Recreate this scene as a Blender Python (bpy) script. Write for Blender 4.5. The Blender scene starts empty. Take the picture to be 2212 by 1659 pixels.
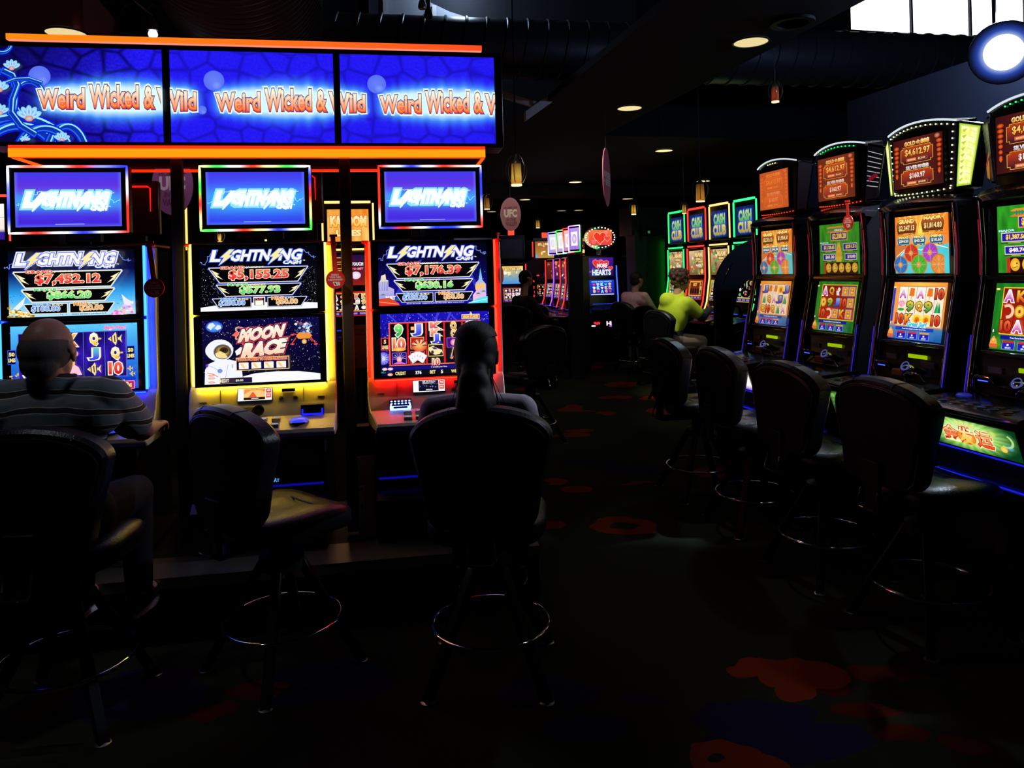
import bpy, math, random
from math import sin, cos, pi, radians, sqrt, exp, atan2, hypot
from mathutils import Vector, Matrix, noise
from mathutils.geometry import tessellate_polygon
random.seed(7)
SC = bpy.context.scene
COL = SC.collection

# ------------------------------------------------------------------ camera
FPX, EYE, ROLL = 1600.0, 1.60, 0.025
PX0, PY0 = 1106.0, 588.0                       # level viewpoint: horizon crosses the frame centre line here
CR, SR = cos(ROLL), sin(ROLL)
cam_d = bpy.data.cameras.new('camera'); cam = bpy.data.objects.new('camera', cam_d); COL.objects.link(cam)
cam_d.sensor_width = 36.0; cam_d.lens = FPX/2212*36.0
cam_d.shift_y = -(829.5-PY0)/2212.0
cam_d.clip_start = 0.05; cam_d.clip_end = 200
cam.matrix_world = Matrix(((CR, SR, 0, 0), (0, 0, -1, 0), (-SR, CR, 0, EYE), (0, 0, 0, 1)))
SC.camera = cam

# ------------------------------------------------------------------ world, exposure
SC.view_settings.view_transform = 'Standard'; SC.view_settings.look = 'None'
SC.view_settings.exposure = 0.0; SC.view_settings.gamma = 1.0
SC.view_settings.use_curve_mapping = False
W = bpy.data.worlds.new('daylight'); SC.world = W; W.use_nodes = True
bgn = W.node_tree.nodes['Background']; bgn.inputs[0].default_value = (0.86, 0.93, 1.0, 1); bgn.inputs[1].default_value = 3.0
SC.cycles.use_denoising = True
SC.cycles.max_bounces = 5; SC.cycles.diffuse_bounces = 2; SC.cycles.glossy_bounces = 3
SC.cycles.sample_clamp_indirect = 3.0; SC.cycles.sample_clamp_direct = 0.0
SC.cycles.caustics_reflective = False; SC.cycles.caustics_refractive = False

# building axes: W runs across the room, D runs along the right-hand row of machines
BW, BD = Vector((.9711, .2385, 0)), Vector((-.2385, .9711, 0))
AR = radians(-76.2); AL = radians(9.5)
def B(w, d, z=0.0): return BW*w + BD*d + Vector((0, 0, z))

def lamp(kind, name, loc, energy, col, aim=None, **kw):
    d = bpy.data.lights.new(name, kind); d.energy = energy; d.color = col
    for k, v in kw.items(): setattr(d, k, v)
    o = bpy.data.objects.new(name, d); COL.objects.link(o); o.location = loc
    if aim is not None: o.rotation_euler = (Vector(aim)-Vector(loc)).to_track_quat('-Z', 'Y').to_euler()
    return o
# daylight comes in through the high window; a portal helps the renderer find the opening
pt = lamp('AREA', 'window_portal', B(8.53, 8.25, 5.08), 1, (1, 1, 1), aim=B(8.53, 4, 5.08), shape='RECTANGLE', size=3.7, size_y=.84)
pt.data.cycles.is_portal = True
# the room's downlights: soft, weak pools over the aisle
for (w, d, e) in ((2.6, 3.0, 5), (2.6, 6.2, 7), (1.6, 9.2, 8), (4.6, 9.4, 8), (0.6, 12.4, 8), (2.8, 12.6, 8), (1.0, 16, 8)):
    lamp('SPOT', 'overhead_spot', B(w, d, 3.12), e, (1, .86, .62), aim=B(w, d, 0), spot_size=radians(110), spot_blend=1.0, shadow_soft_size=.1)
# the glaring flood spotlight high over the right-hand machines, and the small track spotlight over the sign
FLOOD = Vector((3.02, 4.50, 2.86)); TRACK = Vector((-1.93, 4.05, 2.95))
lamp('SPOT', 'flood_lamp', FLOOD+Vector((-.16, -.24, -.10)), 230, (.68, .82, 1.0), aim=(1.55, 3.9, 1.0), spot_size=radians(62), spot_blend=.9, shadow_soft_size=.05)
lamp('SPOT', 'flood_lamp', FLOOD+Vector((-.16, -.24, -.07)), 120, (.72, .83, 1.0), aim=(.2, 2.6, .8), spot_size=radians(100), spot_blend=.9, shadow_soft_size=.09)
lamp('POINT', 'flood_spill', FLOOD+Vector((.05, .1, .24)), 34, (.45, .6, 1.0), shadow_soft_size=.06)
lamp('POINT', 'roof_fill', B(1.3, 6.95, 4.35), 13, (.6, .75, 1.0), shadow_soft_size=.1)  # added fill, no such lamp: brightens roof panels, beams and duct rim
lamp('SPOT', 'track_lamp', TRACK+Vector((0, -.06, 0)), 6, (.95, .97, 1.0), aim=(0, 0, 1.4), spot_size=radians(60), spot_blend=.5, shadow_soft_size=.03)
lamp('SPOT', 'duct_fill', (-.9711*1.36-.2385*3.2, -.2385*1.36+.9711*3.2, 3.10), 420, (.92, .96, 1.0), aim=(-.9711*.9-.2385*3.9, -.2385*.9+.9711*3.9, 3.62), spot_size=radians(58), spot_blend=.5, shadow_soft_size=.05)  # added spot without a fitting, brightens the ribbed duct's flank
# added narrow spots, most without a fitting: brighten signs, tags, seated people, stools
for loc, aim, e, col, sz in (((-.1, 6.2, 3.15), (.0, 7.4, 2.12), 42, (1, .85, .75), 26), ((.25, 5.2, 3.15), (.78, 6.0, 2.36), 70, (1, .8, .8), 30), ((1.2, 7.9, 3.15), (1.93, 8.95, 1.25), 170, (1, .97, .86), 30), ((-2.2, 4.7, 3.2), (-2.35, 5.2, 2.3), 26, (.8, .6, 1.0), 40),
                             ((.95, 10.4, 3.15), (1.86, 11.45, 1.2), 34, (1, .85, .85), 26), ((.1, 10.6, 3.15), (.17, 11.2, 1.5), 10, (1, .7, .8), 30), ((-1.2, 2.7, 2.98), (-.90, 3.70, 1.58), 100, (1, .92, .85), 9), ((1.2, 3.6, 3.15), (1.98, 4.45, 1.84), 110, (1, .92, .85), 12),
                             ((-.2, 4.7, 3.1), (.15, 6.7, .9), 14, (.75, .85, 1.0), 30), ((-1.95, 2.1, 3.0), (-1.72, 2.62, 1.2), 14, (.85, .9, 1.0), 34), ((2.05, 5.2, 3.15), (1.75, 3.1, 1.0), 55, (.68, .82, 1.0), 34), ((1.75, 6.6, 3.15), (1.4, 4.9, 1.0), 38, (.7, .84, 1.0), 34), ((.95, 4.7, 3.15), (-.02, 2.72, 1.05), 45, (.62, .76, 1.0), 22)):
    lamp('SPOT', 'overhead_spot', loc, e, col, aim=aim, spot_size=radians(sz), spot_blend=.8, shadow_soft_size=.06)

# ------------------------------------------------------------------ helpers
def ray(px, py):
    dx, dy = px-PX0, PY0-py
    return Vector(((dx*CR+dy*SR)/FPX, 1.0, (-dx*SR+dy*CR)/FPX))
def at(px, py, Y):
    r = ray(px, py); return Vector((0, 0, EYE)) + r*Y
def onfloor(px, py, z=0.0):
    r = ray(px, py); t = (z-EYE)/r.z; return Vector((0, 0, EYE)) + r*t
def ceil_z(p):
    w, d = p.x*.9711+p.y*.2385, p.y*.9711-p.x*.2385
    if d > 7.25 and w < 3.2 or d > 8.3: return 3.2
    if 2.03 < w < 3.2: return 3.2
    if w < -1.62 and d < 6.9: return 3.3
    return 5.6
def s2l(c): 
    c = c/255.0
    return c/12.92 if c <= .04045 else ((c+.055)/1.055)**2.4
def RGB(c): return (s2l(c[0]), s2l(c[1]), s2l(c[2]), 1.0)
def mixc(a, b, t):
    t = max(0.0, min(1.0, t)); return tuple(a[i]*(1-t)+b[i]*t for i in range(3))

MATS = {}
def mat(name, col=(.5, .5, .5), rough=.5, metal=0.0, emit=None, es=0.0, spec=.5, coat=0.0, bump=None):
    if name in MATS: return MATS[name]
    m = bpy.data.materials.new(name); m.use_nodes = True; nt = m.node_tree; b = nt.nodes['Principled BSDF']
    b.inputs['Base Color'].default_value = (*col[:3], 1); b.inputs['Roughness'].default_value = rough
    b.inputs['Metallic'].default_value = metal; b.inputs['Specular IOR Level'].default_value = spec
    b.inputs['Coat Weight'].default_value = coat
    if emit: b.inputs['Emission Color'].default_value = (*emit[:3], 1); b.inputs['Emission Strength'].default_value = es
    if bump or (not emit):
        sc, st = bump if bump else (35, .04)
        tc = nt.nodes.new('ShaderNodeTexCoord'); n = nt.nodes.new('ShaderNodeTexNoise'); n.inputs['Scale'].default_value = sc; n.inputs['Detail'].default_value = 3
        nt.links.new(tc.outputs['Object'], n.inputs['Vector'])
        if bump:
            bp = nt.nodes.new('ShaderNodeBump'); bp.inputs['Strength'].default_value = st; bp.inputs['Distance'].default_value = .01
            nt.links.new(n.outputs['Fac'], bp.inputs['Height']); nt.links.new(bp.outputs['Normal'], b.inputs['Normal'])
        mr = nt.nodes.new('ShaderNodeMapRange'); mr.inputs['To Min'].default_value = max(.02, rough-.06); mr.inputs['To Max'].default_value = min(1, rough+.06)
        nt.links.new(n.outputs['Fac'], mr.inputs['Value']); nt.links.new(mr.outputs['Result'], b.inputs['Roughness'])
    MATS[name] = m; return m
def emis(name, rgb, s=1.0):
    return mat(name, (.02, .02, .02), .4, emit=RGB(rgb), es=s)
def vcol_mat(name, strength=1.0, rough=.25):
    if name in MATS: return MATS[name]
    m = bpy.data.materials.new(name); m.use_nodes = True; nt = m.node_tree; b = nt.nodes['Principled BSDF']
    b.inputs['Base Color'].default_value = (.01, .01, .01, 1); b.inputs['Roughness'].default_value = rough
    a = nt.nodes.new('ShaderNodeVertexColor'); a.layer_name = 'Col'
    nt.links.new(a.outputs['Color'], b.inputs['Emission Color']); b.inputs['Emission Strength'].default_value = strength
    MATS[name] = m; return m
def vbase_mat(name, rough=.6):
    if name in MATS: return MATS[name]
    m = bpy.data.materials.new(name); m.use_nodes = True; nt = m.node_tree; b = nt.nodes['Principled BSDF']
    b.inputs['Roughness'].default_value = rough
    a = nt.nodes.new('ShaderNodeVertexColor'); a.layer_name = 'Col'
    nt.links.new(a.outputs['Color'], b.inputs['Base Color'])
    MATS[name] = m; return m

def tag(o, label=None, cat=None, group=None, kind=None):
    if label: o['label'] = label
    if cat: o['category'] = cat
    if group: o['group'] = group
    if kind: o['kind'] = kind
    return o
def empty(name, loc=(0, 0, 0), rz=0.0):
    o = bpy.data.objects.new(name, None); COL.objects.link(o); o.location = loc; o.rotation_euler = (0, 0, rz); o.empty_display_size = .1
    return o
def copy_tree(o, parent=None):
    c = o.copy(); COL.objects.link(c)
    if parent is not None: c.parent = parent
    for ch in list(o.children): copy_tree(ch, c)
    return c

class MB:
    """collects shapes; build() links them as one mesh object"""
    def __init__(s): s.v = []; s.f = []; s.m = []; s.mi = 0
    def add(s, vs, fs, M=None):
        n = len(s.v)
        s.v += [tuple(M @ Vector(v)) for v in vs] if M is not None else [tuple(v) for v in vs]
        s.f += [tuple(i+n for i in f) for f in fs]; s.m += [s.mi]*len(fs); return s
    def box(s, x0, x1, y0, y1, z0, z1, M=None):
        vs = [(x, y, z) for z in (z0, z1) for y in (y0, y1) for x in (x0, x1)]
        return s.add(vs, [(0, 2, 3, 1), (4, 5, 7, 6), (0, 1, 5, 4), (2, 6, 7, 3), (0, 4, 6, 2), (1, 3, 7, 5)], M)
    def hexa(s, p, M=None):     # 8 points: bottom ring 0-3, top ring 4-7
        return s.add(p, [(3, 2, 1, 0), (4, 5, 6, 7), (0, 1, 5, 4), (1, 2, 6, 5), (2, 3, 7, 6), (3, 0, 4, 7)], M)
    def loft(s, rings, closed=True, cap=True, M=None):
        n = len(rings[0]); vs = [p for r in rings for p in r]; fs = []
        for i in range(len(rings)-1):
            for j in range(n if closed else n-1):
                k = (j+1) % n; fs.append((i*n+j, i*n+k, (i+1)*n+k, (i+1)*n+j))
        if cap and closed:
            fs.append(tuple(reversed(range(n)))); fs.append(tuple((len(rings)-1)*n+j for j in range(n)))
        return s.add(vs, fs, M)
    def cyl(s, p0, p1, r0, r1=None, n=16, cap=True):
        r1 = r0 if r1 is None else r1
        p0 = Vector(p0); p1 = Vector(p1); q = (p1-p0).to_track_quat('Z', 'Y')
        R = [[tuple(p + q @ Vector((r*cos(2*pi*j/n), r*sin(2*pi*j/n), 0))) for j in range(n)] for p, r in ((p0, r0), (p1, r1))]
        return s.loft(R, cap=cap)
    def tube(s, pts, r, n=8, closed=False):
        P = [Vector(p) for p in pts]; m = len(P); rings = []
        up = Vector((0, 0, 1)); 
        for i, p in enumerate(P):
            a = P[(i-1) % m] if (closed or i > 0) else p; b = P[(i+1) % m] if (closed or i < m-1) else p
            t = (b-a); t = t.normalized() if t.length > 1e-9 else Vector((0, 1, 0))
            if i == 0:
                u = up if abs(t.z) < .9 else Vector((1, 0, 0)); nx = t.cross(u).normalized()
            else: nx = (nx - t*nx.dot(t)).normalized()
            ny = t.cross(nx); rr = r[i] if isinstance(r, (list, tuple)) else r
            rings.append([tuple(p + nx*rr*cos(2*pi*j/n) + ny*rr*sin(2*pi*j/n)) for j in range(n)])
        if closed: rings.append(rings[0])
        return s.loft(rings, cap=not closed)
    def torus(s, c, R, r, n=48, k=8, M=None):
        pts = [Vector(c)+Vector((R*cos(2*pi*i/n), R*sin(2*pi*i/n), 0)) for i in range(n)]
        if M: pts = [M @ p for p in pts]
        return s.tube(pts, r, k, closed=True)
    def lathe(s, prof, c=(0, 0, 0), n=24, M=None):   # prof: [(r,z)]
        rings = [[(c[0]+max(r, 1e-4)*cos(2*pi*j/n), c[1]+max(r, 1e-4)*sin(2*pi*j/n), c[2]+z) for j in range(n)] for r, z in prof]
        return s.loft(rings, M=M)
    def ell(s, c, rx, ry, rz, M=None, n=16, k=10):
        rings = []
        for i in range(1, k):
            a = -pi/2 + pi*i/k
            rings.append([(c[0]+rx*cos(a)*cos(2*pi*j/n), c[1]+ry*cos(a)*sin(2*pi*j/n), c[2]+rz*sin(a)) for j in range(n)])
        return s.loft(rings, M=M)
    def prism(s, poly, y0, y1, M=None):    # poly in (x,z), extruded along y
        n = len(poly); vs = [(x, y0, z) for x, z in poly]+[(x, y1, z) for x, z in poly]
        tri = tessellate_polygon([[Vector((x, z, 0)) for x, z in poly]])
        fs = [tuple(t) for t in tri]+[tuple(reversed([i+n for i in t])) for t in tri]+[(i, i+n, (i+1) % n+n, (i+1) % n) for i in range(n)]
        return s.add(vs, fs, M)
    def side(s, poly, x0, x1, M=None):     # poly in (y,z), extruded along x
        n = len(poly); vs = [(x0, y, z) for y, z in poly]+[(x1, y, z) for y, z in poly]
        tri = tessellate_polygon([[Vector((y, z, 0)) for y, z in poly]])
        fs = [tuple(t) for t in tri]+[tuple(reversed([i+n for i in t])) for t in tri]+[(i, i+n, (i+1) % n+n, (i+1) % n) for i in range(n)]
        return s.add(vs, fs, M)
    def build(s, name, mats, parent=None, smooth=True, bevel=0.0, loc=None, recalc=True):
        me = bpy.data.meshes.new(name); me.from_pydata(s.v, [], s.f)
        for m in (mats if isinstance(mats, (list, tuple)) else [mats]): me.materials.append(m)
        me.polygons.foreach_set('material_index', s.m)
        if recalc:
            import bmesh
            bm = bmesh.new(); bm.from_mesh(me); bmesh.ops.recalc_face_normals(bm, faces=bm.faces); bm.to_mesh(me); bm.free()
        if smooth:
            me.shade_smooth(); me.set_sharp_from_angle(angle=radians(38))
        o = bpy.data.objects.new(name, me); COL.objects.link(o)
        if parent is not None: o.parent = parent
        if loc is not None: o.location = loc
        if bevel:
            b = o.modifiers.new('bevel', 'BEVEL'); b.width = bevel; b.segments = 2; b.limit_method = 'ANGLE'; b.angle_limit = radians(40)
        return o
# ------------------------------------------------------------------ screen artwork: flat shapes with their own colours in one mesh
_G = {}
def glyphs(s, off, sp=1.0):
    k = (s, off, sp)
    if k not in _G:
        c = bpy.data.curves.new('t', 'FONT'); c.body = s; c.offset = off; c.resolution_u = 2; c.space_character = sp
        o = bpy.data.objects.new('t', c); m = o.to_mesh()
        vs = [(v.co.x, v.co.y) for v in m.vertices]; fs = [tuple(p.vertices) for p in m.polygons]
        o.to_mesh_clear(); bpy.data.objects.remove(o); bpy.data.curves.remove(c)
        _G[k] = (vs, fs)
    return _G[k]
class Art:
    """canvas cw x ch (x right, y down) mapped to w x h metres, facing -Y"""
    def __init__(s, cw, ch): s.cw = cw; s.ch = ch; s.v = []; s.f = []; s.c = []; s.L = 0
    def _col(s, col, x, y):
        if callable(col): return col(x, y)
        if isinstance(col[0], (tuple, list)):     # vertical gradient (top, bottom, y0, y1)
            return mixc(col[0], col[1], (y-col[2])/(col[3]-col[2]))
        return col
    def faces(s, vs, fs, col, clip=True):
        s.L += 1
        lo, hi = -1e-6, 1e-6
        out = any(x < lo or y < lo or x > s.cw+hi or y > s.ch+hi for x, y in vs)
        if not (clip and out):
            n = len(s.v); s.v += [(x, y, s.L) for x, y in vs]; s.c += [s._col(col, x, y) for x, y in vs]; s.f += [tuple(i+n for i in f) for f in fs]; return s
        for f in fs:
            p = [vs[i] for i in f]
            for ax, lim, sg in ((0, 0, 1), (0, s.cw, -1), (1, 0, 1), (1, s.ch, -1)):
                q = []
                for i in range(len(p)):
                    a, b = p[i-1], p[i]; da = (a[ax]-lim)*sg; db = (b[ax]-lim)*sg
                    if (da >= 0) != (db >= 0):
                        t = da/(da-db); q.append((a[0]+(b[0]-a[0])*t, a[1]+(b[1]-a[1])*t))
                    if db >= 0: q.append(b)
                p = q
                if len(p) < 3: break
            if len(p) >= 3:
                n = len(s.v); s.v += [(x, y, s.L) for x, y in p]; s.c += [s._col(col, x, y) for x, y in p]; s.f.append(tuple(range(n, n+len(p))))
        return s
    def rect(s, x0, y0, x1, y1, col): return s.faces([(x0, y0), (x1, y0), (x1, y1), (x0, y1)], [(0, 1, 2, 3)], col)
    def frame(s, x0, y0, x1, y1, t, col, fill=None):
        s.rect(x0, y0, x1, y1, col)
        if fill is not None: s.rect(x0+t, y0+t, x1-t, y1-t, fill)
        return s
    def poly(s, pts, col):
        tri = tessellate_polygon([[Vector((x, y, 0)) for x, y in pts]])
        return s.faces(list(pts), [tuple(t) for t in tri], col)
    def ell(s, cx, cy, rx, ry, col, edge=None, n=22, rot=0.0):
        cr, sr = cos(rot), sin(rot)
        vs = [(cx, cy)]+[(cx+rx*cos(2*pi*i/n)*cr-ry*sin(2*pi*i/n)*sr, cy+rx*cos(2*pi*i/n)*sr+ry*sin(2*pi*i/n)*cr) for i in range(n)]
        fs = [(0, 1+i, 1+(i+1) % n) for i in range(n)]
        if edge is None: return s.faces(vs, fs, col)
        return s.faces(vs, fs, lambda x, y: col if abs(x-cx)+abs(y-cy) < 1e-6 else edge)
    def line(s, pts, t, col, closed=False):
        P = list(pts)+([pts[0]] if closed else []); vs = []; fs = []
        for (a, b) in zip(P[:-1], P[1:]):
            dx, dy = b[0]-a[0], b[1]-a[1]; l = hypot(dx, dy) or 1; nx, ny = -dy/l*t/2, dx/l*t/2; ex, ey = dx/l*t/3, dy/l*t/3
            n = len(vs); vs += [(a[0]+nx-ex, a[1]+ny-ey), (b[0]+nx+ex, b[1]+ny+ey), (b[0]-nx+ex, b[1]-ny+ey), (a[0]-nx-ex, a[1]-ny-ey)]; fs.append((n, n+1, n+2, n+3))
        return s.faces(vs, fs, col)
    def grid(s, nx, ny, fn, x0=0, y0=0, x1=None, y1=None):
        x1 = s.cw if x1 is None else x1; y1 = s.ch if y1 is None else y1
        vs = [(x0+(x1-x0)*i/nx, y0+(y1-y0)*j/ny) for j in range(ny+1) for i in range(nx+1)]
        fs = [(j*(nx+1)+i, j*(nx+1)+i+1, (j+1)*(nx+1)+i+1, (j+1)*(nx+1)+i) for j in range(ny) for i in range(nx)]
        return s.faces(vs, fs, fn)
    def text(s, t, x0, y0, x1, y1, col, off=.03, shear=0.0, out=None, oo=.10, out2=None, oo2=.16, warp=None, sp=1.0):
        base, _ = glyphs(t, 0.0, sp)
        if not base: return s
        ax, bx = min(v[0] for v in base), max(v[0] for v in base); ay, by = min(v[1] for v in base), max(v[1] for v in base)
        def mp(v):
            u = (v[0]-ax)/(bx-ax or 1); w = (v[1]-ay)/(by-ay or 1)
            x = x0+u*(x1-x0)+shear*(w-.5)*(y1-y0); y = y1-w*(y1-y0)
            return warp(x, y) if warp else (x, y)
        for c, o in ((out2, oo2), (out, oo), (col, off)):
            if c is None: continue
            vs, fs = glyphs(t, o, sp); s.faces([mp(v) for v in vs], fs, c)
        return s
    def stars(s, n, x0, y0, x1, y1, col=(255, 255, 255), r=(.12, .45), seed=1):
        R = random.Random(seed); vs = []; fs = []
        for _ in range(n):
            x, y = R.uniform(x0, x1), R.uniform(y0, y1); q = R.uniform(*r)*(1 if R.random() < .85 else 1.8); k = len(vs)
            vs += [(x, y-q), (x+q, y), (x, y+q), (x-q, y)]; fs.append((k, k+1, k+2, k+3))
        return s.faces(vs, fs, col)
    def build(s, name, w, h, parent=None, M=None, strength=1.0, mt=None, dz=.00025, curve=None):
        me = bpy.data.meshes.new(name); kx, ky = w/s.cw, h/s.ch; vs = []
        for x, y, L in s.v:
            X, Y, Z = (x-s.cw/2)*kx, -L*dz, (s.ch/2-y)*ky
            if curve: Y -= curve*(1-(2*X/w)**2)
            vs.append((X, Y, Z))
        if M is not None: vs = [tuple(M @ Vector(v)) for v in vs]
        me.from_pydata(vs, [], s.f)
        at_ = me.color_attributes.new('Col', 'FLOAT_COLOR', 'POINT')
        flat = []
        for c in s.c: flat += [s2l(min(255, max(0, c[0]))), s2l(min(255, max(0, c[1]))), s2l(min(255, max(0, c[2]))), 1.0]
        at_.data.foreach_set('color', flat)
        me.materials.append(mt or vcol_mat('screen_glow_%.1f' % strength, strength))
        o = bpy.data.objects.new(name, me); COL.objects.link(o)
        if parent is not None: o.parent = parent
        return o
BOLT = [(.70, 0), (1.0, 0), (.66, .36), (.92, .36), (.0, 1.0), (.34, .50), (.10, .50)]
def bolt(a, x0, y0, x1, y1, col, out=None, t=.8):
    P = [(x0+(x1-x0)*u, y0+(y1-y0)*v) for u, v in BOLT]
    if out: a.line(P, t*2, out, closed=True)
    a.poly(P, col)
def zig(a, pts, col, t=.5, seed=0, n=5, amp=1.6):
    R = random.Random(seed); P = [pts[0]]
    for p, q in zip(pts[:-1], pts[1:]):
        for i in range(1, n+1):
            k = i/n; P.append((p[0]+(q[0]-p[0])*k+(R.uniform(-amp, amp) if i < n else 0), p[1]+(q[1]-p[1])*k+(R.uniform(-amp, amp) if i < n else 0)))
    a.line(P, t, col)
WHT = (255, 255, 255)
def lightning_title(a, x, y, w, h, fill, edge, edge2, oo=.09, bt=.6):
    """the LIGHTNING word mark, its I's drawn as bolts"""
    k = w/122.0; Y0, Y1 = y, y+h
    pieces = (('L', 0, 11.5), ('GHTN', 26, 78), ('NG', 93, 122))
    for t, c, o in ((edge2, 3.4, .16), (edge, 1.7, .09)):
        if t is None: continue
        for s_, p, q in pieces: a.text(s_, x+p*k, Y0, x+q*k, Y1, t, off=o*oo/.09, shear=.28)
        for p in (9, 76): bolt(a, x+p*k, Y0-h*.08, x+(p+21)*k, Y1+h*.42, t, t, t=c*.32*k)
    for s_, p, q in pieces: a.text(s_, x+p*k, Y0, x+q*k, Y1, fill, off=.045, shear=.28)
    for p in (9, 76): bolt(a, x+p*k, Y0-h*.10, x+(p+21)*k, Y1+h*.42, mixc(fill, (255, 232, 120), bt), edge, t=.85*k)
    a.text('CA$H', x+97*k, Y1+h*.08, x+121*k, Y1+h*.44, fill, off=.05, shear=.2, out=edge, oo=.13)
    a.text('TM', x+124*k, Y1+h*.04, x+127*k, Y1+h*.14, fill, off=.02)

# ---- overhead sign: one picture runs over the three panels; canvas unit = 10 mm, u from -1.235
def stone_field(seed, cell=17.0):
    R = random.Random(seed); P = {}
    def pt_(i, j):
        if (i, j) not in P: P[(i, j)] = ((i+.15+.7*R.random())*cell, (j+.15+.7*R.random())*cell*.78)
        return P[(i, j)]
    for i in range(-3, 30):
        for j in range(-3, 12): pt_(i, j)
    def f(x, y):
        i0, j0 = int(x//cell), int(y//(cell*.78)); ds = []
        for i in range(i0-1, i0+2):
            for j in range(j0-1, j0+2):
                p = pt_(i, j); ds.append(hypot(x-p[0], (y-p[1])*1.15))
        ds.sort(); return ds[1]-ds[0], ds[0]
    return f
STONE = stone_field(3, 13.0)
OV_TXT = ((26.5, 94.0), (106.5, 177.0), (187.5, 257.0))
def over_bg(xo):
    def f(x, y):
        X = x+xo
        e, d = STONE(X, y)
        nz = noise.noise(Vector((X*.9, y*.9, 0)))*12
        base = mixc((8, 4, 92), (30, 20, 236), min(1, e/2.2)) if e < 2.2 else (34+nz*1.6, 24+nz*1.6, 240)
        if X > 55: base = mixc(base, (36, 26, 246), min(.62, (X-55)/50))
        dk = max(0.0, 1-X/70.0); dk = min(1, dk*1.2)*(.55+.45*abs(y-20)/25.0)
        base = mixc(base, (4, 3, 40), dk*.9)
        g = 0
        for a_, b_ in OV_TXT:
            cx = (a_+b_)/2; u = (X-cx)/(b_-a_)*2
            if abs(u) < 1.35:
                hx = 1 if abs(u) < .92 else exp(-((abs(u)-.92)/.16)**2)
                cyy = 24.8; hh = 8.6+1.8*cos(u*2.4)+1.1*noise.noise(Vector((X*.25, 3, 0)))
                g = max(g, hx*exp(-(abs(y-cyy)/hh)**3.4))
        c = mixc(base, (70, 160, 255), g*1.6) if g < .5 else mixc((60, 134, 252), (215, 250, 255), (g-.5)/.4)
        return c
    return f
def lotus(a, cx, cy, r, rot=0.0):
    for k in (-2, 2, -1, 1, 0):
        an = -pi/2 + k*.56 + rot
        tx, ty = cx+r*cos(an), cy+r*.95*sin(an)
        a.ell((cx+tx)/2, (cy+ty)/2, r*.58, r*.27, (235, 252, 255), (110, 205, 255), n=12, rot=an)
        a.ell((cx+tx)/2, (cy+ty)/2, r*.34, r*.09, (120, 110, 235), (170, 220, 255), n=10, rot=an)
    a.ell(cx, cy+.1*r, r*.34, r*.26, (120, 240, 250), (255, 90, 40), n=12)
def arc(cx, cy, rx, ry, a0, a1, n=20): return [(cx+rx*cos(radians(a0+(a1-a0)*i/n)), cy+ry*sin(radians(a0+(a1-a0)*i/n))) for i in range(n+1)]
def vine(a, P, t):
    a.line(P, t*1.5, (10, 30, 200)); a.line(P, t, (40, 110, 235)); a.line(P, t*.62, (12, 50, 170)); a.line([(x+t*.32, y-t*.32) for x, y in P], t*.22, (150, 235, 255))
def art_over(i):
    xo = (0.0, 83.0, 166.0)[i]; a = Art(80, 45.5)
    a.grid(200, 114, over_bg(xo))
    for cx, cy, r in ((24.5, 14, 4.9), (104.0, 14.8, 5.0), (184.5, 15.2, 4.8), (98.0, 29.5, 2.2), (178.5, 29.0, 2.2)):
        a.ell(cx-xo, cy, r, r, (105, 130, 250), (88, 112, 245), n=30)
        a.ell(cx-xo+r*.25, cy+r*.45, r*.45, r*.4, (125, 160, 250), (103, 128, 249), n=16)
    if i == 0:
        for P, t in ((arc(13, 54, 24, 20, 200, 350), 4.2), (arc(15, 53, 16, 15, 190, 350), 3.6), (arc(36, 54, 9, 16, 185, 355), 3.0), (arc(26, 53, 12, 14, 190, 350), 3.0), (arc(20, 25.5, 6.6, 8.6, 75, 352), 1.9), (arc(9, 24, 5, 12, 240, 400), 2.1),
                     ([(9, 12), (13, 14), (15, 19), (12.5, 26), (12, 32), (16, 38), (22, 42)], 2.4), (arc(8.5, -1, 4.2, 4.4, -20, 200), 1.5), ([(8, 18.5), (14, 16), (20, 15.6), (25.5, 17.6)], 1.5)): vine(a, P, t)
        for c in ((13.0, 10.5, 3.8), (20.2, 34.2, 5.6), (7.8, 21, 4.2), (7.8, 32, 4.0), (34.7, 44.8, 3.6), (18.6, 45.5, 2.4)): lotus(a, *c)
    for x0, x1 in OV_TXT:
        if x1-xo < -4 or x0-xo > 84: continue
        w = x1-x0
        def wp(x, y, x0=x0, w=w):
            u = (x+xo-x0)/w*2-1; return (x+1.2*u, 24.4+(y-24.4)*(1-.16*u*u*u*u)-(.9*(1-u*u)))
        for k, (t, p, q, dy) in enumerate((('Weird', 0, .285, 1.2), ('Wicked', .325, .635, -.3), ('&', .675, .735, 0), ('Wild', .765, 1.0, .6))):
            A, C = x0-xo+p*w, x0-xo+q*w
            grad = ((255, 250, 205), (255, 70, 30), 20.0, 30.0) if not (x0 < 100 and 0) else ((255, 240, 230), (240, 50, 90), 20, 30)
            a.text(t, A, 20.2+dy, C, 30.2+dy*.3, None, warp=wp, out2=(236, 252, 255), oo2=.135, out=(14, 40, 130), oo=.075)
            a.text(t, A, 20.2+dy, C, 30.2+dy*.3, grad, off=.045, warp=wp)
            a.text(t, A, 20.2+dy, C, 30.2+dy*.3, ((255, 255, 250), (255, 150, 50), 21.5, 29), off=-.012, warp=wp)
    return a
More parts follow.
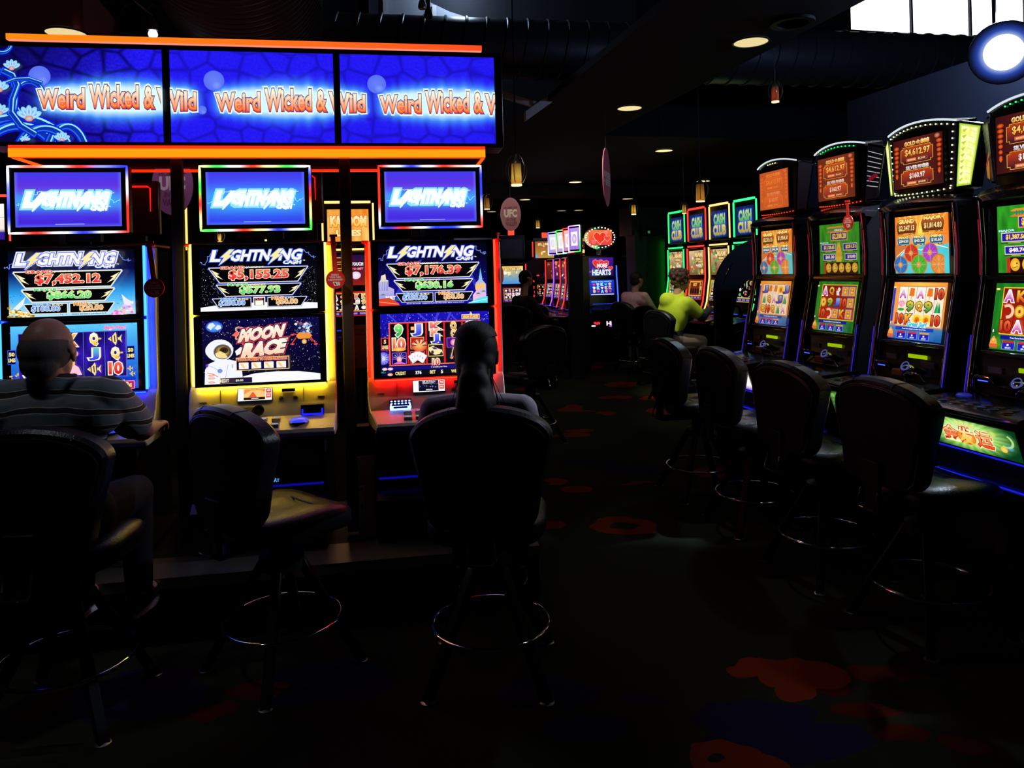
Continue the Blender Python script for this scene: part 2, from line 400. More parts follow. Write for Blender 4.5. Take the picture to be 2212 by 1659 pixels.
def art_topper(v):
    a = Art(160, 88)
    tint = ((104, 44, 226), (72, 60, 245), (104, 44, 226))[v]; low = ((64, 40, 226), (48, 60, 240), (66, 44, 228))[v]
    def f(x, y):
        c = mixc((66, 60, 238), tint, y/26.0) if y < 26 else mixc(tint, low, (y-26)/62.0)
        u = abs(x-80)/80.0; g = exp(-(abs(y-47)/(17 if v != 1 else 25))**2.4)*(1-.25*u**3)
        c = mixc(c, (60, 190, 255), g*.95)
        ed = max(0, 1-min(x, 160-x, 88-y)/6.0); return mixc(c, (120, 150, 255), ed*.5)
    a.grid(80, 44, f)
    for sgn, sx in ((1, 2), (-1, 158)): zig(a, [(sx, 52-8*(sgn < 0)), (sx+sgn*10, 50), (sx+sgn*16, 36)], (150, 240, 255), .9, seed=v+sx)
    lightning_title(a, 17, 34, 122, 20, WHT, (242, 254, 255), (140, 232, 255), oo=.13, bt=0)
    zig(a, [(24, 36), (40, 31), (60, 37), (90, 32), (120, 36), (150, 33)], (205, 250, 255), .9, seed=5+v, amp=2.6)
    zig(a, [(44, 56), (60, 58), (74, 55), (88, 60), (100, 55)], (180, 245, 255), .8, seed=9+v, amp=2.2)
    a.rect(60, 83.6, 104, 84.4, (170, 200, 255))
    return a
def jackpot(a, y0, y1, x0, x1, inset, border, glow):
    P = [(x0, y0), (x1, y0), (x1-inset, y1), (x0+inset, y1)]
    a.line(P, 3.6, glow, closed=True); a.line(P, 2.0, border, closed=True); a.poly(P, (5, 4, 8))
    h = y1-y0
    for m in (0, 1):
        bx = x0+1 if m == 0 else x1-1; sg = 1 if m == 0 else -1
        Q = [(bx+sg*1.5, y0+2), (bx+sg*(inset*.55+5), y0+h*.40), (bx+sg*(inset*.5+2.2), y0+h*.44), (bx+sg*(inset*.8+6), y0+h*.80), (bx+sg*(inset*.8), y0+h*.66), (bx+sg*(inset*.55+.5), y0+h*.60)]
        a.poly(Q, (255, 244, 190))
def art_upper(v):
    a = Art(160, 90)
    if v == 0:
        def f(x, y):
            if y < 28: return mixc((4, 4, 20), (6, 8, 70), y/28)
            if y < 60: return mixc((6, 10, 80), (50, 170, 245), (y-28)/32)
            return mixc((50, 170, 245), (190, 240, 255), (y-60)/32)
        a.grid(8, 36, f)
        R = random.Random(4)
        for k in range(70):
            x = R.uniform(0, 32); y = R.uniform(74+x*.42, 90); a.ell(x, y, R.uniform(1, 3), R.uniform(.8, 2), R.choice([(255, 214, 80), (255, 170, 60), (250, 120, 60), (255, 245, 200), (120, 130, 40)]), n=8)
        for k in range(60):
            x = R.uniform(132, 160); y = R.uniform(90-(x-130)*.7, 90); a.ell(x, y, R.uniform(1, 3), R.uniform(.8, 2), R.choice([(255, 190, 250), (255, 245, 255), (240, 130, 200), (255, 220, 160)]), n=8)
        for k in range(24):
            x, y = R.choice([(R.uniform(3, 24), R.uniform(60, 74)), (R.uniform(134, 152), R.uniform(62, 76)), (R.uniform(30, 130), R.uniform(85, 89))]); a.poly([(x-1.6, y), (x, y-.7), (x+1.2, y), (x+2.2, y-.8), (x+2.2, y+.8), (x+1.2, y), (x, y+.7)], R.choice([(14, 40, 130), (20, 70, 170), (250, 210, 120)]))
        a.poly([(10, 78), (22, 66), (26, 62), (22, 74), (16, 80)], (235, 245, 255)); a.poly([(146, 62), (152, 68), (158, 72), (157, 78), (149, 76)], (240, 240, 255))
    elif v == 1:
        a.rect(0, 0, 160, 90, (3, 3, 12)); a.stars(220, 2, 30, 38, 84, r=(.1, .32), seed=2); a.stars(200, 128, 30, 159, 84, r=(.1, .32), seed=3)
        a.poly([(0, 90), (0, 84.5), (20, 82), (50, 80), (80, 79.3), (110, 79.5), (140, 80.5), (160, 82), (160, 90)], (250, 252, 255))
    else:
        a.grid(2, 10, lambda x, y: mixc((4, 3, 26), (22, 14, 170), (y-14)/70.0)); a.stars(110, 0, 30, 160, 86, r=(.12, .34), seed=6, col=(170, 190, 255))
        for p in ([(18, 80), (60, 24), (64, 24), (30, 84)], [(146, 80), (128, 30), (131, 30), (152, 80)]): a.poly(p, (50, 50, 190))
        a.poly([(0, 56), (3, 52), (4, 46), (10, 44), (11, 52), (14, 53), (14, 62), (22, 66), (22, 90), (0, 90)], ((255, 236, 190), (120, 130, 255), 44, 90))
        for k in range(6): a.line([(1+2.4*k, 55), (1+2.4*k, 68)], .8, (90, 110, 240))
        a.text('M&T', 10, 76, 24, 81, (255, 255, 255), off=.05)
        a.poly([(0, 80), (14, 78), (28, 86), (30, 90), (0, 90)], (240, 60, 40)); a.line([(0, 84), (28, 88)], .9, (255, 180, 120))
        a.poly([(147, 56), (149, 46), (150, 38), (151.5, 46), (153, 56), (158, 62), (158, 90), (138, 90), (138, 78), (143, 72), (143, 60)], ((90, 200, 255), (255, 190, 230), 44, 74))
        a.poly([(142, 62), (156, 60), (157, 68), (142, 70)], (255, 200, 120)); a.poly([(130, 90), (148, 82), (160, 80), (160, 90)], (80, 235, 250)); a.line([(132, 89), (160, 84)], .8, WHT)
        for x, y in ((6, 74), (12, 82), (134, 84), (146, 76), (154, 73), (26, 82)):
            for k in range(7):
                an = pi+pi*k/6; a.line([(x, y), (x+3*cos(an), y+2.4*sin(an)+.6)], .6, (40, 130, 50))
    bl = ((90, 110, 255), (60, 110, 255), (80, 100, 255))[v]
    for sgn, sx in ((1, 1), (-1, 159)): zig(a, [(sx, 22-6*(sgn < 0)), (sx+sgn*6, 24-8*(sgn < 0)), (sx+sgn*15, 8), (sx+sgn*24, 4)], (120, 150, 255), .7, seed=v*3+sx, amp=2.2)
    lightning_title(a, 17, 5.2, 122, 14.5, (255, 252, 235), bl, (235, 240, 255) if v == 0 else None)
    bd, gl = (255, 248, 205), ((200, 225, 255) if v == 0 else (70, 90, 255))
    vals = (('$7,452.12', '$866.20', '$100.00', '$20.00'), ('$5,155.25', '$577.93', '$250.00', '$50.00'), ('$7,176.39', '$630.16', '$250.00', '$50.00'))[v]
    jackpot(a, 30, 50, 13, 147, 14, bd, gl); jackpot(a, 54, 69, 23, 137, 12, bd, gl)
    a.text(vals[0], 40, 33.5, 120, 46.5, ((255, 120, 90), (235, 30, 50), 33, 47), off=.04, out=(255, 246, 205), oo=.08)
    a.text(vals[1], 54, 56.3, 108, 66.8, ((190, 250, 130), (60, 215, 110), 56, 67), off=.04, out=(255, 250, 215), oo=.08)
    gap = (2, 12, 2)[v]; ye = (73, 85)
    xa, xb = 25 - 8*(v == 1), 137+8*(v == 1)
    for (p, q, i0, i1) in ((xa, 80-gap, 8, 0), (80+gap, xb, 0, 8)):
        P = [(p, ye[0]), (q, ye[0]), (q-i1, ye[1]), (p+i0, ye[1])]
        a.line(P, 2.6, gl, closed=True); a.line(P, 1.4, bd, closed=True); a.poly(P, (5, 4, 8))
    for (t, j, p, q, r_, y, c) in (('GRAND', 'JACKPOT', 28, 61, 87, 27.4, (255, 60, 50)), ('MAJOR', 'JACKPOT', 38, 66, 89, 51.8, (80, 220, 110)), ('MINOR', 'BONUS', xa+11, xa+33, xa+48, 71.6, (80, 170, 255)), ('MINI', 'BONUS', 85+gap, 101+gap, 116+gap, 71.6, (255, 150, 50))):
        a.text(t, p, y, q, y+4.0, c, off=.04, out=(255, 244, 210), oo=.09, sp=1.15); a.text(j, q+2, y+.6, r_, y+3.6, (255, 246, 205), off=.02)
    a.text(vals[2], (xa+80-gap)/2-17, 75.6, (xa+80-gap)/2+18, 83.3, (120, 170, 255), off=.02, out=(235, 244, 255), oo=.07)
    a.text(vals[3], (80+gap+xb)/2-15, 75.6, (80+gap+xb)/2+14, 83.3, (255, 165, 70), off=.02, out=(255, 244, 220), oo=.07)
    if v == 1:
        a.frame(72, 71.5, 88, 84.5, 1.2, WHT, (20, 14, 40)); a.text('PLAY', 75, 73, 85, 75.5, (255, 120, 90), off=.03); a.rect(74.5, 76.5, 85.5, 83, (255, 252, 235))
    if v == 0: a.text('WIN EVERY JACKPOT', 84, 86.6, 128, 88.2, (20, 60, 160), off=.03)
    if v == 2: a.text('MUST BE WON  CREDITS PLAYED PER LINE  MAX WINS APPLY', 40, 87, 124, 88.2, WHT, off=.02)
    return a
def fish(a, x, y, s, fl=1):
    a.poly([(x-fl*s*.95, y), (x-fl*s*.2, y-s*.55), (x+fl*s*.1, y-s*.95), (x+fl*s*.3, y-s*.3), (x+fl*s*.55, y-s*.12), (x+fl*s*.95, y-s*.6), (x+fl*s*.8, y), (x+fl*s*.95, y+s*.6), (x+fl*s*.55, y+s*.12), (x+fl*s*.3, y+s*.3), (x+fl*s*.1, y+s*.95), (x-fl*s*.2, y+s*.55)], (255, 226, 150))
    for q in (-.45, -.05, .3): a.line([(x+fl*s*q, y-s*.42), (x+fl*s*(q+.06), y+s*.42)], s*.14, (26, 20, 60))
    a.ell(x-fl*s*.62, y-s*.05, s*.07, s*.07, (10, 10, 20), n=8)
def sym(a, t, x, y, h, c0, c1, out=(255, 250, 225), w=None):
    w = w or h*.62*len(t)**.8
    a.text(t, x-w/2, y-h/2, x+w/2, y+h/2, (c0, c1, y-h/2, y+h/2), off=.05, out=out, oo=.11)
def crown(a, x, y, s):
    a.poly([(x-s, y+s*.6), (x-s, y-s*.5), (x-s*.4, y), (x, y-s*.8), (x+s*.4, y), (x+s, y-s*.5), (x+s, y+s*.6)], (255, 214, 90))
def art_low0():
    a = Art(160, 88)
    a.grid(16, 12, lambda x, y: mixc((95, 205, 255), (20, 90, 215), y/70.0))
    R = random.Random(8)
    for k in range(60): a.ell(R.uniform(0, 160), R.uniform(0, 14), R.uniform(.3, 1.4), R.uniform(.3, .6), R.choice([(150, 225, 255), (60, 160, 235)]), n=6)
    for k in range(26): a.ell(R.uniform(0, 12), R.uniform(62, 82), R.uniform(1, 3), R.uniform(1, 2.2), R.choice([(240, 110, 70), (60, 160, 60), (255, 190, 90), (40, 60, 200), (255, 240, 220)]), n=8)
    a.text('Magic Pearl', 120, 3, 147, 8.5, (255, 120, 190), off=.04, shear=.2, out=(250, 200, 235), oo=.09)
    a.frame(12, 9.5, 148.5, 70.5, .8, (90, 100, 220), (10, 8, 60))
    for i in range(5):
        x0 = 13.4+i*27.0; a.grid(3, 12, lambda x, y: mixc((16, 10, 90), (60, 26, 200), exp(-((y-(12+58*((x*.07) % 1)))/16)**2)), x0, 10.6, x0+25.6, 69.6)
        a.line([(x0+25.9, 10.6), (x0+25.9, 69.6)], .5, (120, 130, 240))
    for c, r, t in ((0, 0, 'A'), (0, 1, '10'), (0, 2, 'J'), (1, 0, 'Q'), (1, 2, '9'), (2, 0, 'K'), (3, 0, 'Q'), (3, 1, 'J'), (4, 1, 'Q'), (4, 2, '10')):
        x, y = 26+c*27, 20+r*19.6
        cc = {'Q': ((255, 255, 230), (255, 205, 40)), 'J': ((90, 210, 220), (70, 60, 230)), '10': ((255, 110, 80), (210, 20, 50)), 'K': ((255, 190, 90), (240, 70, 40)), 'A': ((255, 130, 220), (190, 40, 190)), '9': ((120, 240, 150), (30, 160, 90))}[t]
        sym(a, t, x, y, 14.5, *cc)
        if t == 'Q': crown(a, x+7.5, y-1, 2.0)
    for c, r in ((4, 0), (3, 2), (1, 1)): fish(a, 26+c*27, 20+r*19.6, 9.4, 1)
    a.ell(80, 38, 8, 5, (255, 240, 255), (220, 120, 240)); a.poly([(68, 66), (72, 54), (80, 50), (88, 56), (92, 66)], (255, 200, 220)); a.ell(80, 50, 3.6, 4, (255, 190, 120))
    for x0 in (0.5, 149): 
        a.frame(x0, 30, x0+10.5, 49, .8, (60, 90, 255), (10, 8, 70)); a.text('50', x0+2, 33.5, x0+8.5, 38, (255, 240, 140), off=.05); a.text('LINES', x0+1, 41, x0+9.6, 45.5, (255, 240, 140), off=.05)
    for x, y in ((153, 60), (156, 67)): fish(a, x, y, 4, 1)
    a.rect(0, 71, 160, 78, (26, 60, 190)); a.text('credits per line', 70, 73.5, 92, 75.5, WHT, off=.02); a.text('Stars feature x Games Ace', 114, 74, 146, 76, WHT, off=.02)
    for x in (104, 110): a.poly([(x-3, 74.5), (x, 73), (x+2, 74), (x+3, 73), (x+3, 76), (x+2, 75), (x, 76)], (10, 30, 110))
    a.rect(0, 79, 142, 85.5, (5, 4, 14))
    for t, p, q, y0 in (('CREDIT', 30, 48, 80), ('BET', 68, 75, 80), ('50', 81, 87, 80), ('WIN', 97, 106, 80), ('0', 122, 125, 80)): a.text(t, p, y0, q, y0+4.6, (255, 240, 170) if t.isalpha() else WHT, off=.03)
    a.frame(143, 76, 159, 87, 1, (255, 150, 210), (190, 20, 110)); a.text('2c', 148, 78, 155, 84, (255, 236, 120), off=.05)
    return a
def art_low1():
    a = Art(160, 88)
    a.grid(1, 8, lambda x, y: mixc((12, 8, 66), (6, 5, 34), y/80.0)); a.stars(520, 0, 0, 160, 74, r=(.12, .42), seed=12)
    a.ell(16.5, 9.5, 11.4, 7.6, (120, 190, 255), (40, 90, 225)); a.poly([(7, 10), (10, 5), (15, 4), (18, 8), (14, 11), (12, 14)], (225, 240, 255)); a.poly([(17, 12), (21, 7), (25, 8), (26, 12), (21, 14)], (225, 240, 255))
    a.poly([(54, 88), (54, 79), (70, 75.5), (100, 74), (130, 75), (160, 79.5), (160, 84), (160, 88)], (252, 253, 255))
    # astronaut
    wh, sh = (246, 248, 255), (176, 190, 232)
    a.poly([(2, 88), (3, 68), (8, 60), (20, 55), (36, 55), (46, 58), (52, 66), (54, 88)], wh); a.ell(23, 42, 18.5, 15, wh); a.ell(8, 42, 4, 7, wh)
    for P, c in (([(8, 62), (16, 66), (22, 70)], sh), ([(34, 62), (32, 72), (30, 80)], sh), ([(6, 72), (14, 74), (20, 78)], (230, 80, 80))): a.line(P, .8, c)
    a.ell(27, 44, 12.2, 10.4, (120, 130, 170)); a.ell(27, 44, 11, 9.3, (255, 214, 120), (60, 36, 12)); a.ell(29, 42, 6, 4.4, (30, 20, 14), (70, 46, 20)); a.poly([(17, 46), (24, 43), (30, 46), (34, 52), (26, 53), (19, 51)], (255, 222, 150))
    a.ell(6, 62, 1.8, 2.2, (110, 60, 200)); a.ell(23, 70, 3.4, 3, (120, 150, 230)); a.ell(40, 64, 1, 3, sh)
    # word mark with rings and rocket
    for rx, ry, ro in ((14, 5.2, .55), (14, 5.2, -.5)):
        P = [(58+rx*cos(t)*cos(ro)-ry*sin(t)*sin(ro), 20+rx*cos(t)*sin(ro)+ry*sin(t)*cos(ro)) for t in [2*pi*k/28 for k in range(28)]]
        a.line(P, 1.9, (255, 236, 220), closed=True); a.line(P, 1.0, (225, 50, 50), closed=True)
    a.line(arc(66, 28, 13, 13, 90, 200), 1.8, (235, 90, 80)); a.poly([(40, 22), (46, 17), (50, 20), (46, 24)], (255, 110, 90)); a.poly([(44, 44), (52, 38), (55, 41), (60, 40), (57, 44), (60, 47), (52, 47), (46, 50)], WHT)
    wp = lambda x, y: (x, y-(x-78)*.10)
    for t, p, q, y0, y1, c0, c1 in (('MOON', 52, 110, 13, 28, (255, 250, 235), (255, 216, 190)), ('RACE', 56, 112, 33, 50, (255, 250, 235), (255, 210, 180))):
        a.text(t, p, y0, q, y1, None, shear=.35, warp=wp, out2=(200, 60, 70), oo2=.16, out=(40, 16, 60), oo=.115); a.text(t, p, y0, q, y1, (c0, c1, y0, y1), off=.075, shear=.35, warp=wp)
    a.text('TM', 112, 29, 116, 31, (255, 90, 80), off=.04)
    # lander
    for p, q in (((128, 28), (122, 36)), ((130, 24), (124, 23)), ((146, 26), (154, 36)), ((144, 26), (150, 34))): a.line([p, q], 1.2, (225, 70, 60))
    for x, y in ((122.5, 37), (155, 38), (123, 24)): a.ell(x, y, 3, 1.4, (255, 110, 100), (190, 40, 50))
    a.poly([(128, 26), (132, 21), (146, 21), (150, 26), (146, 30), (131, 30)], (240, 150, 60)); a.ell(139, 34, 3.4, 3.4, (255, 240, 170), (220, 150, 60))
    R = random.Random(3)
    for k in range(34): a.poly([(x_, y_) for x_, y_ in [(lambda cx, cy: [(cx-2.6, cy), (cx, cy-2), (cx+2.4, cy-.4), (cx+.6, cy+2)])(R.uniform(128, 149), R.uniform(8, 21))][0]], R.choice([(240, 246, 255), (205, 215, 240), (150, 170, 235), (60, 70, 120)]))
    a.ell(149, 16, 2.4, 2.6, (20, 20, 40)); a.line([(129, 6), (136, 10), (144, 7)], .7, (220, 90, 60))
    # selection box
    a.frame(45.5, 52.5, 118, 70.5, 1.0, (255, 214, 130), (14, 12, 78)); a.text('TOUCH SCREEN TO MAKE SELECTION', 47.5, 54.2, 115, 57.2, (255, 90, 50), off=.05, out=(255, 220, 170), oo=.10)
    for k in range(4): x = 49.5+k*17; a.rect(x, 59.8, x+13, 68.2, (255, 250, 235)); a.poly([(x+1, 60.5), (x+5, 60.5), (x+9, 67.4), (x+6, 67.4)], (255, 206, 150)); a.rect(x+.5, 59.2, x+12.5, 60, (255, 190, 120))
    a.rect(24, 79.6, 67, 87, (30, 22, 60)); a.rect(26, 80.6, 44, 86, (60, 40, 60)); a.text('CREDIT', 21, 80.8, 36, 85.2, (255, 240, 200), off=.04); a.text('$0.00', 45, 82, 55, 85, (255, 240, 210), off=.03)
    for y in (75, 79, 84.5): a.ell(13, y, 4.6, 1.5, (255, 214, 190), (235, 160, 130))
    return a
def art_low2():
    a = Art(160, 88)
    a.grid(1, 8, lambda x, y: mixc((26, 18, 190), (8, 6, 70), y/80.0)); a.stars(110, 0, 0, 160, 14, r=(.15, .5), seed=14, col=(190, 205, 255)); a.stars(60, 0, 10, 13, 70, r=(.15, .5), seed=15, col=(190, 205, 255)); a.stars(60, 148, 10, 160, 80, r=(.15, .5), seed=16, col=(190, 205, 255))
    for x in (22, 34, 66, 78, 96, 110): a.poly([(x, 12), (x+3, 12), (x+9-18*((x//12) % 2), 0), (x+5-18*((x//12) % 2), 0)], (70, 60, 220))
    a.frame(119, 4, 146, 11, .8, (255, 240, 200), (190, 110, 60)); a.text('HIGH STAKES', 121.5, 5.6, 143.5, 9.4, (255, 225, 150), off=.05)
    a.poly([(131, 4), (133, 0), (135, 4)], (255, 230, 150))
    a.frame(12, 12.5, 147, 74, 1.2, (255, 120, 90), (220, 30, 40))
    for i in range(5): a.rect(14.2+26.6*i, 14.4, 38.2+26.6*i, 72.4, (6, 4, 14))
    X = [26.2+26.6*i for i in range(5)]
    sym(a, '9', X[0], 24, 15, (160, 250, 130), (30, 170, 80)); sym(a, 'J', X[1], 24, 15, (130, 150, 255), (60, 60, 230)); a.frame(X[1]-9, 19, X[1]-4, 24, .4, (255, 140, 60), (255, 200, 120))
    sym(a, '10', X[0], 43, 15, (255, 170, 120), (220, 30, 60)); a.ell(X[0], 50.5, 10, 3, (255, 226, 140), (240, 150, 40))
    a.frame(X[0]-10.5, 55, X[0]+10.5, 71.5, .8, (190, 110, 255), (20, 10, 90))
    for k in range(9): an = -pi*k/8; a.line([(X[0], 64), (X[0]+9*cos(an), 64+8*sin(an))], 1, R_(k, ((90, 200, 255), (255, 90, 170), (120, 110, 255))))
    a.ell(X[0], 65, 3.6, 4.4, (255, 230, 220), (255, 150, 160)); a.poly([(X[0]-9, 71), (X[0], 67), (X[0]+9, 71)], (240, 110, 200))
    a.frame(X[1]-10, 34, X[1]+10, 51, .8, (255, 190, 130), (190, 30, 30)); a.ell(X[1]+3, 46, 11, 9, (255, 200, 120), (225, 80, 40))
    for k in range(9): an = pi+pi*k/8; a.line([(X[1]+3+5*cos(an), 46+4*sin(an)), (X[1]+3+10.5*cos(an), 46+8.5*sin(an))], 1.1, R_(k, ((30, 16, 20), (250, 240, 230))))
    a.frame(X[1]-10.5, 54, X[1]+10.5, 71.5, .6, (255, 120, 90), (60, 8, 14))
    def cards(cx, cy, s):
        for k in range(5):
            an = radians(-32+16*k); d = Vector((cos(an-pi/2), sin(an-pi/2), 0)); e = Vector((cos(an), sin(an), 0)); c = Vector((cx, cy, 0))+d*s*.9+e*(k-2)*s*.25
            P = [c+d*s*.75-e*s*.48, c+d*s*.75+e*s*.48, c-d*s*.75+e*s*.48, c-d*s*.75-e*s*.48]; a.line([(p.x, p.y) for p in P], .5, (220, 170, 200), closed=True); a.poly([(p.x, p.y) for p in P], (252, 250, 255))
            a.ell(c.x, c.y, s*.13, s*.13, (235, 90, 150), n=8)
    cards(X[1], 68, 8); cards(X[4], 24, 7)
    sym(a, 'K', X[2], 19, 10, (255, 150, 80), (200, 50, 160), w=14); sym(a, 'K', X[2], 28, 9, (255, 200, 150), (230, 90, 110), w=12); sym(a, 'J', X[2], 37, 12, (110, 130, 255), (60, 50, 220)); a.rect(X[2]+5, 40, X[2]+9, 52, (50, 40, 210))
    a.frame(X[2]-11, 45, X[2]+11, 62, .8, (255, 230, 110), (30, 14, 30)); a.poly([(X[2]-10, 49), (X[2]-4, 47), (X[2]+3, 51), (X[2]+9, 53), (X[2]+10, 58), (X[2]-1, 60), (X[2]-7, 57), (X[2]-10, 53)], (255, 232, 180)); a.ell(X[2]-5, 56, 2, 2.6, (60, 40, 60)); a.ell(X[2]+8, 58, 1.6, 2, (60, 40, 60)); a.poly([(X[2]-6, 49), (X[2]-1, 49), (X[2]+3, 52), (X[2]-3, 52)], (60, 60, 110))
    sym(a, '10', X[2], 70, 9, (255, 190, 140), (220, 40, 60))
    sym(a, 'Q', X[3], 20, 12, (255, 214, 110), (240, 130, 40)); sym(a, 'Q', X[3], 31, 11, (255, 214, 110), (240, 130, 40)); a.frame(X[3]-10.5, 36, X[3]+10.5, 50, .8, (190, 110, 255), (60, 20, 110)); a.ell(X[3], 43, 5, 5, (255, 220, 220), (240, 90, 190)); sym(a, 'A', X[3], 58, 12, (255, 90, 90), (190, 20, 90))
    a.frame(0.6, 33, 12, 50.5, 1, (250, 60, 50), (20, 4, 10)); a.text('5', 4.8, 36, 7.6, 41, (255, 225, 160), off=.05); a.text('LINES', 2, 44, 10.6, 48.4, (255, 225, 160), off=.05)
    a.ell(3, 62, 9, 9, (235, 235, 255), (90, 80, 230))
    for k in range(7): an = -pi/2+pi*k/6; a.line([(3+4*cos(an), 62+4*sin(an)), (3+9*cos(an), 62+9*sin(an))], .9, (80, 60, 210))
    a.rect(0, 74.6, 160, 79.5, (16, 12, 120)); a.text('1 credit per line', 72, 75.6, 95, 78.2, (255, 244, 200), off=.02)
    a.rect(16, 80.5, 150, 86.8, (5, 4, 14))
    for t, p, q in (('CREDIT', 20, 35), ('376', 49, 57.5), ('BET', 70, 78), ('5', 86, 89), ('WIN', 101, 112)): a.text(t, p, 81.6, q, 86, (255, 240, 150) if t.isalpha() else WHT, off=.03)
    for x, y, c in ((5, 77, (255, 190, 160)), (13, 77, (230, 200, 255)), (12.5, 85, (255, 150, 120))): a.ell(x, y, 3.8, 2, (255, 240, 225), c)
    for k in range(5): a.line([(1, 82), (1+5*cos(k), 82-3*abs(sin(k)))], .7, (60, 170, 60))
    return a
def R_(k, seq): return seq[k % len(seq)]
# ---- right-hand machines
def art_goldtop(wash):
    """fortune topper; wash mixes in an orange tint, stronger on some panels"""
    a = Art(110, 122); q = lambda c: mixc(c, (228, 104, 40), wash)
    a.grid(12, 12, lambda x, y: q(mixc((92, 28, 22), (50, 12, 18), abs(x-55)/55.0)))
    for sx in (8, 103):
        for k, y in enumerate((20, 31, 42, 53, 64, 76, 88)): a.ell(sx, y, 6.2-.5*k, 5, q((255, 110, 30)), q((140, 36, 20)), n=14)
        a.poly([(sx-3, 92), (sx, 87), (sx+3, 92), (sx, 98)], q((240, 90, 30)))
    a.ell(100, 8, 6, 6, q((230, 150, 110)), q((120, 50, 30)))
    def plaque(y0, y1):
        c = 5
        P = [(20+c, y0), (90-c, y0), (90-c, y0+c), (90, y0+c), (90, y1-c), (90-c, y1-c), (90-c, y1), (20+c, y1), (20+c, y1-c), (20, y1-c), (20, y0+c), (20+c, y0+c)]
        a.line(P, 3.2, q((70, 20, 10)), closed=True); a.line(P, 1.7, q((250, 200, 70)), closed=True); a.poly(P, (q((190, 60, 20)), q((60, 16, 40)), y0, y1))
    plaque(22, 62); plaque(80, 116)
    gold = (q((255, 250, 190)), q((235, 150, 40)), 8, 19); sil = (q((255, 255, 255)), q((190, 185, 190)), 68, 78)
    a.text('GOLD', 29, 9, 53, 18.5, gold, off=.06, out=q((90, 30, 10)), oo=.13); a.text('金', 55, 8, 65, 19, gold, off=.03, out=q((90, 30, 10)), oo=.08); a.text('888', 66, 8.5, 84, 18.5, gold, off=.06, out=q((90, 30, 10)), oo=.13)
    a.text('$4,612.97', 30, 28, 85, 45, (q((255, 240, 140)), q((240, 150, 40)), 28, 45), off=.03, out=q((80, 24, 8)), oo=.09)
    a.text('SILVER', 32, 69, 57, 77.5, sil, off=.05, out=q((80, 30, 30)), oo=.12); a.text('銀', 58, 68.5, 68, 78, sil, off=.03); a.text('88', 69, 68.5, 82, 77.5, sil, off=.05, out=q((80, 30, 30)), oo=.12)
    a.text('$160.97', 40, 87, 74, 101, q((255, 236, 225)), off=.03, out=q((90, 30, 20)), oo=.09)
    for y, t in ((50, '$5,000'), (107, '$200')):
        a.frame(34, y, 80, y+8, .6, q((210, 130, 60)), q((90, 26, 16))); a.rect(35, y+1, 56, y+7, q((235, 120, 70))); a.text('MIN BETTING', 37, y+2.6, 54, y+5.4, q((255, 226, 180)), off=.03); a.text(t, 60, y+2, 76, y+6, q((255, 236, 200)), off=.03)
    return a
def jbox(a, x0, y0, x1, y1, col, bd, t, label=None, dots=True, tc=(255, 232, 150)):
    c = (x1-x0)*.07; P = [(x0+c, y0), (x1-c, y0), (x1, y0+c*2), (x1-c, y1), (x0+c, y1), (x0, y0+c*2)]
    a.line(P, 1.5, bd, closed=True); a.poly(P, (mixc(col, WHT, .12), mixc(col, (0, 0, 0), .45), y0, y1))
    h = y1-y0; a.text(t, x0+(x1-x0)*.14, y0+h*.36, x1-(x1-x0)*.12, y1-h*.18, tc, off=.03, out=(90, 30, 10), oo=.08)
    if label: a.text(label, x0+(x1-x0)*.14, y0-h*.16, x1-(x1-x0)*.14, y0+h*.16, (255, 225, 120), off=.07, out=(110, 50, 20), oo=.15)
    if dots: a.line([(x0+c, y1+1.4), (x1-c, y1+1.4)], 1.3, (60, 30, 30)); a.line([(x0+(x1-x0)*.35, y1+1.4), (x0+(x1-x0)*.6, y1+1.4)], 1.1, (240, 170, 90)); a.ell(x1-(x1-x0)*.22, y1+1.4, 1.2, 1.2, (255, 200, 120), n=8)
def wheel(a, cx, cy, r, col):
    a.ell(cx, cy, r*1.13, r*1.13, (250, 190, 80), (205, 120, 30)); a.ell(cx, cy, r, r, mixc(col, WHT, .15), col, n=28)
    for k in range(12): an = 2*pi*k/12; a.line([(cx+r*.35*cos(an), cy+r*.35*sin(an)), (cx+r*.96*cos(an), cy+r*.96*sin(an))], .55, mixc(col, (255, 230, 180), .7) if k % 3 == 0 else mixc(col, (0, 0, 0), .35))
    a.ell(cx, cy, r*.34, r*.34, (250, 205, 110), (220, 130, 50)); a.ell(cx, cy, r*.15, r*.15, (255, 240, 200), (200, 90, 40), n=10)
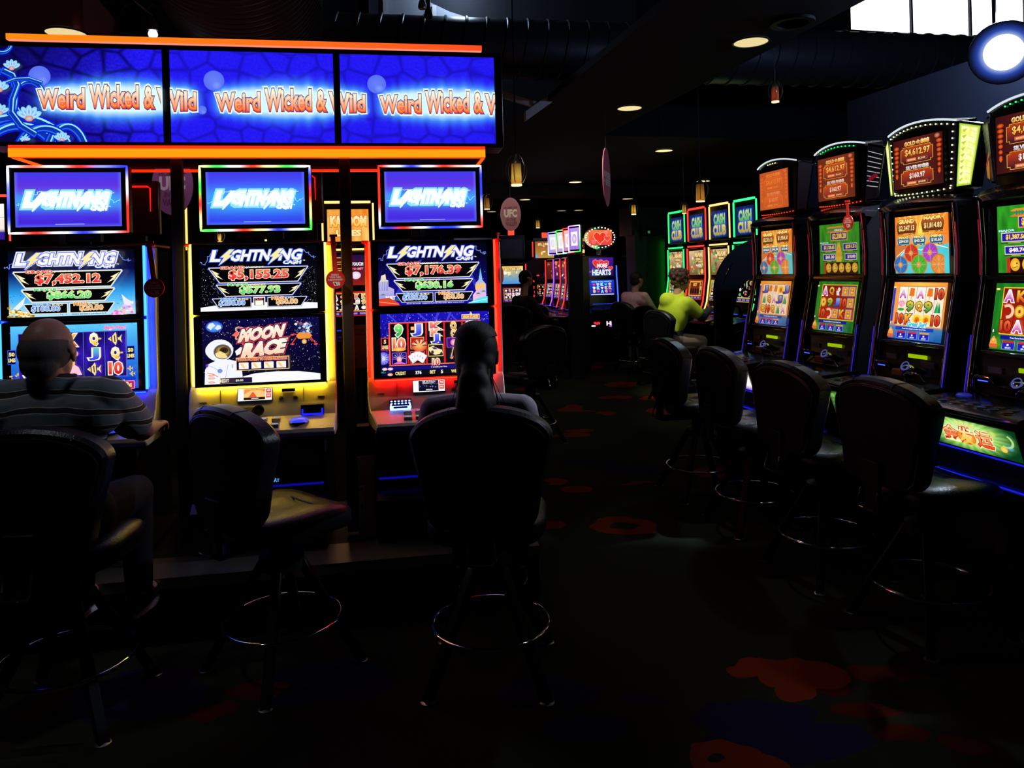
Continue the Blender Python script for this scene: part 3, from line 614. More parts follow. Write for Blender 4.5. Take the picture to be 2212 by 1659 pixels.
def art_wheels(dim, vals):
    a = Art(118, 100); q = lambda c: mixc(c, (150, 60, 20), dim)
    a.grid(10, 14, lambda x, y: q(mixc(mixc((255, 170, 60), (250, 130, 40), abs(x-59)/59), (60, 190, 220), 0 if y < 50 else min(1, (y-50)/30.0))))
    for k in range(9): a.poly([(59, 60), (8+k*13, 0), (12+k*13, 0)], q((255, 196, 90)))
    a.poly([(59, 8), (64, 28), (70, 50), (48, 50), (54, 28)], q((255, 226, 90)))
    a.poly([(0, 62), (18, 52), (50, 56), (66, 50), (100, 54), (118, 50), (118, 100), (0, 100)], q((70, 205, 215))); a.poly([(0, 52), (22, 46), (30, 56), (8, 70), (0, 72)], q((214, 120, 60)))
    for P in ([(4, 70), (30, 54), (60, 60), (90, 52), (116, 58)], [(0, 80), (24, 60), (50, 72)]): a.line(P, 1.6, q((225, 250, 250)))
    jbox(a, 4, 9, 52, 30, q((180, 70, 20)), q((250, 190, 70)), vals[0], 'GRAND'); jbox(a, 62, 7, 112, 28, q((180, 70, 20)), q((250, 190, 70)), vals[1], 'MAJOR')
    for i, (x0, n_) in enumerate(((8, 'MAXI'), (44, 'MINOR'), (82, 'MINI'))): jbox(a, x0, 37, x0+29, 49, q((20, 130, 200)), q((120, 220, 250)), vals[2+i], n_, tc=(255, 250, 230))
    wheel(a, 42, 65, 14.5, q((205, 50, 30))); wheel(a, 85, 65, 15, q((170, 60, 200)))
    wheel(a, 20, 85, 14.5, q((40, 110, 190))); wheel(a, 63, 85, 15.5, q((70, 180, 50))); wheel(a, 107, 85, 15.5, q((235, 140, 60)))
    return a
def art_panda(dim, vals):
    a = Art(118, 100); q = lambda c: mixc(c, (60, 46, 10), dim)
    a.grid(24, 18, lambda x, y: q(mixc((24, 110, 26), (60, 190, 40), .5+.5*noise.noise(Vector((x*.35, y*.05, 2))))))
    for y, c in ((5, (235, 150, 40)), (9, (40, 150, 90)), (13, (225, 120, 30))): a.poly([(22, y+3), (30, y), (88, y), (96, y+3), (90, y+4), (28, y+4)], q(c))
    for k in range(12): a.rect(32+k*4.6, 8, 34+k*4.6, 15, q((30, 140, 90)))
    a.text('GRAND', 48, 11, 72, 15, q(WHT), off=.03)
    a.frame(36, 16.5, 86, 34, 1.4, q((250, 180, 60)), q((24, 26, 180))); a.text(vals[0], 42, 20, 82, 31, q((255, 225, 90)), off=.04, out=q((150, 40, 10)), oo=.1)
    a.text('MAJOR', 4, 35.5, 30, 39.5, q((190, 250, 250)), off=.05, out=q((30, 90, 60)), oo=.12)
    for x0, y0, x1, y1, t in ((8, 40, 52, 54, vals[1]), (74, 40, 114, 54, vals[2]), (14, 60, 52, 73, vals[3]), (80, 60, 114, 73, vals[4])):
        a.frame(x0, y0, x1, y1, 1.2, q((240, 220, 190)), q((24, 26, 180))); a.text(t, x0+8, y0+3.4, x1-4, y1-3.2, q((255, 226, 110) if y0 < 50 else WHT), off=.04, out=q((150, 60, 20)), oo=.1); a.line([(x0, y1+1.6), (x1, y1+1.6)], 1.2, q((40, 30, 20))); a.line([(x0+12, y1+1.6), (x1-12, y1+1.6)], 1, q((235, 170, 80)))
    a.poly([(54, 58), (60, 38), (66, 38), (72, 58), (70, 74), (56, 74)], q((230, 170, 40))); a.ell(63, 50, 5, 8, q((255, 120, 30)), q((240, 200, 90))); a.poly([(52, 66), (74, 66), (70, 76), (56, 76)], q((240, 190, 60)))
    a.rect(18, 77, 118, 100, q((40, 10, 8))); a.rect(18, 77, 24, 100, q((190, 50, 30)))
    for k in range(5): a.ell(32+k*19.5, 88, 8, 9.6, q((255, 224, 90)), q((235, 160, 30))); a.ell(35+k*19.5, 86, 1.6, 1.4, q((140, 80, 10)), n=8); a.line([(28+k*19.5, 93), (36+k*19.5, 91)], 1.0, q((150, 90, 10)))
    return a
LET = {'A': ((255, 250, 250), (200, 40, 160)), 'K': ((255, 214, 70), (220, 60, 20)), 'Q': ((255, 225, 60), (210, 120, 10)), 'J': ((150, 190, 255), (30, 60, 200)), '10': ((255, 110, 50), (190, 30, 20)), '9': ((250, 210, 60), (30, 150, 60))}
def reel_sym(a, t, x, y, h, q):
    if t in LET: c = LET[t]; sym(a, t, x, y, h*.74, q(c[0]), q(c[1]), out=q((90, 40, 20)) if t != 'A' else q(WHT), w=h*.62 if len(t) < 2 else h*.78)
    elif t == 'coin': a.ell(x, y, h*.40, h*.46, q((250, 205, 60)), q((215, 140, 20))); a.ell(x, y, h*.30, h*.35, q((235, 180, 50)), q((250, 215, 90))); a.rect(x-h*.08, y-h*.1, x+h*.08, y+h*.1, q((170, 40, 20)))
    elif t == 'pop': a.poly([(x-h*.2, y-h*.46), (x+h*.26, y-h*.42), (x+h*.28, y+h*.2), (x+.1*h, y+h*.26), (x-h*.3, y+h*.2)], q((240, 120, 30))); a.line([(x, y+h*.22), (x-h*.04, y+h*.46)], h*.1, q((230, 190, 120)))
    elif t == 'lotus':
        for k in range(-2, 3): an = -pi/2+k*.5; a.ell(x+h*.2*cos(an), y+h*.2*sin(an), h*.3, h*.11, q((255, 225, 235)), q((240, 120, 170)), n=12, rot=an)
        a.ell(x, y+h*.3, h*.36, h*.12, q((60, 160, 60)))
    elif t == 'sun': a.ell(x, y, h*.48, h*.42, q((255, 190, 30)), q((255, 225, 70))); a.ell(x, y+h*.05, h*.26, h*.28, q((210, 60, 20)), q((250, 140, 20)))
    elif t == 'grass': 
        for k in range(3): a.poly([(x-h*.3+k*h*.2, y+h*.45), (x-h*.05+k*h*.12, y-h*.45), (x+h*.02+k*h*.16, y+h*.45)], q(R_(k, ((30, 160, 110), (50, 190, 90), (20, 130, 90)))))
    elif t == 'shrimp':
        a.line([(x+h*.42*cos(v), y+h*.42*sin(v)) for v in [radians(-120+16*k) for k in range(14)]], h*.22, q((250, 200, 170))); a.line([(x-h*.4, y-h*.4), (x+h*.1, y-h*.52), (x+h*.45, y-h*.3)], h*.05, q((240, 120, 80)))
    elif t == 'panda': a.frame(x-h*.45, y-h*.46, x+h*.45, y+h*.46, h*.05, q((70, 130, 200)), q((240, 170, 60))); a.ell(x, y, h*.3, h*.36, q((255, 230, 120)), q((220, 110, 30))); a.ell(x-.1*h, y-.05*h, h*.07, h*.07, q((120, 50, 10)), n=8); a.ell(x+.12*h, y-.05*h, h*.07, h*.07, q((120, 50, 10)), n=8)
    elif t == 'bird': a.poly([(x-h*.2, y+h*.4), (x-h*.3, y), (x, y-h*.4), (x+h*.3, y-h*.2), (x+h*.1, y+h*.1), (x+h*.2, y+h*.4)], q((235, 235, 220))); a.poly([(x-h*.3, y), (x-h*.4, y-h*.3), (x, y-h*.1)], q((200, 60, 30)))
def art_reels(kind, dim, rows, title=True):
    a = Art(118, 100); pale = kind == 'pale'
    q = lambda c: mixc(c, (150, 70, 20) if pale else (70, 40, 10), dim)
    if pale: a.grid(6, 10, lambda x, y: q(mixc((255, 200, 90), (250, 150, 60), abs(x-59)/59.0) if y < 78 else mixc((70, 130, 180), (20, 90, 170), (y-78)/22)))
    else: a.grid(16, 12, lambda x, y: q(mixc((10, 70, 20), (40, 170, 40), .5+.5*noise.noise(Vector((x*.3, y*.06, 5))))))
    a.frame(13, 6, 116, 77, 1.6, q((240, 160, 60) if pale else (250, 205, 50)), q((120, 50, 20) if pale else (90, 8, 8)))
    for i in range(5): a.rect(15+20*i, 8, 34.2+20*i, 75.4, (q((255, 246, 225)), q((255, 228, 190)), 8, 75) if pale else (q((130, 14, 8)), q((190, 40, 14)), 8, 75))
    for r, row in enumerate(rows):
        for c, t in enumerate(row): reel_sym(a, t, 24.6+20*c, 19.5+22.5*r, 21, q)
    a.rect(4.5, 10, 9.5, 70, q((30, 60, 200)) if pale else q((30, 120, 30))); a.rect(4, 8, 10, 11, q((255, 230, 120))); a.rect(4, 70.5, 9, 75, q((10, 10, 10))); a.text('i', 6, 71, 7.4, 74.4, q(WHT), off=.05)
    if pale and title: a.text('Great Surf', 46, 69, 88, 77, q((60, 200, 230)), off=.06, shear=.2, out=q(WHT), oo=.13)
    a.poly([(2, 96), (4, 86), (9, 80), (14, 86), (16, 96)], q((250, 170, 60))); a.ell(9, 86, 4, 4, q((255, 225, 110)), q((240, 130, 60))); a.rect(3, 92, 16, 98, q((230, 100, 50)))
    a.rect(20, 78.5, 104, 84, q((24, 60, 190) if pale else (20, 16, 160))); a.text('Press Extra Button to view Game Rules', 36, 80, 88, 82.4, q(WHT), off=.02)
    for k in range(3): x = 24+k*26; a.frame(x, 86, x+21, 99, .6, q((150, 180, 250)), q((30, 30, 190))); a.rect(x+1, 86, x+20, 89, q(((205, 40, 40), (220, 50, 40), (220, 170, 60))[k])); a.text('1', x+9, 91, x+11, 93.6, q(WHT), off=.03); a.text('$0.01', x+6, 95, x+15, 97.6, q(WHT), off=.03)
    return a
def art_belly(kind):
    a = Art(150, 60)
    if kind == 'green':
        def f(x, y):
            an = atan2(y-26, (x-72)*.6); r = hypot((x-72)/75, (y-26)/42); s_ = .5+.5*sin(an*26)
            c = mixc((255, 255, 225), (150, 230, 90), r*1.7) if r < .55 else mixc((150, 225, 80), (6, 60, 26), (r-.55)*1.9)
            return mixc(c, (250, 255, 220), s_*max(0, .55-abs(r-.5)))
        a.grid(90, 36, f)
        for x, t in ((46, '金'), (72, '发'), (100, '运')):
            a.text(t, x-11, 16, x+12, 46, ((255, 240, 160), (235, 70, 30), 16, 46), off=.02, out=(200, 30, 20), oo=.06, out2=(255, 245, 190), oo2=.10) if x != 72 else (a.ell(x, 34, 15, 15, (255, 226, 90), (240, 110, 30)), a.text(t, x-12, 14, x+12, 48, ((255, 250, 200), (240, 190, 60), 14, 48), off=.02, out=(215, 30, 20), oo=.07))
        a.text('FORTUNE', 58, 5, 88, 10, (255, 210, 120), off=.05)
        for x, y, c in ((9, 10, (90, 170, 60)), (18, 20, (170, 190, 70)), (10, 38, (60, 100, 40)), (17, 42, (150, 170, 90)), (128, 40, (250, 200, 60)), (138, 34, (60, 130, 170)), (116, 14, (190, 220, 90))): a.ell(x, y, 5, 6, mixc(c, WHT, .3), c, n=12)
        a.line(arc(134, 22, 10, 12, -60, 120), 3.4, (170, 220, 130)); a.line(arc(12, 13, 7, 8, 0, 330), 1.0, (120, 190, 70))
    elif kind == 'white':
        a.grid(6, 8, lambda x, y: mixc((255, 226, 170), (255, 255, 250), y/16.0) if y < 46 else mixc((240, 210, 250), (90, 40, 200), (y-50)/10.0))
        a.text('FUTURE', 30, 36, 120, 50, ((255, 80, 50), (120, 20, 20), 36, 50), off=.07)
    return a
# ------------------------------------------------------------------ materials
M_blk = mat('black_gloss', (.012, .012, .014), .22, spec=.5)
M_blm = mat('black_satin', (.012, .012, .014), .5, spec=.35)
M_bez = mat('bezel_black', (.006, .006, .008), .3, spec=.4)
M_sil = mat('silver_paint', (.46, .44, .42), .42, metal=.25, spec=.5, bump=(220, .05))
M_chr = mat('chrome', (.86, .86, .88), .06, metal=1.0)
M_mtl = mat('brushed_metal', (.42, .38, .34), .35, metal=.9, bump=(180, .08))
M_lea = mat('black_leather', (.009, .010, .013), .33, spec=.5, bump=(160, .2))
M_leg = mat('black_powder_coat', (.008, .008, .009), .45, spec=.3)
M_red = mat('red_plastic', (.75, .03, .02), .35)
M_duct = mat('galvanised_duct', (.075, .085, .105), .42, metal=.7, bump=(20, .15))
M_white = mat('white_paint', (.75, .76, .78), .5)
M_dk = mat('ceiling_charcoal', (.030, .033, .040), .85, spec=.1, bump=(25, .1))
M_dk2 = mat('soffit_grey', (.050, .055, .066), .85, spec=.1, bump=(25, .1))
M_amb = emis('amber_glow', (255, 176, 40), 1.1)
M_ambw = emis('lamp_mouth_glow', (255, 238, 190), 2.2)
M_dkred = mat('dark_red_soffit', (.16, .012, .008), .8)  # one even dark red base colour

# ------------------------------------------------------------------ carpet
def carpet():
    m = bpy.data.materials.new('patterned_carpet'); m.use_nodes = True; nt = m.node_tree; N = nt.nodes; L = nt.links; b = N['Principled BSDF']
    b.inputs['Roughness'].default_value = .95; b.inputs['Specular IOR Level'].default_value = .05
    g = N.new('ShaderNodeNewGeometry'); nz = N.new('ShaderNodeTexNoise'); nz.inputs['Scale'].default_value = 5.5; nz.inputs['Detail'].default_value = 1.5; L.new(g.outputs['Position'], nz.inputs['Vector'])
    off = N.new('ShaderNodeVectorMath'); off.operation = 'MULTIPLY_ADD'; L.new(nz.outputs['Color'], off.inputs[0]); off.inputs[1].default_value = (.17, .17, 0); off.inputs[2].default_value = (-.085, -.085, 0)
    wp = N.new('ShaderNodeVectorMath'); wp.operation = 'ADD'; L.new(g.outputs['Position'], wp.inputs[0]); L.new(off.outputs[0], wp.inputs[1])
    def blob(p, rx, ry, hole=0.0, petals=0):
        s = N.new('ShaderNodeVectorMath'); s.operation = 'SUBTRACT'; L.new(wp.outputs[0], s.inputs[0]); s.inputs[1].default_value = (p[0], p[1], 0)
        k = N.new('ShaderNodeVectorMath'); k.operation = 'MULTIPLY'; L.new(s.outputs[0], k.inputs[0]); k.inputs[1].default_value = (1/rx, 1/ry, 0)
        ln = N.new('ShaderNodeVectorMath'); ln.operation = 'LENGTH'; L.new(k.outputs[0], ln.inputs[0])
        c = N.new('ShaderNodeMath'); c.operation = 'LESS_THAN'; L.new(ln.outputs['Value'], c.inputs[0]); c.inputs[1].default_value = 1.0
        r = c
        if hole:
            h = N.new('ShaderNodeMath'); h.operation = 'GREATER_THAN'; L.new(ln.outputs['Value'], h.inputs[0]); h.inputs[1].default_value = hole
            r = N.new('ShaderNodeMath'); r.operation = 'MULTIPLY'; L.new(c.outputs[0], r.inputs[0]); L.new(h.outputs[0], r.inputs[1])
        return r.outputs[0]
    def union(lst):
        r = lst[0]
        for x in lst[1:]:
            q = N.new('ShaderNodeMath'); q.operation = 'MAXIMUM'; L.new(r, q.inputs[0]); L.new(x, q.inputs[1]); r = q.outputs[0]
        return r
    def F(px, py): p = onfloor(px, py); return (p.x, p.y)
    org = [blob(F(1655, 1438), .15, .085), blob(F(1740, 1462), .17, .11), blob(F(1720, 1492), .08, .05), blob(F(1560, 1640), .13, .10, .28), blob(F(1640, 1655), .09, .06), blob(F(1345, 1135), .22, .17, .32), blob(F(1245, 1058), .13, .09), blob(F(1200, 1040), .10, .07),
           blob(F(1540, 1020), .15, .18, .25), blob(F(1430, 888), .17, .17), blob(F(1310, 893), .12, .10), blob(F(1230, 885), .14, .12), blob(F(1190, 780), .32, .20), blob(F(1310, 784), .2, .12), blob(F(1235, 940), .2, .1), blob(F(1185, 1135), .09, .06), blob(F(1330, 858), .22, .12), blob(F(1240, 880), .1, .2), blob(F(1372, 1043), .11, .04), blob(F(1250, 930), .14, .08)]
    red = [blob(F(1880, 1455), .09, .06), blob(F(1965, 1462), .06, .05), blob(F(1880, 1540), .12, .05), blob(F(1960, 1588), .10, .05), blob(F(1800, 1497), .06, .04), blob(F(560, 1490), .12, .06), blob(F(470, 1530), .08, .06), blob(F(2090, 1610), .07, .05)]
    pur = [blob(F(1620, 1545), .25, .11), blob(F(1700, 1600), .3, .12), blob(F(1390, 1512), .09, .05), blob(F(1270, 1570), .15, .06), blob(F(1380, 1015), .3, .16), blob(F(1280, 1000), .25, .1), blob(F(1560, 1070), .2, .12), blob(F(700, 1470), .3, .15), blob(F(1180, 1500), .2, .12), blob(F(300, 1500), .25, .2)]
    vo = N.new('ShaderNodeTexVoronoi'); vo.inputs['Scale'].default_value = .9; L.new(wp.outputs[0], vo.inputs['Vector'])
    far = N.new('ShaderNodeMath'); far.operation = 'LESS_THAN'; L.new(vo.outputs['Distance'], far.inputs[0]); far.inputs[1].default_value = .22
    sp = N.new('ShaderNodeSeparateXYZ'); L.new(g.outputs['Position'], sp.inputs[0])
    gt = N.new('ShaderNodeMath'); gt.operation = 'GREATER_THAN'; L.new(sp.outputs['Y'], gt.inputs[0]); gt.inputs[1].default_value = 8.4
    fm = N.new('ShaderNodeMath'); fm.operation = 'MULTIPLY'; L.new(far.outputs[0], fm.inputs[0]); L.new(gt.outputs[0], fm.inputs[1])
    n2 = N.new('ShaderNodeTexNoise'); n2.inputs['Scale'].default_value = 1.3; L.new(g.outputs['Position'], n2.inputs['Vector'])
    def mix(f, a, c):
        x = N.new('ShaderNodeMix'); x.data_type = 'RGBA'; L.new(f, x.inputs[0])
        for sock, v in ((x.inputs[6], a), (x.inputs[7], c)):
            if isinstance(v, tuple): sock.default_value = (*v, 1)
            else: L.new(v, sock)
        return x.outputs[2]
    c = mix(n2.outputs['Fac'], (.032, .029, .012), (.021, .031, .019))
    c = mix(union(pur), c, (.018, .012, .058)); c = mix(union(red), c, (.10, .009, .003)); c = mix(union(org+[fm.outputs[0]]), c, (.26, .032, .006))
    L.new(c, b.inputs['Base Color'])
    nf = N.new('ShaderNodeTexNoise'); nf.inputs['Scale'].default_value = 500; L.new(g.outputs['Position'], nf.inputs['Vector'])
    bp = N.new('ShaderNodeBump'); bp.inputs['Strength'].default_value = .3; bp.inputs['Distance'].default_value = .004; L.new(nf.outputs['Fac'], bp.inputs['Height']); L.new(bp.outputs['Normal'], b.inputs['Normal'])
    return m

# ------------------------------------------------------------------ setting (in building axes w, d)
RB = Matrix.Rotation(radians(13.8), 4, 'Z')      # local x = across, y = along
def struct(name, mb, m, smooth=False):
    o = mb.build(name, m, smooth=smooth); o.matrix_world = RB; o['kind'] = 'structure'; return o
def sbox(name, w0, w1, d0, d1, z0, z1, m): return struct(name, MB().box(w0, w1, d0, d1, z0, z1), m)
fl_ = MB().box(-16, 14, -4, 26, -.1, 0).build('floor', carpet(), smooth=False); fl_.matrix_world = RB; fl_['kind'] = 'structure'
sbox('wall_far', -16, 14, 24, 24.2, 0, 3.3, M_dk); sbox('wall_left', -13, -12.8, -4, 24, 0, 5.6, M_dk)
struct('wall_right', MB().box(11.5, 11.7, -4, 8.55, 0, 5.6).box(11.5, 11.7, 8.55, 24, 0, 4.62), M_dk); sbox('wall_rear', -16, 14, -3.2, -3.0, 0, 5.6, M_dk)
sbox('ceiling', -16, 14, -4, 8.56, 5.6, 5.75, M_dk)
c2 = MB().box(-12.8, 3.2, 7.25, 24, 3.2, 5.6).box(3.2, 11.5, 8.5, 24, 3.2, 4.62).box(3.2, 6.67, 8.3, 8.55, 4.62, 5.6).box(10.4, 11.5, 8.3, 8.55, 4.62, 5.6).box(3.2, 11.5, 8.3, 8.5, 3.2, 4.64).box(3.2, 11.5, 8.3, 8.55, 5.5, 5.6)
struct('trim_1', c2, M_dk)                      # the lower ceiling beyond, with the wall under the high window
sbox('trim_2', 2.03, 3.2, -3, 7.25, 3.2, 3.26, M_dk)
sbox('trim_3', 4.6, 4.8, -3, 5.8, 0, 3.07, mat('partition_navy', (.034, .044, .070), .8, bump=(25, .1)))
sbox('trim_4', -12.8, -1.62, -3, 6.9, 3.30, 3.7, M_dkred)
for k, (d, t, z) in enumerate(((13.1, .5, 2.99), (16.2, .4, 3.06), (19.9, .4, 3.08))):
    sbox('trim_%d' % (5+k), -12.8, 11.5, d, d+t, z, 3.2, M_dk2 if k % 2 == 0 else M_dk)
# grey roof panels and pale beams in the high part of the roof, seen over the duct
RP = mat('roof_panel_grey', (.34, .38, .44), .7, bump=(30, .1))
struct('trim_9', MB().prism([(.42, 3.9), (.42, 4.62), (.72, 4.36), (1.2, 4.16), (1.75, 4.02), (1.75, 3.9)], 7.16, 7.24), RP)
struct('trim_10', MB().box(.55, .59, 7.12, 7.16, 3.9, 4.45).box(1.02, 1.06, 7.12, 7.16, 3.9, 4.2), M_white)
# pale steel beams glimpsed in the gap under the duct
t11 = MB()
def beam(p, q, t, h):
    d = (q-p).normalized(); s_ = d.cross(Vector((0, 0, 1))).normalized()*t/2; u = Vector((0, 0, h/2))
    P = [p-s_-u, p+s_-u, p+s_+u, p-s_+u, q-s_-u, q+s_-u, q+s_+u, q-s_+u]
    t11.hexa(P)
beam(at(1134, 252, 6.95), at(1246, 172, 7.1), .07, .09)
beam(at(1070, 200, 7.0), at(1160, 228, 7.0), .05, .06)
beam(at(1180, 165, 6.85), at(1183, 216, 6.85)+Vector((.001, 0, 0)), .03, .03)
o = t11.build('trim_11', M_white, smooth=False); o['kind'] = 'structure'
# high window
wn = MB()
for w in (6.68, 7.66, 8.62, 9.56, 10.37): wn.box(w-.013, w+.013, 8.34, 8.38, 4.64, 5.5)
wn.box(6.67, 10.39, 8.32, 8.44, 4.62, 4.66).box(6.67, 10.39, 8.32, 8.44, 5.46, 5.5)
o = struct('window_1', wn, M_blm)
gm = bpy.data.materials.new('window_glass'); gm.use_nodes = True; gb = gm.node_tree.nodes['Principled BSDF']; gb.inputs['Transmission Weight'].default_value = 1; gb.inputs['Roughness'].default_value = 0; gb.inputs['IOR'].default_value = 1.02; gb.inputs['Base Color'].default_value = (1, 1, 1, 1)
pane = MB().box(6.69, 10.36, 8.375, 8.379, 4.66, 5.46).build('pane', gm, smooth=False); pane.parent = o
# ------------------------------------------------------------------ ducts, lamps, signs on the ceiling
def duct(name, p, q, r, label, rib=.16, n=40, ribr=.012):
    p = Vector(p); q = Vector(q); L_ = (q-p).length; rings = []; qt = (q-p).to_track_quat('Z', 'Y')
    k = int(L_/rib)
    m = MB()
    for i in range(k+1):
        for dz, rr in ((0, r), (.42*rib, r), (.46*rib, r+ribr), (.54*rib, r+ribr), (.58*rib, r)):
            z = min(L_, i*rib+dz); rings.append([tuple(p + qt @ Vector((rr*cos(2*pi*j/n), rr*sin(2*pi*j/n), z+.25*rib*sin(2*pi*j/n)))) for j in range(n)])
    m.loft(rings); o = m.build(name, M_duct); return tag(o, label, 'duct')
dA, dB = at(560, 96, 6.48), at(2380, 160, 8.05)
dA.z = dB.z = 3.67
dir_ = (dB-dA).normalized(); duct('spiral_air_duct', dA-dir_*2.5, dB+dir_*1.2, .27, 'long spiral steel air duct crossing the room under the high window', rib=.19)
duct('ribbed_air_duct', B(-.52, 2.6, 3.55), B(-.52, 5.95, 3.55), .50, 'wide ribbed air duct overhead, one flank brightly lit, above the blue sign', rib=.085, n=64, ribr=.016)

def downlight(p, r, label, glow=2.2):
    t = empty('recessed_downlight', p); tag(t, label, 'ceiling light', 'round recessed downlights')
    MB().lathe([(r*1.12, .0), (r*1.12, -.008), (r, -.008), (r, .0)], n=32).build('trim_ring', M_blm, t)
    MB().lathe([(r, -.004), (r*.96, .0), (r*.9, .003)], n=32).build('diffuser', emis('downlight_glow_%.1f' % glow, (255, 232, 168), glow), t)
    return t
for (px, py, z, r, lb, gl) in ((143, 71, 3.295, .125, 'pale round downlight in the dark red soffit above the blue sign', .85), (1622, 90, 3.195, .118, 'large warm downlight in the low soffit, widest of all downlights', .85), (1360, 233, 3.195, .118, 'warm round downlight above the tall narrow hanging sign', .95),
        (1434, 325, 3.195, .115, 'downlight between the dim red pendant lamp and the green-lit row', 1.2), (1243, 393, 3.195, .115, 'thin bright downlight beside the narrow hanging sign', 1.6), (1356, 429, 3.195, .12, 'downlight just above the bronze pendant near the hearts machine', 1.4), (1134, 431, 3.195, .12, 'downlight directly over the round dusty pink sign', 1.1),
        (1062, 457, 3.195, .12, 'downlight just beside the round pink sign, close to the red-lit machine', 1.0), (1428, 451, 3.195, .12, 'downlight over the green machine bank near its dark end', 1.1), (1519, 391, 3.195, .12, 'downlight touching the top of the pendant over the green bank', 1.6), (1567, 425, 3.195, .12, 'small downlight over the amber-lit machine', 1.1), (1250, 454, 3.195, .12, 'faint far downlight over the red machine row', .7), (1213, 455, 3.195, .12, 'dim reddish far downlight beside the faint one', .4)):
    r_ = ray(px, py); t_ = (z-EYE)/r_.z; downlight(Vector((0, 0, EYE))+r_*t_, r, lb, gl)
dk_ring = MB().lathe([(.14, 0), (.14, -.02), (.10, -.02), (.10, 0)], n=32)
r_ = ray(1712, 46); t_ = (3.195-EYE)/r_.z; tag(dk_ring.build('ceiling_speaker', M_blm, loc=Vector((0, 0, EYE))+r_*t_), 'dark unlit round ceiling speaker beside the large warm downlight', 'speaker')

def pendant(px, py_top, py_bot, D, label, tone, lit=1.0):
    p = at(px, py_bot, D); h = at(px, py_top, D).z-p.z; t = empty('pendant_lamp', p); tag(t, label, 'pendant lamp', 'cylinder pendant lamps in wire cages')
    r = h*.24
    m = MB(); n = 28; rings = [[(r*(1.03-.10*k/6)*cos(2*pi*j/n), r*(1.03-.10*k/6)*sin(2*pi*j/n), h*k/6) for j in range(n)] for k in range(7)]
    m.loft(rings, cap=False); o = m.build('lamp_shade', lampmat(tone, lit, h), t)
    MB().lathe([(r*1.06, -.006), (r*1.06, .006), (r*.6, .006), (r*.3, .03)], n=24).build('lamp_mouth', emis('mouth_%.1f' % lit, (255, 240, 200), 1.1*lit+.1), t)
    MB().lathe([(r*.95, h), (r*.8, h+.02), (r*.45, h*1.18), (r*.2, h*1.3), (r*.25, h*1.42), (r*.1, h*1.5)], n=20).build('cap', mat('aged_bronze', (.24, .17, .10), .35, metal=.8), t)
    top = ceil_z(p)-p.z
    MB().cyl((0, 0, h*1.4), (0, 0, top), .006, n=6).build('cord', M_blm, t)
    for k in range(6):
        a_ = pi*k/3+.3; P = [(r*2.0*sin(pi*u)**.7*cos(a_)*.98+r*.2*cos(a_), r*2.0*sin(pi*u)**.7*sin(a_)+r*.2*sin(a_), h*(1.5-1.62*u)) for u in [i/14 for i in range(1, 13)]]
        MB().tube(P, .0035, 5).build('cage_wire', mat('dull_wire', (.20, .18, .16), .3, metal=.9), t)
    return t
_LM = {}
def lampmat(tone, lit, h):
    k = (tone, lit, round(h, 2))
    if k in _LM: return _LM[k]
    m = bpy.data.materials.new('lamp_shade_fabric'); m.use_nodes = True; nt = m.node_tree; b = nt.nodes['Principled BSDF']; b.inputs['Base Color'].default_value = (.25, .12, .03, 1)
    tc = nt.nodes.new('ShaderNodeTexCoord'); sp = nt.nodes.new('ShaderNodeSeparateXYZ'); nt.links.new(tc.outputs['Object'], sp.inputs[0])
    mr = nt.nodes.new('ShaderNodeMapRange'); mr.inputs['From Max'].default_value = h; nt.links.new(sp.outputs['Z'], mr.inputs['Value'])
    cr = nt.nodes.new('ShaderNodeValToRGB'); e = cr.color_ramp.elements
    A_ = {'amber': ((255, 160, 40), (255, 205, 80), (120, 62, 14)), 'red': ((150, 50, 20), (200, 70, 24), (60, 14, 8)), 'bronze': ((255, 170, 60), (230, 150, 50), (100, 60, 18))}[tone]
    e[0].color = RGB(A_[0]); e[1].color = RGB(A_[2]); x = e.new(.4); x.color = RGB(A_[1])
    nt.links.new(mr.outputs['Result'], cr.inputs['Fac'])
    wv = nt.nodes.new('ShaderNodeTexNoise'); wv.inputs['Scale'].default_value = 60; mp = nt.nodes.new('ShaderNodeMapping'); mp.inputs['Scale'].default_value = (1, 1, .12); nt.links.new(tc.outputs['Object'], mp.inputs['Vector']); nt.links.new(mp.outputs[0], wv.inputs['Vector'])
    mm = nt.nodes.new('ShaderNodeMapRange'); mm.inputs['To Min'].default_value = .15*lit; mm.inputs['To Max'].default_value = .85*lit; nt.links.new(wv.outputs['Fac'], mm.inputs['Value'])
    nt.links.new(cr.outputs['Color'], b.inputs['Emission Color']); nt.links.new(mm.outputs['Result'], b.inputs['Emission Strength']); _LM[k] = m; return m
pendant(1116, 354, 400, 5.6, 'glowing amber cylinder pendant in a wire cage over the round pink sign, largest in view', 'amber')
pendant(1052, 428, 452, 9.5, 'small bronze pendant half hidden behind the red-lit gaming machine', 'bronze', .6)
pendant(1675, 188, 220, 6.3, 'dim red cylinder pendant hanging beside the low soffit', 'red', .8)
pendant(1162, 476, 492, 13.5, 'tiny amber pendant over the far red machines', 'amber', .8)
pendant(1369, 443, 463, 11.0, 'amber lantern pendant between the hearts machine and the green-lit panel', 'amber')
pendant(1478, 443, 461, 10.2, 'amber pendant partly hidden by the green machine bank', 'amber', .8)
pendant(1513, 398, 435, 8.1, 'amber cylinder pendant just above the orange-lit bar of the machine bank', 'bronze', .8)
pendant(475, 505, 524, 5.3, 'square pale lamp seen between the middle machine and its top screen', 'amber', 1.6)

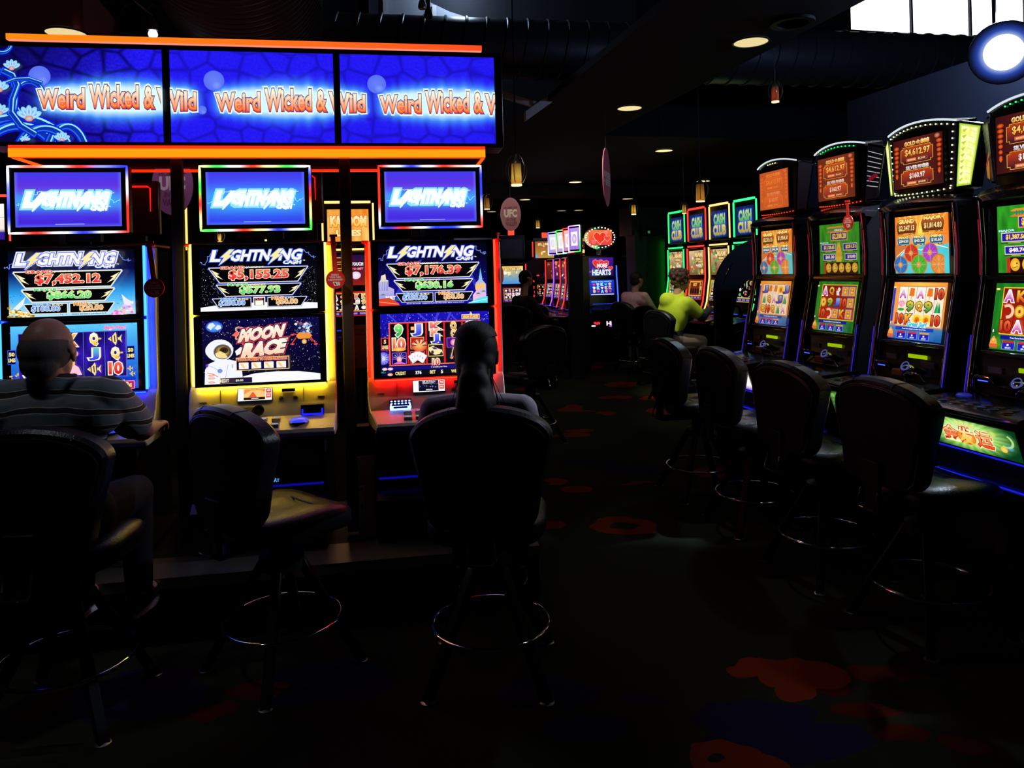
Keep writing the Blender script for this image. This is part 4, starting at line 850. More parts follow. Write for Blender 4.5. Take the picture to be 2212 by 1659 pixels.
def hang_sign(px, py, D, w, h, rz, lines, label, col=(.44, .17, .19), edge=None):
    p = at(px, py, D); t = empty('hanging_sign', p, rz); tag(t, label, 'hanging sign', None)
    n = 48; m = MB(); P = [(w/2*cos(2*pi*k/n), h/2*sin(2*pi*k/n)) for k in range(n)]; m.prism(P, -.004, .004)
    m.build('sign_board', mat('sign_card_pink_%.2f' % col[0], col, .5), t)
    for sgn in (0, 1):
        if sgn and abs(rz) < .3: break
        a = Art(100, 160)
        for (tx, x0, y0, x1, y1, c) in lines: a.text(tx, x0, y0, x1, y1, c, off=.05)
        a.build('lettering', w, h, t, M=Matrix.Rotation(pi*sgn, 4, 'Z') @ Matrix.Translation((0, -.0048, 0)), mt=vbase_mat('sign_print'))
    MB().cyl((0, 0, h/2), (0, 0, ceil_z(p)-p.z), .003, n=6).build('cord', M_blm, t)
    return t
UF = (('HOME OF', 18, 44, 82, 54, (120, 70, 76)), ('UFC', 20, 58, 80, 92, (236, 222, 196)), ('IN THE', 30, 99, 74, 112, (120, 70, 76)), ('VALLEY', 26, 117, 80, 134, (120, 70, 76)))
hang_sign(1103, 463, 7.4, .206, .335, 0, UF, 'round dusty pink hanging sign with three large cream capitals')
hang_sign(373, 400, 5.2, .29, .42, 0, UF, 'purple-tinted round hanging sign glimpsed behind the sign post between two machines', col=(.36, .13, .25))
BG = (('BURGER', 6, 66, 94, 82, (240, 225, 225)), ('+ BEER', 6, 86, 94, 102, (240, 225, 225)))
hang_sign(1310, 383, 6.0, .33, .475, radians(72.5), BG, 'tall narrow pink hanging sign turned nearly edge-on in mid aisle', col=(.62, .16, .22))

# small track spotlight with its cable, flood spotlight
t = empty('track_spotlight', TRACK); tag(t, 'tiny dazzling white spotlight on a thin cable above the blue sign', 'spotlight')
MB().ell((0, 0, 0), .024, .024, .024).build('bulb', emis('spot_white', (255, 255, 255), 9), t)
MB().lathe([(.026, .02), (.028, .04), (.022, .07), (.01, .09)], n=20).build('housing', M_blm, t)
cb = MB(); P = [Vector((0, 0, .1))+(at(288, 0, 3.6)-TRACK-Vector((0, 0, .1)))*u*1.25 for u in [k/12 for k in range(13)]]
cb.tube(P, .0045, 6).build('cable', M_chr, t)
t = empty('flood_spotlight', FLOOD); tag(t, 'large glaring blue-white spotlight over the far machine bank, by the window', 'spotlight')
q = Vector((-3.0, -4.3, -.9)).to_track_quat('Z', 'Y').to_matrix().to_4x4()
lm = MB().lathe([(.005, .034), (.05, .03), (.08, .022), (.105, .008)], n=40, M=q); lm.build('lens', emis('flood_white', (235, 243, 255), 12), t)
rf = Art(100, 100)  # soft blue halo round the lamp, painted as glowing rings
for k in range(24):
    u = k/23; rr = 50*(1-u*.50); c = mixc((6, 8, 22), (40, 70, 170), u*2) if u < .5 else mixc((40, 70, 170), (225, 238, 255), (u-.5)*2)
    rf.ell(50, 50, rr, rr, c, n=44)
rf.build('halo_disc', .37, .37, t, M=q @ Matrix.Translation((0, 0, .002)) @ Matrix.Rotation(-pi/2, 4, 'X'), strength=1.0, dz=.0001)
MB().lathe([(.186, -.002), (.19, -.02), (.15, -.10), (.06, -.15)], n=32, M=q).build('housing', M_blm, t)
MB().cyl((0, .08, .06), (0, .08, 5.6-FLOOD.z), .012, n=8).build('stem', M_blm, t)
for (px, py, D, lb) in ((912, 6, 6.0, 'small silver track spotlight in front of the grey roof panel'), (925, 26, 6.1, 'black bulb-shaped track fitting hanging by the grey roof panel')):
    p = at(px, py, D); t = empty('track_fitting', p); tag(t, lb, 'light fitting')
    MB().lathe([(.006, .12), (.02, .1), (.018, .03), (.03, .0), (.036, -.03), (.03, -.05), (.01, -.055)], n=16).build('housing', M_blm if py > 10 else M_mtl, t)
    MB().cyl((0, 0, .1), (0, 0, 5.6-p.z), .005, n=6).build('stem', M_blm, t)

# ------------------------------------------------------------------ overhead sign with posts and neon bars (bank axes: local x along the bank)
PL = Vector((-1.2645, 3.71, 0)); UL = Vector((cos(AL), sin(AL), 0)); NL = Vector((sin(AL), -cos(AL), 0))
t = empty('overhead_sign', PL, AL); tag(t, 'long blue overhead screen sign of three panels between two orange neon bars', 'sign')
MB().box(-1.262, 1.258, .012, .22, 2.262, 2.765).build('housing', M_bez, t, bevel=.006)
for i in range(3):
    x0 = (-1.235, -.402, .417)[i]; wd = (.797, .786, .797)[i]
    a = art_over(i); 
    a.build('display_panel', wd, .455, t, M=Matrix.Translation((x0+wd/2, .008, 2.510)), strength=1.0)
def neonbar(x0, x1, y0, y1, z0, z1, c0, c1, top, name='neon_bar'):
    m = MB(); m.box(x0, x1, y0, y1, z0, z1)
    me_o = m.build(name, None or vcol_mat('neon_orange', 1.25), t, smooth=False); me = me_o.data
    ca = me.color_attributes.new('Col', 'FLOAT_COLOR', 'CORNER')
    for p in me.polygons:
        for li in p.loop_indices:
            v = me.vertices[me.loops[li].vertex_index].co; u = (v.x-x0)/(x1-x0); c = mixc(c0, c1, u)
            if abs(p.normal.z) > .5: c = top
            ca.data[li].color = (*[s2l(k) for k in c], 1)
    return me_o
neonbar(-1.14, 1.153, .02, .09, 2.775, 2.803, (255, 128, 12), (255, 70, 28), (255, 130, 110))
neonbar(-1.125, 1.153, -.02, .02, 2.205, 2.246, (255, 146, 14), (255, 150, 16), (255, 60, 20))
neonbar(-1.125, 1.153, -.018, .02, 2.246, 2.262, (255, 50, 14), (255, 50, 14), (255, 60, 20))
for sx in (-1, 1): 
    x = -1.12 if sx < 0 else 1.148
    neonbar(x-.006, x+.006, .02, .43, 2.203, 2.215, (255, 90, 20), (255, 90, 20), (255, 90, 20))
neonbar(-1.12, 1.148, .43, .45, 2.195, 2.208, (255, 40, 10), (255, 40, 10), (255, 60, 20))
MB().box(-1.12, 1.148, .03, .45, 2.215, 2.255).build('underside', mat('matt_black', (.010, .008, .008), .8, spec=.1), t)
for x in (-.39, .426): MB().box(x-.028, x+.028, .03, .065, .284, 2.262).build('post', M_blm, t, bevel=.004)

# ------------------------------------------------------------------ left bank machines
def rainbow(P, r, k, cols, parent, name='led_frame', s=2.2):
    """closed light tube whose colour runs through cols"""
    m = MB(); n = len(P); Q = []
    for i in range(n):
        a, b = Vector(P[i]), Vector(P[(i+1) % n]); c = max(2, int((b-a).length/.02))
        Q += [a+(b-a)*j/c for j in range(c)]
    m.tube(Q, r, k, closed=True); o = m.build(name, vcol_mat('led_rgb', s), parent); me = o.data
    L_ = [0]
    for i in range(1, len(Q)): L_.append(L_[-1]+(Q[i]-Q[i-1]).length)
    tot = L_[-1]; ca = me.color_attributes.new('Col', 'FLOAT_COLOR', 'POINT'); nc = len(cols)
    for vi in range(len(me.vertices)):
        i = min(len(Q)-1, vi//k) if vi//k < len(Q) else 0; u = L_[i]/tot*nc; a = cols[int(u) % nc]; b = cols[(int(u)+1) % nc]; f = u-int(u); f = f*f*(3-2*f)
        c = mixc(a, b, f); ca.data[vi].color = (*[s2l(x) for x in c], 1)
    return o
WV, RD, BL, GR, YL = (235, 240, 255), (255, 40, 30), (40, 50, 255), (50, 255, 70), (255, 245, 160)
FRAMES = ([WV, (255, 90, 60), WV, RD, (120, 130, 255), BL, WV, RD, RD, WV, BL, WV, RD, WV, BL, (90, 100, 255)],
          [YL, GR, WV, RD, YL, GR, WV, BL, RD, YL, GR, WV, BL, YL, RD, WV, GR, YL, RD, GR],
          [RD, WV, BL, WV, RD, (255, 160, 150), WV, BL, BL, WV, RD, WV, BL, BL, WV, RD, BL, WV, RD, RD])
SIDEC = ((60, 150, 255), (255, 225, 110), (255, 60, 30)); LIT = ((10, 30, 255), (255, 205, 30), (255, 14, 6))
def left_machine(i, u0, label):
    p = PL+UL*u0; t = empty('slot_machine', p, AL); tag(t, label, 'slot machine', None)
    mb_ = MB().side([(.04, 1.768), (.03, 1.43), (.035, 1.07), (.012, 1.045), (-.008, .978), (-.013, .972), (-.045, .915), (-.165, .868), (-.175, .850), (-.150, .825), (.075, .825), (.075, 1.768)], -.350, .362)
    mb_.v = [((x+.045*min(1, (-.01-y)/.15) if (y < -.012 and x < 0) else x), y, z) for x, y, z in mb_.v]; mb_.build('body', M_sil, t, bevel=.006)
    MB().box(-.350, .350, .076, .30, .826, 1.752).build('rear_cabinet', mat('matt_black', (.010, .008, .008), .8, spec=.1), t)
    for sx in (-1, 1): MB().box(sx*.345-.018, sx*.345+.018, .03, .29, 1.768, 1.782).build('side_cap', M_red, t, bevel=.004)
    MB().box(-.315, .315, -.14, .40, .284, .825).build('lower_cabinet', M_blk, t, bevel=.008)
    MB().side([(.030, 1.785), (-.012, 1.775), (-.012, 1.428), (.03, 1.424)], -.318, .318).side([(.03, 1.422), (-.012, 1.418), (-.012, 1.068), (.03, 1.060)], -.316, .316).build('screen_bezel', M_bez, t, bevel=.004)
    art_upper(i).build('upper_screen', .560, .317, t, M=Matrix.Translation((0, -.0125, 1.602)))
    (art_low0, art_low1, art_low2)[i]().build('lower_screen', .562, .318, t, M=Matrix.Translation((0.004, -.0125, 1.242)))
    sm = emis('side_led_%d' % i, SIDEC[i], 2.6)
    for sx in (-1, 1):
        for z0, z1 in ((1.075, 1.415), (1.433, 1.775)): MB().cyl((sx*.3225, -.008, z0), (sx*.3225, -.008, z1), .0065, n=10).build('side_light', sm, t)
    # hidden-edge glow bar under the lower bezel and behind the side lights
    gm_ = emis('edge_led_%d' % i, LIT[i], 21.0)
    MB().box(-.31, .31, .000, .012, 1.0560, 1.0605).build('under_light', emis('under_led_%d' % i, LIT[i], (22.0, 30.0, 26.0)[i]), t)
    for sx in (-1, 1): MB().box(sx*.324-.002, sx*.324+.002, .010, .026, 1.08, 1.77).build('edge_light', gm_, t)
    # panel lines
    for x in (-.20, .20): MB().box(x-.0006, x+.0006, -.012, .02, .975, 1.05).build('panel_seam', M_blm, t)
    MB().box(-.352, .352, -.0095, .0, .9725, .9745).build('panel_seam', M_blm, t)
    # player display, card slot, speakers
    pd = Art(160, 64); pd.rect(0, 0, 160, 64, (250, 250, 250))
    if i == 1: pd.rect(28, 2, 128, 60, (255, 150, 60)); pd.poly([(28, 30), (60, 10), (100, 8), (128, 20), (128, 46), (28, 46)], (255, 205, 130)); pd.poly([(50, 46), (70, 16), (90, 46)], (240, 90, 50)); pd.rect(28, 47, 128, 60, (30, 18, 10)); pd.text('AVALON', 64, 50, 96, 56, WHT, off=.04)
    else:
        pd.rect(28, 2, 128, 60, (14, 14, 40)); pd.stars(40, 30, 4, 126, 40, r=(.8, 2.4), seed=3, col=(120, 170, 240)); pd.text('GET 200 POINTS', 46, 6, 112, 11, WHT, off=.03); pd.text('MEMBERS ONLY', 50, 14, 108, 19, WHT, off=.03); pd.text('AVALON', 64, 50, 96, 56, WHT, off=.04)
    pd.rect(132, 4, 156, 26, (230, 70, 60)); pd.rect(132, 30, 156, 52, (235, 90, 70)); pd.text('YES', 136, 10, 152, 18, WHT, off=.04); pd.text('NO', 137, 36, 151, 44, WHT, off=.04)
    Mp = Matrix.Translation((-.036, -.001, 1.021)) @ Matrix.Rotation(radians(-17), 4, 'X')
    pd.build('player_display', .164, .060, t, M=Mp)
    MB().box(-.085, .085, 0, .006, -.034, .034, M=Mp).build('display_frame', M_bez, t)
    MB().box(.094, .158, -.006, .006, 1.028, 1.044).build('card_slot', M_bez, t, bevel=.002)
    sp = MB()
    for cx in (.09, .16):
        for a_ in range(-3, 4):
            for b_ in range(-3, 4):
                if a_*a_+b_*b_ <= 9: sp.cyl((cx+a_*.0035, -.0085, .997+b_*.0032), (cx+a_*.0035, .0, .997+b_*.0032), .0012, n=6)
    sp.build('speaker_grille', M_bez, t)
    MB().box(.268, .302, -.005, .004, .994, .999).build('pull_tab', M_mtl, t); MB().box(-.300, -.265, -.005, .004, .990, .995).build('pull_tab', M_mtl, t)
    # riser: black button, bill acceptor
    Mr = Matrix.Translation((0, -.055, .946)) @ Matrix.Rotation(radians(-59.5), 4, 'X')      # riser face: local z up the slope
    MB().lathe([(.028, 0), (.028, .004), (.024, .004), (.022, .001), (.002, .001)], c=(0, 0, 0), n=28, M=Matrix.Translation((-.017, -.031, .943)) @ Matrix.Rotation(radians(60), 4, 'X')).build('lock_cover', M_bez, t)
    MB().torus((0, 0, 0), .028, .002, n=28, k=6, M=Matrix.Translation((-.017, -.033, .944)) @ Matrix.Rotation(radians(60), 4, 'X')).build('chrome_ring', M_chr, t)
    bx = .245 if i != 2 else -.185
    MB().box(bx-.056, bx+.056, -.050, -.0, .906, .965).build('bill_acceptor', M_bez, t, bevel=.003)
    be = emis('bill_blue' if i < 2 else 'bill_blue_hot', (20, 30, 255) if i < 2 else (110, 130, 255), 1.6 if i < 2 else 5.0)
    g = MB()
    g.box(bx-.052, bx+.052, -.0525, -.050, .909, .922).box(bx-.052, bx-.044, -.0525, -.050, .922, .944).box(bx+.044, bx+.052, -.0525, -.050, .922, .944)
    if i == 2:
        for z in (.946, .958):
            for k in range(6): g.ell((bx-.045+k*.018, -.052, z), .006, .003, .004, n=8, k=6)
        g.box(bx-.054, bx+.054, -.0535, -.050, .918, .934)
    g.build('bill_light', be, t)
    MB().box(bx-.035, bx+.035, -.062, -.05, .923, .932).build('bill_mouth', M_bez, t, bevel=.002)
    if i == 1:
        tk = Art(60, 26); tk.rect(0, 0, 60, 26, (20, 40, 240)); tk.rect(2, 10, 58, 14, (150, 190, 255)); tk.rect(2, 18, 58, 22, (90, 140, 255)); tk.text('TICKET', 10, 3, 50, 8, (220, 230, 255), off=.04)
        tk.build('ticket_light', .075, .032, t, M=Matrix.Translation((-.17, -.032, .945)) @ Matrix.Rotation(radians(-30), 4, 'X'), strength=1.2)
        MB().box(-.135, -.04, -.001, .001, -.014, .012, M=Matrix.Translation((0, -.030, .950)) @ Matrix.Rotation(radians(-30), 4, 'X')).build('notice_plate', M_mtl, t)
    # deck buttons
    bt = mat('button_plastic', (.42, .46, .52), .25, metal=.3)
    for r_ in range(2):
        for k in range(6):
            x = -.235+.062*k if i < 2 else -.15+.058*k; y = -.080-.050*r_; z = .915-.392*(-.045-y)+.004
            MB().box(x-.021, x+.021, y-.016, y+.016, z-.012, z+.008).build('button', R_(k+r_, (bt, bt, mat('button_gold', (.55, .36, .10), .3, metal=.4))), t, bevel=.004)
            MB().box(x-.014, x+.014, y-.010, y+.010, z+.0078, z+.0092).build('button_cap', emis('cap_glow', (150, 190, 235), .55), t)
    MB().lathe([(.044, 0), (.043, .006), (.036, .014), (.02, .019), (.001, .02)], c=(.186, -.105, .894), n=28).build('play_button', emis('play_blue', (50, 70, 255), .9), t)
    MB().lathe([(.048, 0), (.048, .004), (.043, .005)], c=(.186, -.105, .892), n=28).build('chrome_ring', M_chr, t)
    # belly: logo and blue trays
    if i != 0: 
        lg = Art(120, 24); lg.text('ARISTOCRAT', 4, 4, 116, 20, (90, 170, 255), off=.03); lg.ell(99, 1.4, 2, 2, (150, 210, 255), n=8)
        lg.build('logo', .132, .022, t, M=Matrix.Translation((.030, -.1425, .622)), strength=1.0)
    bb = emis('belly_blue', (14, 14, 190), .55)
    for z, h in ((.592, .008), (.555, .006), (.535, .003)): MB().box(-.30, .30, -.150+(.592-z)*.3, -.139, z, z+h).build('belly_light', bb, t)
    MB().side([(-.14, .535), (-.19, .500), (-.14, .494)], -.31, .31).build('belly_lip', M_blk, t)
    # top screen on its neck
    wt, zt0, zt1 = .540, 1.838, 2.168; xo = (-.012, -.008, -.002)[i]
    MB().box(xo-wt/2, xo+wt/2, .0, .055, zt0, zt1).build('topper_housing', M_bez, t, bevel=.006)
    art_topper(i).build('topper_screen', .472, .262, t, M=Matrix.Translation((xo, -.0010, 2.003)))
    c = wt/2-.006; a_, b_ = zt0+.006, zt1-.006
    rainbow([(xo-c, -.002, b_), (xo+c, -.002, b_), (xo+c, -.002, a_), (xo-c, -.002, a_)], .0058, 8, FRAMES[i], t, s=2.0)
    MB().box(xo-.06, xo-.03, .03, .05, 1.765, 1.84).box(xo+.05, xo+.08, .03, .05, 1.765, 1.84).box(xo-.10, xo+.12, .05, .09, 1.80, 2.05).build('topper_bracket', M_blm, t)
    MB().box(-.30, .30, .06, .30, 1.767, 1.79).build('top_cover', M_blm, t, bevel=.01)
    return t
left_machine(0, -.860, 'blue-lit gaming machine with an undersea screen, played by the man in the striped shirt')
left_machine(1, 0.0, 'yellow-lit gaming machine showing a white astronaut, with nobody seated')
left_machine(2, .866, 'red-lit gaming machine with a night city screen, played by the long-haired woman')
# plinth, access panel
t = empty('bank_plinth', PL, AL); tag(t, 'low dark plinth with a dull metal nosing under the three machines', 'plinth')
MB().box(-1.75, 1.32, -.36, .62, 0, .272).build('plinth_body', M_blm, t, bevel=.004)
MB().box(-1.75, 1.32, -.375, -.36, .235, .282).box(-1.75, 1.32, -.375, -.12, .272, .284).build('nosing', M_mtl, t)
t = empty('access_panel', PL+UL*.502+Vector((0, 0, .284)), AL); tag(t, 'narrow metal access panel in its pink-lit colour with a scuffed latch, standing on the plinth', 'panel')
MB().box(-.045, .045, -.02, .06, 0, .40).build('panel_body', mat('pink_lit_steel', (.72, .46, .36), .45, metal=.3, bump=(40, .1)), t, bevel=.003)  # silver metal; pink light is put into panel and latch colour
MB().box(-.045, .045, -.018, .06, .40, .55).build('upper_cover', M_blk, t)
MB().box(-.040, -.008, -.034, -.02, .13, .25).build('latch', mat('scuffed_latch', (.80, .52, .42), .4, metal=.4, bump=(60, .5)), t, bevel=.003)
for z in (.145, .236): MB().cyl((-.026, -.036, z), (-.026, -.033, z), .007, n=12).build('screw', M_bez, t)

# card reminder tags hanging on straps
def card_tag(p, rz, label, s=1.0, strap=.22, txt=True, bend=.01):
    t = empty('hang_tag', p, rz); tag(t, label, 'hanging tag')
    r = .047*s; MB().cyl((0, -.0015, 0), (0, .0015, 0), r, n=40).build('disc', M_red, t)
    m = MB(); m.hexa([(-.012*s, -.001, r*.8), (.012*s, -.001, r*.8), (.012*s, .001, r*.8), (-.012*s, .001, r*.8), (-.03*s-bend, -.001, strap), (-.006*s-bend, -.001, strap), (-.006*s-bend, .001, strap), (-.03*s-bend, .001, strap)])
    m.box(-.034*s-bend, .004-bend, -.004, .004, strap-.004, strap+.008); m.build('strap', M_red, t)
    if txt:
        a = Art(100, 100)
        for s_, x0, y0, x1, y1 in (('INSERT', 30, 20, 70, 29), ('YOUR CARD', 20, 33, 80, 42), ('& BE REWARDED', 12, 46, 88, 55)): a.text(s_, x0, y0, x1, y1, (245, 200, 190), off=.05)
        a.poly([(36, 62), (58, 62), (66, 84), (44, 84)], (245, 225, 210)); a.poly([(60, 62), (70, 62), (76, 82), (68, 82)], (245, 225, 210)); a.poly([(42, 66), (50, 66), (56, 80), (50, 80)], (40, 10, 10))
        a.build('lettering', 2*r, 2*r, t, M=Matrix.Translation((0, -.0022, 0)), mt=vbase_mat('sign_print'))
    return t
card_tag(PL+UL*(-.860+.372)+NL*.03+Vector((0, 0, 1.567)), AL, 'round red card tag hanging on the blue-lit machine, with purple glare', bend=.0)
card_tag(PL+UL*(.372)+NL*.03+Vector((0, 0, 1.585)), AL, 'bright red round card tag hanging on the yellow-lit machine', bend=-.01)
card_tag(PL+UL*(.866+.362)-NL*.05+Vector((0, 0, 1.585)), AL+radians(62), 'red disc tag sticking out behind the edge of the red-lit machine', txt=False)
# ------------------------------------------------------------------ right bank machines
PR = Vector((2.2, 4.0, 0)); UR = Vector((cos(AR), sin(AR), 0)); NR = Vector((sin(AR), -cos(AR), 0))
def right_machine(u0, label, top, up, low, wing, dots, belly, bar_glow=None, tagp=None):
    t = empty('slot_machine', PR+UR*u0, AR); tag(t, label, 'slot machine')
    MB().side([(.06, 1.93), (.02, 1.87), (.015, 1.50), (-.045, 1.165), (-.06, 1.15), (-.07, 1.02), (-.10, .965), (-.10, .60), (-.02, .45), (-.02, 0), (.56, 0), (.56, 1.93)], -.245, .245).build('cabinet', M_blk, t, bevel=.006)
    # curved hood
    m = MB(); n = 14; rg = []
    for k in range(n+1):
        x = -.262+.524*k/n; b = 1-(2*k/n-1)**2
        rg.append([(x, .06, 1.875), (x, -.02-.06*b, 1.885), (x, -.03-.075*b, 1.905+.01*b), (x, .0-.03*b, 1.935+.018*b), (x, .10, 1.945+.018*b)])
    m.loft(rg); m.build('hood', mat('purple_grey_gloss', (.05, .04, .055), .2, metal=.6, coat=.5), t)
    hl_ = Art(100, 14); hl_.text('ARISTOCRAT', 2, 2, 98, 12, (8, 6, 10), off=.05); hl_.build('hood_lettering', .17, .022, t, M=Matrix.Translation((0, -.110, 1.908)) @ Matrix.Rotation(radians(-18), 4, 'X'), mt=vbase_mat('sign_print'))
    art = up; art.build('upper_screen', .372, .315, t, M=Matrix.Translation((0, .0145, 1.6965)))
    low.build('lower_screen', .372, .315, t, M=Matrix.Translation((0, -.024, 1.335)) @ Matrix.Rotation(radians(-10.1), 4, 'X'))
    MB().box(-.235, .235, -.008, .02, 1.503, 1.527).build('divider_bar', M_blk if not bar_glow else mat('bronze_bar', (.7, .3, .12), .15, metal=.9), t, bevel=.006)
    MB().box(-.225, .225, -.065, -.04, 1.150, 1.172).build('lower_bar', M_chr if not bar_glow else MATS['bronze_bar'], t, bevel=.006)
    # S-curved side pillars: gloss body; thin glowing lines stand in for coloured reflections
    prof = [(-.02, 1.90), (-.012, 1.80), (-.004, 1.66), (-.008, 1.53), (-.032, 1.40), (-.068, 1.24), (-.092, 1.10), (-.115, .98), (-.125, .90)]
    for sx in (-1, 1):
        MB().tube([(sx*.252, y+.006, z) for y, z in prof], .016, 10).build('side_pillar', M_chr if False else mat('dark_chrome', (.35, .33, .42), .10, metal=1.0), t)
        MB().tube([(sx*.262, y-.010, z) for y, z in prof[5:]], .0022, 6).build('pillar_glint', emis('pillar_violet', (52, 44, 220), .8), t)
        MB().tube([(sx*.262, y-.008, z) for y, z in prof[1:4]], .002, 6).build('pillar_glint', emis('pillar_red', (210, 36, 60), .5), t)
    # middle panel: green label, notices, chrome printer and coin parts
    MB().box(-.01, .115, -.078, -.070, 1.088, 1.108).build('green_label', emis('label_lime', (165, 205, 0), .8), t)
    MB().box(-.172, -.10, -.076, -.07, 1.07, 1.097).build('notice_plate', mat('notice_grey', (.30, .28, .36), .6), t)
    MB().box(.08, .17, -.080, -.07, 1.045, 1.075).build('notice_plate', mat('notice_dim', (.16, .14, .22), .6), t)
    MB().box(-.20, -.12, -.118, -.09, 1.02, 1.048).build('ticket_slot', M_blk, t, bevel=.004)
    MB().box(-.19, -.135, -.1195, -.118, 1.031, 1.036).build('slot_light', emis('slot_blue', (60, 80, 255), 2.2), t)
    m = MB(); m.tube([(-.215, -.11, .97), (-.212, -.125, 1.03), (-.19, -.13, 1.055), (-.12, -.13, 1.055), (-.10, -.12, 1.03)], .006, 8); m.build('chrome_arc', M_chr, t)
    m = MB(); m.tube([(.04, -.14, .965), (.045, -.15, 1.005), (.07, -.155, 1.02), (.15, -.15, 1.018), (.17, -.14, .985)], .008, 8); m.build('chrome_arc', M_chr, t)
    MB().ell((0, 0, 0), .05, .03, .022, M=Matrix.Translation((.02, -.11, 1.035))).build('bill_acceptor', M_chr, t)
    MB().torus((0, 0, 0), .024, .003, n=24, k=6, M=Matrix.Translation((.03, -.135, 1.05)) @ Matrix.Rotation(radians(60), 4, 'X')).build('acceptor_ring', emis('ring_blue', (120, 130, 230), .35), t)
    MB().box(-.085, .005, -.125, -.08, .985, 1.025).build('printer', mat('amber_plastic', (.75, .28, .05), .15, coat=.6) if bar_glow or wing == 'glow' else M_blk, t, bevel=.008)
    # button deck
    m = MB(); n = 12; rg = []
    for k in range(n+1):
        x = -.285+.57*k/n; b = 1-(2*k/n-1)**2
        rg.append([(x, -.09, .955), (x, -.09, .972), (x, -.395-.025*b, .952), (x, -.415-.025*b, .945), (x, -.41-.025*b, .925), (x, -.385-.02*b, .915), (x, -.09, .90)])
    m.loft(rg); m.build('button_deck', M_blk, t)
    m = MB(); m.tube([(-.285+.57*k/12, -.415-.025*(1-(2*k/12-1)**2), .938) for k in range(13)], .005, 6); m.build('deck_trim', M_chr, t)
    for r_ in range(2):
        for k in range(7):
            x = -.235+k*.066+.02*r_; y = -.30-.055*r_; z = .954
            col = R_(k*3+r_*2, ((.30, .14, .09), (.08, .16, .34), (.12, .22, .18), (.26, .16, .10)))
            MB().lathe([(.025, 0), (.0245, .006), (.021, .010), (.002, .0105)], c=(x, y, z), n=20).build('button', mat('deck_button_%d' % (k*3+r_*2 & 3), col, .2, coat=.5), t)
            MB().lathe([(.028, 0), (.028, .003), (.025, .004)], c=(x, y, z), n=20).build('button_ring', M_chr, t)
    MB().lathe([(.034, 0), (.033, .008), (.025, .014), (.002, .015)], c=(-.19, -.20, .961), n=24).build('play_button', emis('play_violet', (40, 50, 200), .35), t)
    # belly glass, blue recess
    MB().side([(-.385, .91), (-.395, .90), (-.345, .755), (-.31, .745), (-.09, .745), (-.09, .91)], -.27, .27).build('belly_housing', M_blk, t)
    belly.build('belly_glass', .50, .14, t, M=Matrix.Translation((0, -.3735, .829)) @ Matrix.Rotation(radians(19), 4, 'X'), strength=1.0)
    MB().box(-.26, .26, -.30, -.09, .60, .745).build('recess', mat('blue_black_gloss', (.01, .012, .05), .12, spec=.8), t)
    for z, y in ((.738, -.315), (.618, -.32)): MB().box(-.25, .25, y, y+.01, z, z+.007).build('recess_light', emis('recess_blue', (24, 34, 235), .9), t)
    MB().side([(-.29, .60), (-.31, .605), (-.322, .622), (-.31, .615), (-.29, .61)], -.27, .27).build('recess_lip', M_chr, t)
    MB().box(-.25, .25, -.22, .0, 0, .60).build('lower_door', M_blk, t, bevel=.01)
    # topper
    m = MB(); n = 14; rg = []
    for k in range(n+1):
        s_ = 2*k/n-1; b = 1-s_*s_; xb, xt = .205*s_, .232*s_
        rg.append([(xb, .035-.028*b, 1.962-.012*b), (xt, .035-.028*b, 2.315+.032*b), (xt*1.0, .16, 2.335+.03*b), (xb, .16, 1.95)])
    m.loft(rg); m.build('topper_housing', M_blk, t)
    top.build('topper_screen', .345, .27, t, M=Matrix.Translation((0, .004, 2.142)))
    MB().box(-.18, .18, .006, .03, 2.0, 2.285).build('topper_bezel', M_bez, t)
    MB().tube([(.237*(2*k/14-1), .028-.028*(1-(2*k/14-1)**2), 2.32+.034*(1-(2*k/14-1)**2)) for k in range(15)], .0055, 6).build('crown_light', emis('crown_white_%s' % (wing == 'glow'), (225, 240, 245), .9 if wing != 'none' else .35), t)
    # marquee bulbs round the topper
    dc, n_on = dots; P = []
    for k in range(15): s_ = 2*k/14-1; b = 1-s_*s_; P.append((.218*s_, .028-.028*b, 2.302+.028*b))
    if n_on == 'all':
        for k in range(1, 10): P += [(-.217+.0025*k, .026, 2.30-.0345*k), (.217-.0025*k, .026, 2.30-.0345*k)]
        for k in range(13): s_ = 2*k/12-1; b = 1-s_*s_; P.append((.19*s_, .026-.028*b, 1.978-.008*b))
    else: P = P[n_on[0]:n_on[1]]
    for p in P: MB().ell(p, .0042, .0042, .0042, n=8, k=6).build('marquee_bulb', emis('bulb_%d_%d' % (dc[0], dc[1]), dc, 2.0), t)
    if n_on != 'all' and bar_glow:
        for k in range(16): s_ = 2*k/15-1; b = 1-s_*s_; MB().ell((.19*s_, .026-.028*b, 1.975-.008*b), .007, .003, .004, n=8, k=6).build('marquee_bulb', emis('bulb_red', (255, 60, 30), 1.4), t)
    # wings
    for sx in (-1, 1):
        m = MB(); p = [(sx*.212, .04, 1.968), (sx*.272, .078, 1.975), (sx*.25, .17, 1.975), (sx*.205, .16, 1.968), (sx*.240, .04, 2.318), (sx*.328, .098, 2.285), (sx*.30, .19, 2.285), (sx*.232, .16, 2.318)]
        m.hexa(p); m.build('wing', mat('dark_chrome', (.35, .33, .42), .10, metal=1.0) if wing != 'glow' else M_blk, t, bevel=.004)
        q0, q1, q2, q3 = [Vector(p[k]) for k in (0, 1, 5, 4)]; nn = (q1-q0).cross(q3-q0).normalized(); nn = nn if nn.y < 0 else -nn
        a = Art(40, 120); 
